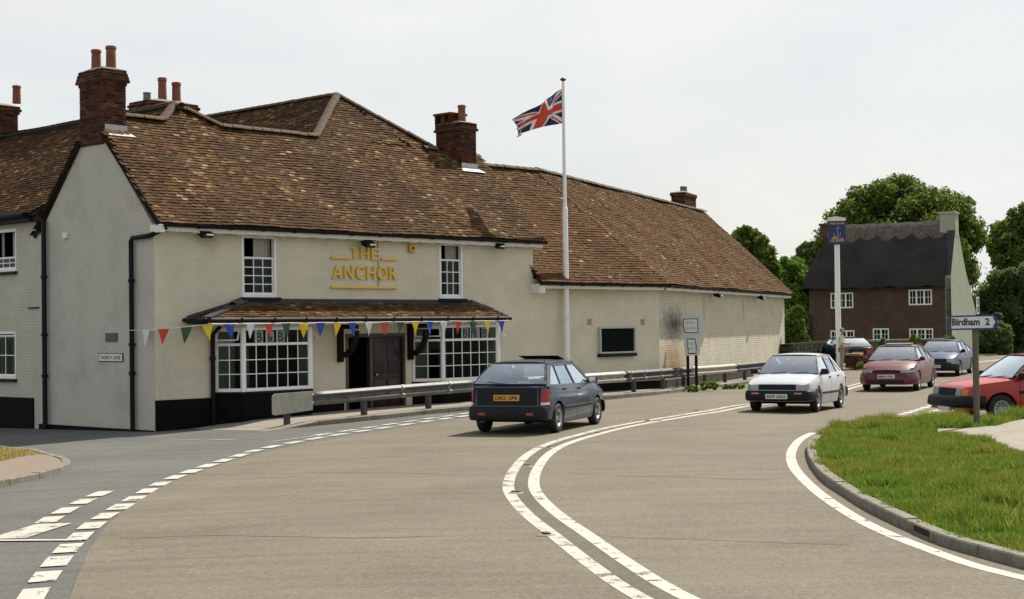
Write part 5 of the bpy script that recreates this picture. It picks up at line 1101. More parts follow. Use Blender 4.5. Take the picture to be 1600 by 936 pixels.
    mb.grid(lambda i, j: ((lambda x, t: (x, t * (yr + .012), zroof(x) - .03))(xa + (xc - xa) * i / nx, -1 + 2 * j / ny)), nx, ny)
    for sd in (-1, 1): mb.grid(lambda i, j: ((lambda x: (x, sd * (yr + .012), zroof(x) + (.006, -.03)[j]))(xa + (xc - xa) * i / nx)), nx, 1)
    for xe in (xa, xc): mb.grid(lambda i, j: ((lambda t: (xe, t * (yr + .012), (zroof(xe) + .035 * (1 - abs(t) ** 3) + .006, zroof(xe) - .03)[j]))(-1 + 2 * i / ny)), ny, 1)
    me = weld(mb); link('roof', me, root)
    def lerpx(p, q, z): return p[0] + (q[0] - p[0]) * (z - p[1]) / (q[1] - p[1])
    zt = lambda x: zroof(x) - .02
    def panel(poly, m, name, th=.03, off=0, out=0):
        for sd in (-1, 1):
            mb = MB(); A_ = [(x, sd * (side(x, z) + out), z) for x, z in poly]; mb.prism(A_, (0, -sd * th, 0)); mb.build(name, m, root)
    Aline = ((xA, zA), (xa, za)); Cline = ((xC, zC), (xc, zcR)); wa, wc = S.get('wa', .06), S.get('wc', .12)
    panel([(xA, zA - .03), (xA - wa * 1.3, zA - .03), (xa - wa, za - .02), (xa + .01, za)], P, 'pillar')
    panel([(xC, zC - .03), (xC + wc, zC - .03), (xc + wc * S.get('wct', .8), zcR - .02), (xc - .01, zcR)], P, 'pillar')
    Bx = S['B']
    for bx, w, lean in Bx: panel([(bx - w, zbelt(bx) - .02), (bx + w, zbelt(bx) - .02), (bx + w + lean, zt(bx) - .01), (bx - w + lean, zt(bx) - .01)], S.get('Bm', M_SEAL), 'pillar', .03, out=.002)
    n = 8; mb = MB()
    for sd in (-1, 1): mb.prism([(xa + (xc - xa) * i / n, sd * (side(xa, zroof(xa) - .03) + .001), zroof(xa + (xc - xa) * i / n) - .075) for i in range(n + 1)] + [(xa + (xc - xa) * i / n, sd * (side(xa, zroof(xa)) + .001), zroof(xa + (xc - xa) * i / n) - .01) for i in range(n, -1, -1)], (0, -sd * .03, 0))
    mb.build('roof_rail', P, root)
    # glass at the sides, one pane between pillars
    ed = [lambda z: lerpx(*Cline, z) + wc * (1 - (1 - S.get('wct', .8)) * (z - zC) / (zcR - zC)) - .02] + [None] * len(Bx) + [None]
    xs_w = [('C',)] + [('B', b) for b in Bx] + [('A',)]
    def edge_x(e, z, s_):
        if e[0] == 'C': return lerpx(*Cline, z) + wc * .9
        if e[0] == 'A': return lerpx(*Aline, z) - wa
        bx, w, lean = e[1]; z0 = zbelt(bx); return bx + s_ * w * .8 + lean * (z - z0) / (zt(bx) - z0)
    for e0, e1 in zip(xs_w, xs_w[1:]):
        zl, zh = max(zbelt(0), min(zA, zC)) - .015, min(za, zcR) - .05
        panel([(edge_x(e0, zl, 1), zl), (edge_x(e1, zl, -1), zl), (edge_x(e1, zh, -1), zh), (edge_x(e0, zh, 1), zh)], M_CGLASS, 'side_window', .005, out=-.012)
        panel([(edge_x(e0, zl, 1) - .01, zl - .02), (edge_x(e1, zl, -1) + .01, zl - .02), (edge_x(e1, zl, -1) + .01, zl + .012), (edge_x(e0, zl, 1) - .01, zl + .012)], M_SEAL, 'window_seal', .02, out=.003)
    def screen(xb_, zb_, xt_, zt_, name, bulge, sgn):
        nu_, nv_ = 14, 9
        def Pt(i, j):
            t = -1 + 2 * i / nu_; f = j / nv_; y = t * ((yb * .95) + (yr * .95 - yb * .95) * f); b = bulge * (1 - t * t) * (1 - .5 * f)
            x = xb_ + (xt_ - xb_) * f + sgn * (b + .02 * math.sin(PI * f)); return (x, y, zb_ + (zt_ - zb_) * f + .012 * math.sin(PI * f))
        g_, s_ = MB(), MB(); vs = [Pt(i, j) for i in range(nu_ + 1) for j in range(nv_ + 1)]
        for i in range(nu_):
            for j in range(nv_):
                q = (i * (nv_ + 1) + j, (i + 1) * (nv_ + 1) + j, (i + 1) * (nv_ + 1) + j + 1, i * (nv_ + 1) + j + 1)
                (s_ if i in (0, nu_ - 1) or j in (0, nv_ - 1) and False else g_).f.append(q)
        g_.f = [(i * (nv_ + 1) + j, (i + 1) * (nv_ + 1) + j, (i + 1) * (nv_ + 1) + j + 1, i * (nv_ + 1) + j + 1) for i in range(nu_) for j in range(nv_)]
        for m_ in (g_,): m_.v = list(vs); m_.m = [0] * len(m_.f)
        o1 = g_.build(name, M_CGLASS, root, 60); 
        mb = MB(); mb.tube([vs[i * (nv_ + 1)] for i in range(nu_ + 1)], .014, 6); mb.tube([vs[i * (nv_ + 1) + nv_] for i in range(nu_ + 1)], .014, 6)
        for i in (0, nu_): mb.tube([vs[i * (nv_ + 1) + j] for j in range(nv_ + 1)], .012, 6)
        mb.build('screen_seal', M_SEAL, root, 60); return Pt, nu_, nv_
    Pt, nu_, nv_ = screen(xA + .01, zc(xA) * .4 + zA * .6, xa, za + .01, 'windscreen', .07, 1)
    Pr, _, _ = screen(xC - .01, zC + .01, xc, zcR + .01, 'rear_window', .05, -1)
    def wiper(Pf, i0, i1, j0, j1, sgn):
        a, b = Vector(Pf(i0, j0)), Vector(Pf(i1, j1)); d = Vector((sgn * .02, 0, .015)); mb = MB(); mb.tube([a + d, a.lerp(b, .5) + d, b + d], .009, 5); mb.build('wiper', M_SEAL, root)
    wiper(Pt, 3, 7, -.25, .55, 1); wiper(Pt, 8, 12, -.25, .45, 1)
    if S.get('rear_wiper'): wiper(Pr, 7, 11, -.2, .55, -1)
    # inside
    zfl = .42; mb = MB(); mb.box((xC + .1, -yb + .06, .30), (xA - .05, yb - .06, zfl)); mb.box((xA - .45, -yb + .07, zfl), (xA - .05, yb - .07, zA - .03)); mb.box((xC + .02, -yb + .08, zfl), (xC + .40, yb - .08, zC - .06)); mb.build('interior', M_SEAT, root)
    for sd in (-1, 1):
        xs_ = S.get('seat', -.05); mb = MB(); y0 = sd * .36; mb.bbox((xs_ - .05, y0 - .24, zfl), (xs_ + .48, y0 + .24, .56), .05); mb.prism([(xs_ - .02, y0 - .22, .5), (xs_ - .16, y0 - .22, .5), (xs_ - .34, y0 - .19, 1.02), (xs_ - .24, y0 - .19, 1.04)], (0, .42, 0)); o = mb.build('seat', M_SEAT, root, 50)
        mb = MB(); mb.bbox((xs_ - .37, y0 - .12, 1.06), (xs_ - .27, y0 + .12, 1.22), .03); mb.build('headrest', M_SEAT, o, 50)
    mb = MB(); xb_ = xC + .42 if S.get('notch') else xwR + .2; mb.prism([(xwR + .75, -.58, .45), (xwR + .25, -.58, .45), (xwR + .12, -.56, .98), (xwR + .28, -.56, 1.0)], (0, 1.14, 0)); mb.build('rear_seat', M_SEAT, root, 50)
    mb = MB(); cs = Vector((xA - .52, -.36, zA - .06)); ring = [cs + Vector((-.07 * math.sin(a), .18 * math.cos(a), .17 * math.sin(a))) for a in [2 * PI * k / 18 for k in range(19)]]; mb.tube(ring, .014, 6); mb.tube([cs + Vector((0, -.17, 0)), cs + Vector((0, .17, 0))], .012, 5); mb.tube([cs, cs + Vector((.3, 0, -.12))], .03, 6); mb.build('steering_wheel', M_SEAL, root, 60)
    mb = MB(); mb.bbox((xa - .02, -.11, za - .13), (xa + .01, .11, za - .06), .012); mb.build('interior_mirror', M_SEAL, root)
    mb = MB(); mb.box((xwR + Ra + .02, -W + .10, sill - .02), (xwF - Ra - .02, W - .10, .40)); mb.box((xr + .16, -W + .30, .26), (xf - .18, W - .30, .60)); mb.build('underbody', M_UNDER, root)
    # wheels
    tr_ = S.get('tr', W - .10); hubc = S.get('hub', M_HUB)
    for xw in (xwF, xwR):
        for sd in (-1, 1):
            wr = link('wheel', None, root, (xw, sd * tr_, R)); tw = .085; mb = MB()
            mb.lathe([(R * .62, sd * tw), (R * .86, sd * (tw + .008)), (R * .955, sd * tw * .86), (R, sd * tw * .6), (R, -sd * tw * .6), (R * .955, -sd * tw * .86), (R * .8, -sd * tw), (R * .55, -sd * tw)], axis='y', n=28); mb.build('tyre', M_TYRE, wr, 40)
            mb = MB(); mb.lathe([(0, sd * .05), (R * .12, sd * .052), (R * .16, sd * .040), (R * .44, sd * .048), (R * .50, sd * .075), (R * .62, sd * .082), (R * .635, sd * .074), (R * .63, 0), (R * .3, -sd * .03)], axis='y', n=28); hb = mb.build('rim', hubc, wr, 40)
            mb = MB()
            for k in range(10):
                a = 2 * PI * k / 10; ca, sa = math.cos(a), math.sin(a); c0 = Vector((ca * R * .37, sd * .051, sa * R * .37)); mb.beam(c0 - Vector((ca, 0, sa)) * .035, c0 + Vector((ca, 0, sa)) * .035, .018, .012, up=(0, 1, 0))
            mb.build('rim_slots', M_SEAL, hb)
    # bumpers wrap the ends
    def endx(y, front_):
        y = abs(y) / W; pr_ = [(x, w_) for x, w_ in plan if (x > xwF if front_ else x < xwR)]; pr_ = pr_ if not front_ else pr_[::-1]
        if y <= pr_[0][1]: return pr_[0][0]
        return float(np.interp(y, [p_[1] for p_ in pr_], [p_[0] for p_ in pr_]))
    def bumper(front_, z0, z1, th, m, name):
        sg = 1 if front_ else -1; xe = xf if front_ else xr; xw = xwF + Ra + .02 if front_ else xwR - Ra - .02; path = []
        ys = [pl_[1] * W for pl_ in plan if (pl_[0] > xw if front_ else pl_[0] < xw)]
        for x, w_ in (plan if not front_ else plan[::-1]):
            if (x - xw) * sg > 0: path.append((x, w_ * W))
        path.append((xw, hwf(xw)))
        path = [(xe, 0)] + path; full = [(x, -y) for x, y in path[::-1]] + path[1:]
        full = [Vector((x, y, 0)) for x, y in full]; N_ = []
        for i in range(len(full)):
            d = (full[min(i + 1, len(full) - 1)] - full[max(i - 1, 0)]).normalized(); nn_ = Vector((d.y, -d.x, 0)); N_.append(nn_ if nn_.x * sg > -.2 else -nn_)
        zm = (z0 + z1) / 2; pf = [(-.04, z1 + .005), (th * .6, z1), (th, z1 - .03), (th + .006, zm), (th, z0 + .04), (th * .5, z0), (-.06, z0)]
        mb = MB(); mb.grid(lambda i, j: (full[i].x + N_[i].x * pf[j][0] - sg * (rkF if front_ else rkR) * (pf[j][1] - .45) * (1 if abs(full[i].x - xe) < .12 else .3), full[i].y + N_[i].y * pf[j][0], pf[j][1]), len(full) - 1, len(pf) - 1); return mb.build(name, m, root, 50)
    def patch(front_, y0, y1, z0, z1, m, name, th=.02, n=8, parent=None, sk=0):
        sg = 1 if front_ else -1; mb = MB()
        def pt(i, j, t): y = y0 + (y1 - y0) * i / n; z = (z0 + (z1 - z0) * j) - sk * abs(y); x = endx(y, front_) - sg * (rkF if front_ else rkR) * (z - .45); return (x + sg * t, y * (1 + (t * .4 if abs(y) > W * .8 else 0)), z)
        mb.grid(lambda i, j: pt(i, j, th), n, 1)
        for j in (0, 1): mb.grid(lambda i, k: pt(i, j, (-.03, th)[k]), n, 1)
        for i_ in (0, n): mb.grid(lambda j, k: pt(i_, j, (-.03, th)[k]), 1, 1)
        me = mb.mesh(name, m); return link(name, me, parent or root)
    for fr_, z0, z1, th, m in S['bumpers']: bumper(fr_, z0, z1, th, m, 'bumper')
    for d in S['patches']:
        fr_, y0, y1, z0, z1, m, nm_ = d[:7]; th = d[7] if len(d) > 7 else .02
        if y0 == -y1: patch(fr_, y0, y1, z0, z1, m, nm_, th)
        else:
            for sd in (-1, 1): patch(fr_, sd * y0, sd * y1, z0, z1, m, nm_, th)
    for (fr_, txt, zc_, m) in S['plates']:
        xp = (xf if fr_ else xr) - (1 if fr_ else -1) * ((rkF if fr_ else rkR) * (zc_ - .45)); sg = 1 if fr_ else -1; off = S.get('plate_off', {}).get(fr_, .07)
        pr_ = link('number_plate', None, root, (xp + sg * off, 0, zc_), (0, 0, PI / 2 if fr_ else -PI / 2)); mb = MB(); mb.bbox((-.26, -.012, -.057), (.26, .05, .057), .006); mb.build('plate', m, pr_)
        if txt: o = text_mesh(txt, .074, .002, .46, bold=.03).build('characters', M_PLK, pr_); o.location = (0, -.0135, -.037)
    for sd in (-1, 1):                                               # door mirrors
        x = xA - .16; y = side(x, zA + .05); mb = MB(); mb.bbox((x - .05, sd * (y + .03), zA + .0), (x + .06, sd * (y + .20), zA + .13), .03); mb.beam((x, sd * (y - .02), zA + .03), (x, sd * (y + .05), zA + .04), .05, .05); mm = mb.build('door_mirror', S.get('mirror', M_TRIM), root, 50)
        mb = MB(); mb.box((x - .053, sd * (y + .045), zA + .015), (x - .0505, sd * (y + .185), zA + .115)); mb.build('mirror_glass', M_CHROME, mm)
    if S.get('exhaust'): mb = MB(); mb.lathe([(.018, -.25), (.022, -.25), (.022, .05), (.018, .05)], (xr - .02, .45, .25), 'x', 10); mb.build('exhaust', M_GALVD, root)
    ex = S.get('extra')
    if ex: ex(root, S, dict(zroof=zroof, patch=patch, ymid=ymid, ze=ze))
    return root
PL = lambda xf, xr, fn=.80, rn=.84: [(xr, rn - .06), (xr + .03, rn + .02), (xr + .10, rn + .07), (xr + .28, .955), (xr + .7, .99), (-.4, 1.0), (.5, 1.0), (xf - .75, .985), (xf - .3, .935), (xf - .12, fn + .06), (xf - .04, fn), (xf, fn - .07)]
# 1 dark blue hatchback seen from behind
def sunroof(root, S, k):
    mb = MB(); x0, x1 = .28, -.12; n = 6
    mb.prism([(x0, -.42, k['zroof'](x0) + .045), (x1, -.42, k['zroof'](x1) + .10), (x1, .42, k['zroof'](x1) + .10), (x0, .42, k['zroof'](x0) + .045)], (0, 0, .012)); mb.beam((x1 + .05, -.2, k['zroof'](x1) + .02), (x1 + .03, -.2, k['zroof'](x1) + .1), .03, .02); mb.beam((x1 + .05, .2, k['zroof'](x1) + .02), (x1 + .03, .2, k['zroof'](x1) + .1), .03, .02); mb.build('sunroof', M_TRIM, root)
    mb = MB(); mb.lathe([(.0, .0), (.035, 0), (.035, .012), (0, .014)], (-1.62, -k['ymid'](-1.62, .78) - .0, .78), 'y', 12); mb.build('fuel_cap', S['paint'], root)
    mb = MB(); mb.tube([(-1.02, -.45, k['zroof'](-1.02) + .03), (-1.18, -.46, k['zroof'](-1.02) + .09)], .006, 5); mb.build('aerial', M_TRIM, root)
    M_PRT = mat('paper on shelf', (.55, .53, .42), .8, .2, 9)
    mb = MB(); mb.bbox((-1.62, -.38, .945), (-1.42, .12, .965), .005); mb.bbox((-1.58, -.30, .966), (-1.46, -.08, 1.0), .008); mb.build('parcel_shelf_papers', M_PRT, root)
p_dkblue = paint('dark blue metallic', (.030, .046, .080), .35, .26)
astra = dict(wb=2.52, xf=2.02, xr=-1.98, W=1.66, R=.285, paint=p_dkblue, plan=PL(2.02, -1.98), doors=[-1.02, -.12, .86], sill=.19, yr=.575, rakeR=.10, rakeF=.12,
             deck=[(-1.98, .90, .91), (-1.9, .93, .945), (-1.5, .945, .96), (-.9, .93, .95), (.8, .90, .93), (.98, .885, .935), (1.6, .79, .84), (1.9, .70, .75), (2.02, .62, .66)],
             A=(.95, .90), a=(.36, 1.325), c=(-1.25, 1.335), C=(-1.83, .945), B=[(-.14, .035, -.04), (-1.0, .02, .1)], wc=.20, wct=1.0, arch=.035, rear_wiper=True, strip=.47, exhaust=True,
             bumpers=[(False, .27, .53, .05, M_TRIM), (True, .25, .50, .05, M_TRIM)],
             patches=[(False, .685, .785, .615, .86, M_TAIL, 'tail_lamp', .018), (False, .685, .785, .565, .612, M_REFLECTW, 'reversing_lamp', .018), (False, -.675, .675, .555, .89, M_TRIM, 'tail_panel', .008), (True, .42, .76, .55, .68, M_HEAD, 'headlamp'), (True, -.4, .4, .55, .67, M_TRIM, 'grille'), (False, .42, .56, .37, .42, M_TAIL, 'fog_lamp', .062)],
             plates=[(False, 'D822 XPB', .70, M_PLY)], plate_off={False: .03}, extra=sunroof)
hd = rad(69.5); ra = Vector((.12, 30.05, 0)); car(astra, 'dark blue hatchback with tilted sunroof driving away outside the pub', ra + Vector((math.cos(hd), math.sin(hd), 0)) * 2.52, hd, group='cars on the bend')
# 2 white saloon
p_white = paint('white paint', (.50, .52, .55), 0, .25)
corolla = dict(wb=2.43, xf=1.98, xr=-2.12, W=1.64, R=.285, paint=p_white, plan=PL(1.98, -2.12, .84), doors=[-1.05, -.10, .83], sill=.19, yr=.57, rakeF=.14, rakeR=.08, notch=True,
               deck=[(-2.12, .86, .87), (-2.0, .91, .925), (-1.55, .925, .95), (-.9, .92, .94), (.8, .89, .92), (.95, .875, .925), (1.6, .77, .82), (1.9, .69, .73), (1.98, .655, .68)],
               A=(.98, .89), a=(.30, 1.32), c=(-.98, 1.32), C=(-1.55, .93), B=[(-.14, .035, -.03), (-.93, .018, .06)], wc=.16, wct=.9, strip=.44,
               bumpers=[(True, .28, .52, .06, M_TRIM), (False, .28, .52, .05, M_TRIM)],
               patches=[(True, .45, .735, .55, .652, M_HEAD, 'headlamp'), (True, -.445, .445, .54, .662, M_TRIM, 'grille', .016), (True, .42, .60, .44, .475, M_AMB, 'indicator', .072), (False, .4, .75, .6, .78, M_TAIL, 'tail_lamp'), (True, .735, .80, .55, .66, M_REFLECTW, 'side_lamp', .012)],
               plates=[(True, 'E559 UGO', .385, M_PLW)])
car(corolla, 'white saloon car coming round the bend towards the viewer', Vector((6.52, 36.85, 0)), rad(-114.5), group='cars on the bend')
# 3 maroon car
p_maroon = paint('maroon metallic', (.105, .004, .007), .05, .34)
def roofhatch(root, S, k): mb = MB(); mb.prism([(.15, -.42, k['zroof'](.1) + .045), (-.35, -.42, k['zroof'](-.3) + .06), (-.35, .42, k['zroof'](-.3) + .06), (.15, .42, k['zroof'](.1) + .045)], (0, 0, .018)); mb.build('sunroof', mat('tinted sunroof', (.25, .28, .28), .2, .1), root)
mondeo = dict(wb=2.7, xf=2.24, xr=-2.22, W=1.75, R=.30, paint=p_maroon, plan=PL(2.24, -2.22, .70, .78), doors=[-1.05, -.10, .95], sill=.2, yr=.58, rakeF=.22, rakeR=.1, notch=True,
              deck=[(-2.22, .90, .91), (-2.05, .98, 1.0), (-1.6, 1.0, 1.03), (-.9, .97, 1.0), (.8, .92, .96), (1.05, .90, .97), (1.6, .83, .90), (2.0, .73, .80), (2.24, .62, .68)],
              A=(1.08, .93), a=(.38, 1.36), c=(-1.0, 1.36), C=(-1.72, .99), B=[(-.12, .035, -.05), (-1.0, .02, .1)], wc=.18, wct=.9, arch=.04,
              bumpers=[(True, .22, .54, .05, p_maroon), (False, .25, .56, .05, p_maroon)], mirror=p_maroon, handle=p_maroon,
              patches=[(True, .44, .82, .585, .68, M_HEAD, 'headlamp', .02), (True, -.40, .40, .585, .66, M_TRIM, 'grille', .012), (True, -.55, .55, .26, .36, M_TRIM, 'air_intake', .062), (False, .4, .8, .65, .82, M_TAIL, 'tail_lamp')],
              plates=[(True, 'M803 KPA', .47, M_PLW)], plate_off={True: .065}, extra=roofhatch)
car(mondeo, 'maroon car with roof hatch following the white saloon', Vector((11.93, 48.45, 0)), rad(-114), group='cars on the bend')
# 4 blue hatchback
p_blue = paint('mid blue metallic', (.006, .026, .10), .1, .34)
sierra = dict(wb=2.61, xf=2.16, xr=-2.2, W=1.70, R=.295, paint=p_blue, plan=PL(2.16, -2.2, .74), doors=[-1.05, -.10, .90], sill=.2, yr=.57, rakeF=.25, rakeR=.1,
              deck=[(-2.2, .88, .89), (-2.05, .93, .94), (-1.6, .945, .97), (-.9, .93, .96), (.8, .90, .94), (1.0, .885, .95), (1.6, .80, .87), (2.0, .71, .77), (2.16, .66, .70)],
              A=(1.02, .90), a=(.34, 1.33), c=(-.95, 1.33), C=(-1.85, .96), B=[(-.12, .035, -.04), (-1.0, .02, .1)], wc=.2, wct=1.0,
              bumpers=[(True, .26, .53, .06, M_TRIM), (False, .26, .53, .05, M_TRIM)],
              patches=[(True, .48, .80, .56, .69, M_HEAD, 'headlamp', .018), (True, -.46, .46, .555, .69, M_TRIM, 'grille', .012), (False, .4, .8, .62, .82, M_TAIL, 'tail_lamp')],
              plates=[(True, 'C245 KPO', .40, M_PLW)])
car(sierra, 'blue hatchback at the back of the line of oncoming cars', Vector((16.6, 60.0, 0)), rad(-116), group='cars on the bend')
# 5 red hatchback at the junction
p_red = paint('red paint', (.34, .022, .010), 0, .32)
volvo = dict(wb=2.40, xf=2.02, xr=-2.0, W=1.66, R=.29, paint=p_red, plan=PL(2.02, -2.0, .86), doors=[-1.0, .10, .80] if False else [-.35, .80], sill=.2, yr=.57, rakeF=.20, rakeR=.1,
             deck=[(-2.0, .90, .91), (-1.8, .93, .94), (-.9, .92, .94), (.7, .89, .92), (.9, .88, .93), (1.6, .80, .84), (1.95, .74, .77), (2.02, .70, .72)],
             A=(.92, .90), a=(.32, 1.34), c=(-1.1, 1.34), C=(-1.75, .94), B=[(-.36, .035, -.04)], wc=.2, wct=1.0, strip=.62,
             bumpers=[(True, .33, .56, .10, M_TRIM), (False, .33, .56, .06, M_TRIM)],
             patches=[(True, .40, .62, .565, .72, M_HEAD, 'headlamp', .02), (True, -.38, .38, .565, .71, M_TRIM, 'grille', .02), (True, .64, .745, .575, .70, M_AMB, 'indicator', .016), (False, .4, .8, .62, .82, M_TAIL, 'tail_lamp')],
             plates=[(True, '', .30, M_PLW)], plate_off={True: .03})
fw = ground(1562, 661); hr = rad(190); rgt = Vector((math.sin(hr), -math.cos(hr), 0))
car(volvo, 'red hatchback waiting at the junction behind the grass verge', fw + rgt * .70, hr, group='cars on the bend')
# 6 parked car by the cottage
p_dk = paint('dark blue parked paint', (.008, .020, .045), .1, .3)
park = dict(astra); park.update(paint=p_dk, extra=None, plates=[(False, '', .66, M_PLY)], patches=[(False, .42, .80, .62, .82, M_TAIL, 'tail_lamp', .02), (False, .72, .82, .60, .80, M_AMB, 'indicator', .024), (False, -.4, .4, .60, .84, M_TRIM, 'tail_panel', .01)], rear_wiper=False, exhaust=False)
pk_ = at_depth(1313, 560, 71.0); car(park, 'dark parked car with pale rear window beside the inn sign post', Vector((pk_.x + .3, 73.5, 0)), rad(96), 'parked_car')

# ------------------------------------------------------------------ people
def skin(name, verts, edges, radii, m, parent, sub=2, root_i=0):
    me = bpy.data.meshes.new(name); me.from_pydata(verts, edges, []); me.materials.append(m); o = link(name, me, parent)
    md = o.modifiers.new('skin', 'SKIN'); md.use_smooth_shade = True; sv = me.skin_vertices[0].data
    for i, r in enumerate(radii): sv[i].radius = r if isinstance(r, tuple) else (r, r); sv[i].use_root = (i == root_i)
    sb = o.modifiers.new('sub', 'SUBSURF'); sb.levels = sub; sb.render_levels = sub; return o
M_SKIN = mat('skin', (.42, .24, .16), .6, .08, 10); M_SHIRT = mat('white shirt', (.66, .64, .60), .8, .08, 12); M_TROU = mat('khaki trousers', (.30, .26, .19), .85, .1, 12); M_HAIR = mat('fair hair', (.30, .22, .12), .8, .3, 30); M_SHOE = mat('brown shoe', (.12, .06, .03), .6, .1); M_DCL = mat('dark clothing', (.03, .035, .05), .85, .1); M_LCL = mat('grey clothing', (.14, .14, .15), .85, .1)
def head(parent, c, az, hair=M_HAIR, k=1.0):
    bm = bmesh.new(); bmesh.ops.create_icosphere(bm, subdivisions=3, radius=1)
    for v in bm.verts:
        x, y, z = v.co; f = 1 - .28 * max(0, -z) - .05 * max(0, z); v.co = Vector((x * .098 * f + (.012 if z < -.2 and x > 0 else 0), y * .076 * f, z * .118))
        if x > .93 and abs(z + .05) < .3: v.co.x += .022 * (1 - abs(z + .05) / .3)
    bm.verts.index_update(); mb = MB(); mb.add([v.co[:] for v in bm.verts], [[v.index for v in f.verts] for f in bm.faces]); bm.free()
    for sd in (-1, 1): mb.bbox((-.02, sd * .068, -.035), (.015, sd * .086, .03), .008)
    o = mb.build('head', M_SKIN, parent, 60); o.location = c; o.rotation_euler = (0, 0, az); o.scale = (k, k, k)
    for sd in (-1, 1): e = MB(); e.lathe([(0, .006), (.009, .003), (.010, 0)], (.086, sd * .032, .012), 'x', 8); e.build('eye', M_SEAL, o)
    e = MB(); e.bbox((.080, -.024, -.062), (.093, .024, -.052), .004); e.build('mouth', mat('lips', (.30, .11, .09), .6, 0), o)
    bm = bmesh.new(); bmesh.ops.create_icosphere(bm, subdivisions=3, radius=1); bmesh.ops.delete(bm, geom=[v for v in bm.verts if v.co.z < -.25 + .5 * max(0, v.co.x) + .35 * (v.co.x > .3)], context='VERTS')
    for v in bm.verts: v.co = Vector((v.co.x * .108 - .004, v.co.y * .086, v.co.z * .126 + .004))
    bm.verts.index_update(); mb = MB(); mb.add([v.co[:] for v in bm.verts], [[v.index for v in f.verts] for f in bm.faces]); bm.free(); hh = mb.build('hair', hair, o, 60); md = hh.modifiers.new('t', 'SOLIDIFY'); md.thickness = .008
    return o
pp = ground(1316, 583); pp.z = gz(pp.x, pp.y) + .11
pr = thing('person', 'person in white shirt and khaki trousers standing by the white sign post', 'person', pp, rad(-8))      # faces +x
K = 1.02
def hand(parent, c, d, m=M_SKIN):                                    # palm with five fingers, lightly curled
    c = Vector(c); d = Vector(d).normalized(); s = d.cross(Vector((0, 0, 1))).normalized(); u = s.cross(d); vs = [c - d * .04, c, c + d * .045]; es = [(0, 1), (1, 2)]; rs = [.024, .034, .03]
    for k, ln in enumerate((.07, .08, .075, .06)):
        b0 = len(vs); p0 = c + d * .045 + s * (.027 - .018 * k); vs += [p0, p0 + d * ln * .5 - u * .006, p0 + d * ln * .8 - u * .03]; es += [(2, b0), (b0, b0 + 1), (b0 + 1, b0 + 2)]; rs += [.0095, .0085, .007]
    b0 = len(vs); t0 = c - d * .005 + s * .033; vs += [t0, t0 + d * .035 + s * .018, t0 + d * .06 + s * .012 - u * .008]; es += [(1, b0), (b0, b0 + 1), (b0 + 1, b0 + 2)]; rs += [.012, .010, .008]
    return skin('hand', [v[:] for v in vs], es, rs, m, parent, 1, 1)
# body, one surface under the clothes
bv = [(0, 0, .95), (0, 0, 1.12), (-.01, 0, 1.32), (-.01, 0, 1.44), (.01, 0, 1.53), (-.01, .17, 1.40), (.02, .22, 1.15), (.22, .17, 1.09), (-.01, -.17, 1.40), (.03, -.22, 1.15), (.24, -.14, 1.12), (0, .10, .90), (.02, .11, .50), (-.01, .12, .08), (0, -.10, .90), (.0, -.11, .50), (-.03, -.12, .08), (.11, .13, .04), (.09, -.13, .04)]
be = [(0, 1), (1, 2), (2, 3), (3, 4), (3, 5), (5, 6), (6, 7), (3, 8), (8, 9), (9, 10), (0, 11), (11, 12), (12, 13), (0, 14), (14, 15), (15, 16), (13, 17), (16, 18)]
bo = skin('body', bv, be, [.11, .11, .12, .075, .05, .055, .042, .028, .055, .042, .028, .08, .055, .038, .08, .055, .038, .03, .03], M_SKIN, pr)
skin('shirt', [(0, 0, .93), (0, 0, 1.10), (-.01, 0, 1.30), (-.01, 0, 1.43), (-.01, .17, 1.40), (.0, .21, 1.20), (.02, .225, 1.12), (-.01, -.17, 1.40), (.0, -.21, 1.20), (.03, -.225, 1.12)], [(0, 1), (1, 2), (2, 3), (3, 4), (4, 5), (5, 6), (3, 7), (7, 8), (8, 9)], [(.15, .13), (.145, .13), (.16, .13), (.09, .09), .075, .065, .065, .075, .065, .065], M_SHIRT, pr)
skin('trousers', [(0, 0, .96), (0, .095, .88), (.02, .11, .50), (-.01, .12, .10), (0, -.095, .88), (.0, -.11, .50), (-.03, -.12, .10)], [(0, 1), (1, 2), (2, 3), (0, 4), (4, 5), (5, 6)], [(.15, .13), .105, .08, .068, .105, .08, .068], M_TROU, pr)
skin('shoe', [(-.05, .12, .05), (.04, .125, .045), (.15, .13, .035)], [(0, 1), (1, 2)], [.045, .045, .036], M_SHOE, pr, 2, 1); skin('shoe', [(-.07, -.12, .05), (.02, -.125, .045), (.13, -.13, .035)], [(0, 1), (1, 2)], [.045, .045, .036], M_SHOE, pr, 2, 1)
head(pr, (.03, 0, 1.65), rad(-10)); hand(pr, (.27, .15, 1.09), (1, -.3, .1)); hand(pr, (.29, -.12, 1.12), (1, .3, .1))
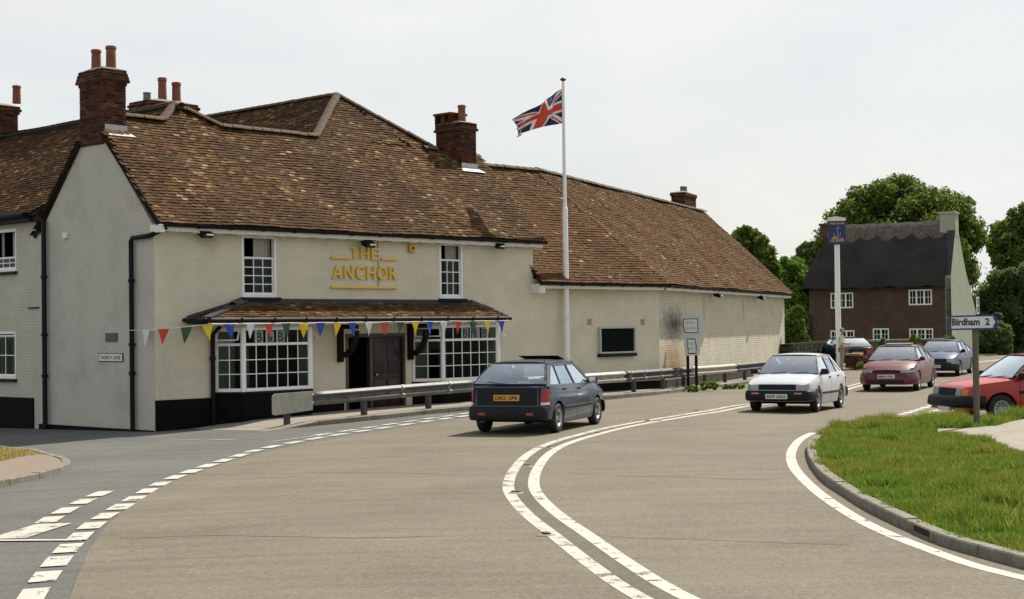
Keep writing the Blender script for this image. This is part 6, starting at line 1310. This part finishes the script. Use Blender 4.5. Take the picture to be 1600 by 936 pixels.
def rider(car_front, hdg, wbx, sd, label, cloth, S, hair):
    h = Vector((math.cos(hdg), math.sin(hdg), 0)); l = Vector((-h.y, h.x, 0)); c = Vector(car_front) - h * (S['wb'] / 2) + h * (.03) + l * (.36 * sd)
    r = thing('person', label, 'person', (c.x, c.y, gz(c.x, c.y) + .57), hdg)
    hx = S['A'][0] - .52 + .22; arms = [(.02, .17, .42), (.22, .22, .24), (.45, .13, .30), (.02, -.17, .42), (.22, -.22, .24), (.45, -.13, .30)] if sd < 0 else [(.02, .17, .42), (.10, .20, .18), (.30, .10, .08), (.02, -.17, .42), (.10, -.20, .18), (.30, -.10, .08)]
    vs = [(0.02, 0, .06), (-.02, 0, .24), (-.05, 0, .42), (-.03, 0, .50), (-.01, 0, .56)] + arms + [(.10, .1, .06), (.45, .12, .08), (.10, -.1, .06), (.45, -.12, .08)]
    skin('body', vs, [(0, 1), (1, 2), (2, 3), (3, 4), (2, 5), (5, 6), (6, 7), (2, 8), (8, 9), (9, 10), (0, 11), (11, 12), (0, 13), (13, 14)], [.13, .14, .14, .06, .05, .07, .05, .035, .07, .05, .035, .09, .075, .09, .075], cloth, r)
    head(r, (0.0, 0, .67), 0, hair); hand(r, (arms[2][0] + .03, arms[2][1], arms[2][2]), (1, 0, .1)); hand(r, (arms[5][0] + .03, arms[5][1], arms[5][2]), (1, 0, .1))
rider((6.52, 36.85, 0), rad(-114.5), 0, -1, 'person in dark clothes at the wheel of the white saloon', M_DCL, corolla, mat('dark hair', (.03, .02, .015), .8, .2)); rider((6.52, 36.85, 0), rad(-114.5), 0, 1, 'person in grey clothes in the passenger seat of the white saloon', M_LCL, corolla, mat('dark hair', (.03, .02, .015), .8, .2))

# ------------------------------------------------------------------ thatched cottage
cc = at_depth(1488, 560, 80.0); CF = Frame((cc.x, cc.y, gz(cc.x, cc.y)), rad(-28))     # origin at the right front corner, x to the right along the front
cot = thing('thatched_cottage', 'dark brick cottage with thatched roof and pale green gable', 'house', CF.o, CF.az)
M_CBRICK = brick_mat('old red brick', ((.092, .042, .024), (.06, .03, .019)), (.07, .054, .038), .08, .24, bump=.5, tint=.3)
M_GREEN = mat('pale green render', (.31, .335, .25), .9, .1, 2, .3, 20, col2=(.25, .27, .20), var2=.4, scale2=.8)
xl_ = CF.fac(1265, 520)[0]; EZc = CF.fac(1380, 446)[1]; DW = 6.6; RYc, RZc = 1.75, CF.fac(1400, 357, 1.75)[1]; BEZ = 2.3
def px_hole(p0, p1): (a, zb_), (b, zt_) = CF.fac(*p0), CF.fac(*p1); return (a, b, min(zb_, zt_), max(zb_, zt_))
wins = [px_hole((1298, 482), (1333, 457)), px_hole((1420, 477), (1456, 452)), px_hole((1421, 532), (1458, 513)), px_hole((1364, 532), (1389, 513)), px_hole((1298, 536), (1335, 516))]
mb = MB(); wall_holes(mb, xl_, 0, -.3, EZc + .3, wins, .12); mb.build('front_wall', M_CBRICK, cot)
mb = MB(); mb.box((xl_, .0, -.3), (xl_ + .2, DW, 2.5)); mb.box((xl_ + .2, DW - .2, -.3), (-.2, DW, 2.2)); mb.box((xl_ + .2, 1.6, -.3), (-.2, 1.75, EZc)); mb.build('inner_wall', M_CBRICK, cot)
mb = MB(); mb.prism([(0, 0, -.3), (0, DW, -.3), (0, DW, BEZ), (0, RYc + 2.0, RZc - 2.35), (0, RYc, RZc + .15), (0, RYc - .3, RZc + .15), (0, 0, EZc + .35)], (-.3, 0, 0)); mb.build('gable_wall', M_GREEN, cot)
ch = link('chimney', None, cot, (-.3, RYc - .05, RZc)); mb = MB(); mb.bbox((-.5, -.45, -.6), (.31, .42, .62), .02); mb.bbox((-.55, -.5, .62), (.36, .47, .74), .03); mb.build('stack', M_GREEN, ch)
mb = MB(); mb.prism([(-.10, -.28, .02), (.31, -.28, .02), (.31, -RYc + .05, EZc + .48 - RZc), (-.10, -RYc + .05, EZc + .48 - RZc)], (0, 0, .05)); o = mb.build('parapet_flashing', M_LEAD, ch)
for (px, ptop, hh_) in ((1290, 352, .55),):
    x_ = CF.fac(px, 360, RYc)[0]; mb = MB(); mb.box((x_ - .22, RYc - .35, RZc - .4), (x_ + .22, RYc + .35, RZc + .30)); mb.box((x_ - .27, RYc - .42, RZc + .30), (x_ + .27, RYc + .42, RZc + .42)); mb.build('chimney', M_CBRICK, cot)
for h_ in wins:
    r = link('casement_window', None, cot, ((h_[0] + h_[1]) / 2, .02, h_[2])); w = (h_[1] - h_[0]) / 2; H_ = h_[3] - h_[2]; n = 3 if w > .55 else 2; f = .07; mb = MB()
    mb.box((-w, -.03, 0), (-w + f, .05, H_)); mb.box((w - f, -.03, 0), (w, .05, H_)); mb.box((-w + f, -.03, H_ - f), (w - f, .05, H_)); mb.box((-w + f, -.05, 0), (w - f, .05, f))
    for i in range(1, n): x = -w + 2 * w * i / n; mb.box((x - .045, -.029, f), (x + .045, .05, H_ - f))
    for i in range(n): x0 = -w + 2 * w * i / n + .05; x1 = x0 + 2 * w / n - .1; mb.box((x0, -.01, H_ * .5 - .012), (x1, .01, H_ * .5 + .012)); mb.box(((x0 + x1) / 2 - .012, -.0105, f), ((x0 + x1) / 2 + .012, .0095, H_ - f))
    mb.build('frame', M_WHITE, r)
    for i in range(n): x0 = -w + 2 * w * i / n + .05; x1 = x0 + 2 * w / n - .1; mb = MB(); mb.box((x0, .012, f), (x1, .018, H_ - f)); mb.build('pane', M_GLASS, r)
gy0, gz0 = CF.gab(1527, 478); r = link('gable_window', None, cot, (0, gy0, gz0 - .45), (0, 0, PI / 2)); mb = MB(); mb.box((-.3, -.05, 0), (-.22, -.002, .95)); mb.box((.22, -.05, 0), (.3, -.002, .95)); mb.box((-.22, -.05, .88), (.22, -.002, .95)); mb.box((-.22, -.05, 0), (.22, -.002, .07)); mb.box((-.22, -.05, .45), (.22, -.002, .5)); mb.build('frame', M_WHITE, r)
mb = MB(); mb.box((-.22, -.03, .07), (.22, -.003, .88)); mb.build('pane', M_SCREEN, r)
# thatch: thick rounded coat with combed straw and a scalloped ridge
def thatch_mat():
    m, nt, b = nodes_of('old thatch'); N = nt.nodes; K = nt.links; tc = N.new('ShaderNodeTexCoord'); mp = N.new('ShaderNodeMapping'); mp.inputs['Scale'].default_value = (14, 1.6, 1.6); K.new(tc.outputs['Object'], mp.inputs['Vector'])
    n = N.new('ShaderNodeTexNoise'); n.inputs['Scale'].default_value = 2.2; n.inputs['Detail'].default_value = 7; K.new(mp.outputs[0], n.inputs['Vector']); n2 = N.new('ShaderNodeTexNoise'); n2.inputs['Scale'].default_value = .7; n2.inputs['Detail'].default_value = 5; K.new(tc.outputs['Object'], n2.inputs['Vector'])
    r = N.new('ShaderNodeValToRGB'); r.color_ramp.elements[0].color = (.008, .007, .007, 1); r.color_ramp.elements[0].position = .3; r.color_ramp.elements[1].color = (.045, .040, .036, 1); r.color_ramp.elements[1].position = .75
    a = N.new('ShaderNodeMath'); a.operation = 'ADD'; K.new(n.outputs['Fac'], a.inputs[0]); K.new(n2.outputs['Fac'], a.inputs[1]); a2 = N.new('ShaderNodeMath'); a2.operation = 'MULTIPLY'; a2.inputs[1].default_value = .5; K.new(a.outputs[0], a2.inputs[0]); K.new(a2.outputs[0], r.inputs[0]); K.new(r.outputs[0], b.inputs['Base Color']); b.inputs['Roughness'].default_value = 1
    bn = N.new('ShaderNodeBump'); bn.inputs['Strength'].default_value = .9; bn.inputs['Distance'].default_value = .06; K.new(n.outputs['Fac'], bn.inputs['Height']); K.new(bn.outputs[0], b.inputs['Normal']); return m
M_THATCH = thatch_mat()
xl2 = xl_ - .25; prof_t = [(-.45, EZc - .12), (-.42, EZc + .10), (-.15, EZc + .75), (RYc * .35, EZc + (RZc - EZc) * .55), (RYc * .75, RZc - .35), (RYc, RZc + .06), (RYc + .4, RZc - .3), (RYc + 2.2, RZc - 2.4), (DW + .3, BEZ + .2), (DW + .3, BEZ)]
nT = 60; mb = MB()
def thp(i, j):
    t = i / nT; y, z = prof_t[j]; k = (1 - sstep(0, .12, t)); hip = k * k * 1.3
    x = xl2 + (-.32 - xl2) * t + (z - EZc) / (RZc - EZc) * .9 * k
    return (x, y, z + .04 * math.sin(t * 23 + j) + .03 * math.sin(t * 51 + j * 2) - hip * (.35 if 3 < j < 7 else 0))
mb.grid(thp, nT, len(prof_t) - 1); mb.add([thp(0, j) for j in range(len(prof_t))], [tuple(range(len(prof_t)))]); mb.add([thp(nT, j) for j in range(len(prof_t))], [tuple(range(len(prof_t)))]); mb.add([thp(0, 0), thp(nT, 0), (-.32, .05, EZc - .1), (xl2, .05, EZc - .1)], [(0, 1, 2, 3)])
mb.build('thatch', M_THATCH, cot, 60)
mb = MB(); nR = 84
def rdp(i, j):
    t = i / nR; x = xl2 + .95 + (-.45 - xl2 - .95) * t; sc = .62 + .30 * (abs(math.sin(t * PI * 7)) ** .7); f = j / 5
    y0, z0 = RYc, RZc + .20; y1, z1 = RYc - sc * .62, RZc + .12 - sc * 1.05
    if j <= 5: return (x, y0 + (y1 - y0) * f - .05 * math.sin(f * PI), z0 + (z1 - z0) * f + .05 * math.sin(f * PI) + .02 * math.sin(t * 40))
    return (x, RYc + .7 * (j - 5), RZc + .2 - .7 * (j - 5))
mb.grid(lambda i, j: rdp(i, 5 - j) if j < 6 else rdp(i, 6), nR, 6); o = mb.build('thatch_ridge', mat('straw ridge', (.10, .085, .068), 1, .6, 7, .9, 26), cot, 50); md = o.modifiers.new('t', 'SOLIDIFY'); md.thickness = .12; md.offset = 1
# ------------------------------------------------------------------ walls and piers on the far side
def stone_wall(name, label, p, q, h, th, m, cop=True):
    p, q = Vector(p), Vector(q); d = q - p; r = thing(name, label, 'wall', (p.x, p.y, gz(p.x, p.y)), math.atan2(d.y, d.x)); L_ = d.xy.length; rng = random.Random(int(L_ * 100)); core = MB(); core.box((.03, -th / 2 + .04, -.2), (L_ - .03, th / 2 - .04, h - .02)); core.build('core', M_MORTAR, r)
    st = MB(); z = 0
    while z < h - .03:
        hh_ = min(rng.uniform(.12, .18), h - z); x = -rng.uniform(0, .2)
        while x < L_:
            w = rng.uniform(.2, .4); a, b = max(0, x), min(L_, x + w)
            if b - a > .06: o_ = rng.uniform(0, .03); st.box((a + .008, -th / 2 - o_, z + .006), (b - .008, th / 2 + o_, z + hh_ - .006))
            x += w
        z += hh_
    st.build('stones', m, r, kind='stuff')
    if cop:
        x = 0
        while x < L_: w = min(.5, L_ - x); mb = MB(); mb.bbox((x + .005, -th / 2 - .06, h), (x + w - .005, th / 2 + .06, h + .09), .02); mb.build('coping_stone', M_KERB, r); x += w
    return r
M_STONE = island_mat('flint and stone', [(0, (.05, .042, .03)), (.5, (.10, .085, .06)), (1, (.17, .145, .10))], .9, ((.08, .075, .05), .5), scale=1.5)
w0 = at_depth(1352, 560, 72.5); w1_ = at_depth(1482, 560, 76.5)
stone_wall('garden_wall', 'low stone garden wall before the thatched cottage', (w0.x, w0.y, 0), (w1_.x, w1_.y, 0), CF.o.z * 0 + 1.15, .35, M_STONE)
gpr = ground(1334, 578); gpier = thing('gate_pier', 'short square brick pier beside the standing person', 'gate pier', (gpr.x, gpr.y, gz(gpr.x, gpr.y)), rad(-25)); mb = MB()
chm = chimney(gpier, -.30, .30, -.30, .30, -.1, .62, ((-1, .0),), name='pier_shaft', seed=12, cap=False); mb.bbox((-.36, -.36, .62), (.36, .36, .72), .02); mb.build('pier_cap', M_KERB, gpier)
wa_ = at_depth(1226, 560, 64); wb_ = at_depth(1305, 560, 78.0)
stone_wall('yard_wall', 'wall coloured dark for shade between the end of the pub and the cottage', (wa_.x, wa_.y, 0), (wb_.x, wb_.y, 0), 1.25, .3, island_mat('stone darkened for shade', [(0, (.012, .012, .009)), (.5, (.03, .028, .02)), (1, (.055, .05, .036))], .95, ((.02, .03, .012), .6), scale=1.2), False)  # shade is put into the stone colour here; greenish patches over it
poly_sheet([V(10.5, 60.5), V(13.2, 67), V(14.9, 68.6), V(18.5, 74), V(20, 78), V(12, 78), V(9, 66)], .02, 1.0).build('forecourt', M_PAVE, kind='structure')
# ------------------------------------------------------------------ trees and hedges
def leaves_mesh(name, blobs, n, size, m, seed):
    rng = np.random.default_rng(seed); wts = np.array([b[1] ** 2 for b in blobs]); wts = wts / wts.sum(); idx = rng.choice(len(blobs), n, p=wts); C = np.array([b[0] for b in blobs])[idx]; Rr = np.array([b[1] for b in blobs])[idx]; sq = np.array([b[2] if len(b) > 2 else .85 for b in blobs])[idx]
    d = rng.normal(size=(n, 3)); d /= np.linalg.norm(d, axis=1)[:, None]
    cl = np.sin(d[:, 0] * 5 + idx * 1.7) * np.sin(d[:, 1] * 6 + idx) * np.sin(d[:, 2] * 5 + idx * .6)
    rad_ = Rr * (1 - .5 * rng.random(n) ** 1.6 + .20 * cl + (rng.random(n) < .14) * rng.random(n) * .30); d2 = d.copy(); d2[:, 2] *= sq; P = C + d2 * rad_[:, None]
    nrm = d + rng.normal(size=(n, 3)) * .7; nrm /= np.linalg.norm(nrm, axis=1)[:, None]; t = np.cross(nrm, rng.normal(size=(n, 3))); t /= np.linalg.norm(t, axis=1)[:, None]; b = np.cross(nrm, t)
    s = size * rng.uniform(.55, 1.3, n)[:, None]; bend = nrm * s * .25
    v = np.stack([P - t * s, P + b * s * .55 + bend, P + t * s, P - b * s * .55 + bend], 1).reshape(-1, 3); f = np.arange(4 * n).reshape(-1, 4)
    me = bpy.data.meshes.new(name); me.from_pydata(v.tolist(), [], f.tolist()); me.materials.append(m); return me
def tree(name, label, px0, px1, pyt, pyb, D, m, n, size, seed, cat='tree', trunk=True, nb=16, group=None, depth=None, skew=0, full=None):
    full = (cat != 'tree') if full is None else full
    a, b = at_depth(px0, pyt, D), at_depth(px1, pyb, D); cx_ = (a.x + b.x) / 2; w = (b.x - a.x) / 2; zt, zb_ = a.z, b.z; base = gz(cx_, D); rng = random.Random(seed)
    r = thing(name, label, cat, (cx_, D, base), 0, group); dp = depth or w * .8; blobs = []; zc_ = (zt + zb_) / 2 - base; hz = (zt - zb_) / 2
    for k in range(nb):
        while True:
            x, y, z = [rng.uniform(-1, 1) for _ in range(3)]
            if full and z < 1 - .7 * x * x or not full and x * x + y * y + (z * z if z > 0 else z * z * .6) < 1: break
        rr = rng.uniform(.13, .30); sc = 1 - rr * .75
        blobs.append(((x * w * sc, y * dp * sc, zc_ + z * hz * sc + skew * x), rr * (min(w, hz) * .75 + .25 * max(w, hz)), .85))
    if not full:
        for k in range(21):
            an = PI * k / 20; rr = rng.uniform(.11, .27); f_ = rng.uniform(.86, 1.06) - rr; blobs.append(((math.cos(an) * w * f_, rng.uniform(-.3, .3) * dp, zc_ + math.sin(an) * hz * f_ + skew * math.cos(an)), rr * (min(w, hz) * .75 + .25 * max(w, hz)), .85))
    blobs.append(((0, 0, zc_), .6 * min(w, hz), .9))
    link('crown', leaves_mesh('crown', blobs, n, size, m, seed), r)
    if trunk:
        mb = MB(); h_ = zc_; mb.tube([(0, 0, -.3), (.1, .05, h_ * .35), (-.05, 0, h_ * .7), (0, .1, zc_ + hz * .4)], [.05 * w + .14, .04 * w + .1, .03 * w + .06, .03], 9)
        for k in range(6): bb = blobs[k][0]; mb.tube([(0, 0, h_ * (.4 + .06 * k)), (bb[0] * .5, bb[1] * .5, (h_ * .6 + bb[2]) / 2), bb], [.02 * w + .04, .015 * w + .03, .015], 6)
        mb.build('trunk', M_BARK, r, 50)
    return r
tree('oak_tree', 'large rounded green tree rising behind the thatched roof', 1276, 1544, 270, 500, 98, M_LEAF_A, 90000, .145, 3, nb=110)
tree('oak_tree', 'dark tree top showing above the end of the pub roof', 1128, 1218, 353, 500, 92, M_LEAF_A, 28000, .14, 5, nb=50, skew=-.5)
tree('oak_tree', 'dark tree cut by the right edge beyond the cottage', 1544, 1700, 312, 500, 108, M_LEAF_A, 45000, .16, 8, nb=60)
tree('ash_tree', 'bright green tree between the pub end and the cottage', 1194, 1284, 398, 560, 96, M_LEAF_B, 30000, .13, 11, nb=50)
tree('ash_tree', 'mid green tree filling the gap left of the cottage thatch', 1232, 1300, 372, 540, 112, M_LEAF_C, 26000, .15, 61, nb=40)
tree('bush', 'grey green bush below the dark tree at right', 1515, 1640, 398, 566, 100, M_LEAF_C, 40000, .13, 13, 'bush', nb=70)
tree('bush', 'dark shaded bush against the end of the pub wing', 1214, 1268, 470, 575, 74, M_LEAF_A, 14000, .11, 14, 'bush', nb=30, trunk=True)
tree('bush', 'low bush beside the road right of the cottage', 1532, 1592, 488, 556, 93, M_LEAF_C, 8000, .16, 17, 'bush', nb=12)
tree('bush', 'dark bush at far right edge beside the road', 1586, 1690, 430, 560, 112, M_LEAF_A, 12000, .2, 19, 'bush', nb=14)
tree('hedge', 'dark hedge filling the gap behind the yard wall', 1205, 1310, 500, 572, 86, M_LEAF_A, 9000, .2, 23, 'hedge', nb=16, depth=1.2)
tree('bush', 'leafy shrub growing over the stone garden wall', 1418, 1436, 519, 545, 72, M_LEAF_B, 1500, .09, 29, 'shrub', nb=7, trunk=True)
tree('bush', 'trailing shrub on the garden wall by the cottage gable', 1462, 1500, 522, 552, 75, M_LEAF_C, 2500, .1, 31, 'shrub', nb=9)
tree('bush', 'shrub with reddish flowers beside the maroon car roof', 1368, 1390, 528, 548, 71.5, M_LEAF_C, 1200, .08, 33, 'shrub', nb=7)
tree('hedge', 'tall dense hedge at the back behind the oak', 1205, 1720, 452, 562, 122, M_LEAF_C, 40000, .21, 37, 'hedge', nb=120, depth=3)
tree('bush', 'bright weeds at the foot of the gate pier', 1338, 1352, 560, 580, 66.5, M_LEAF_B, 700, .06, 39, 'weeds', nb=6, trunk=False)
for k, (a, b, t_, bt_, D) in enumerate(((1064, 1092, 602, 612, 47.9), (1090, 1126, 595, 610, 49.0), (1126, 1172, 600, 607.5, 50.6))):
    tree('weed_clump', ('small weed tuft at the foot of the direction sign posts', 'tallest green weed clump below the crash barrier', 'low weed tuft below the dark end of the barrier')[k], a, b, t_, bt_, D, M_LEAF_B, 1500, .045, 50 + k, 'weeds', nb=14, depth=.25, trunk=False, group='weeds under the barrier')
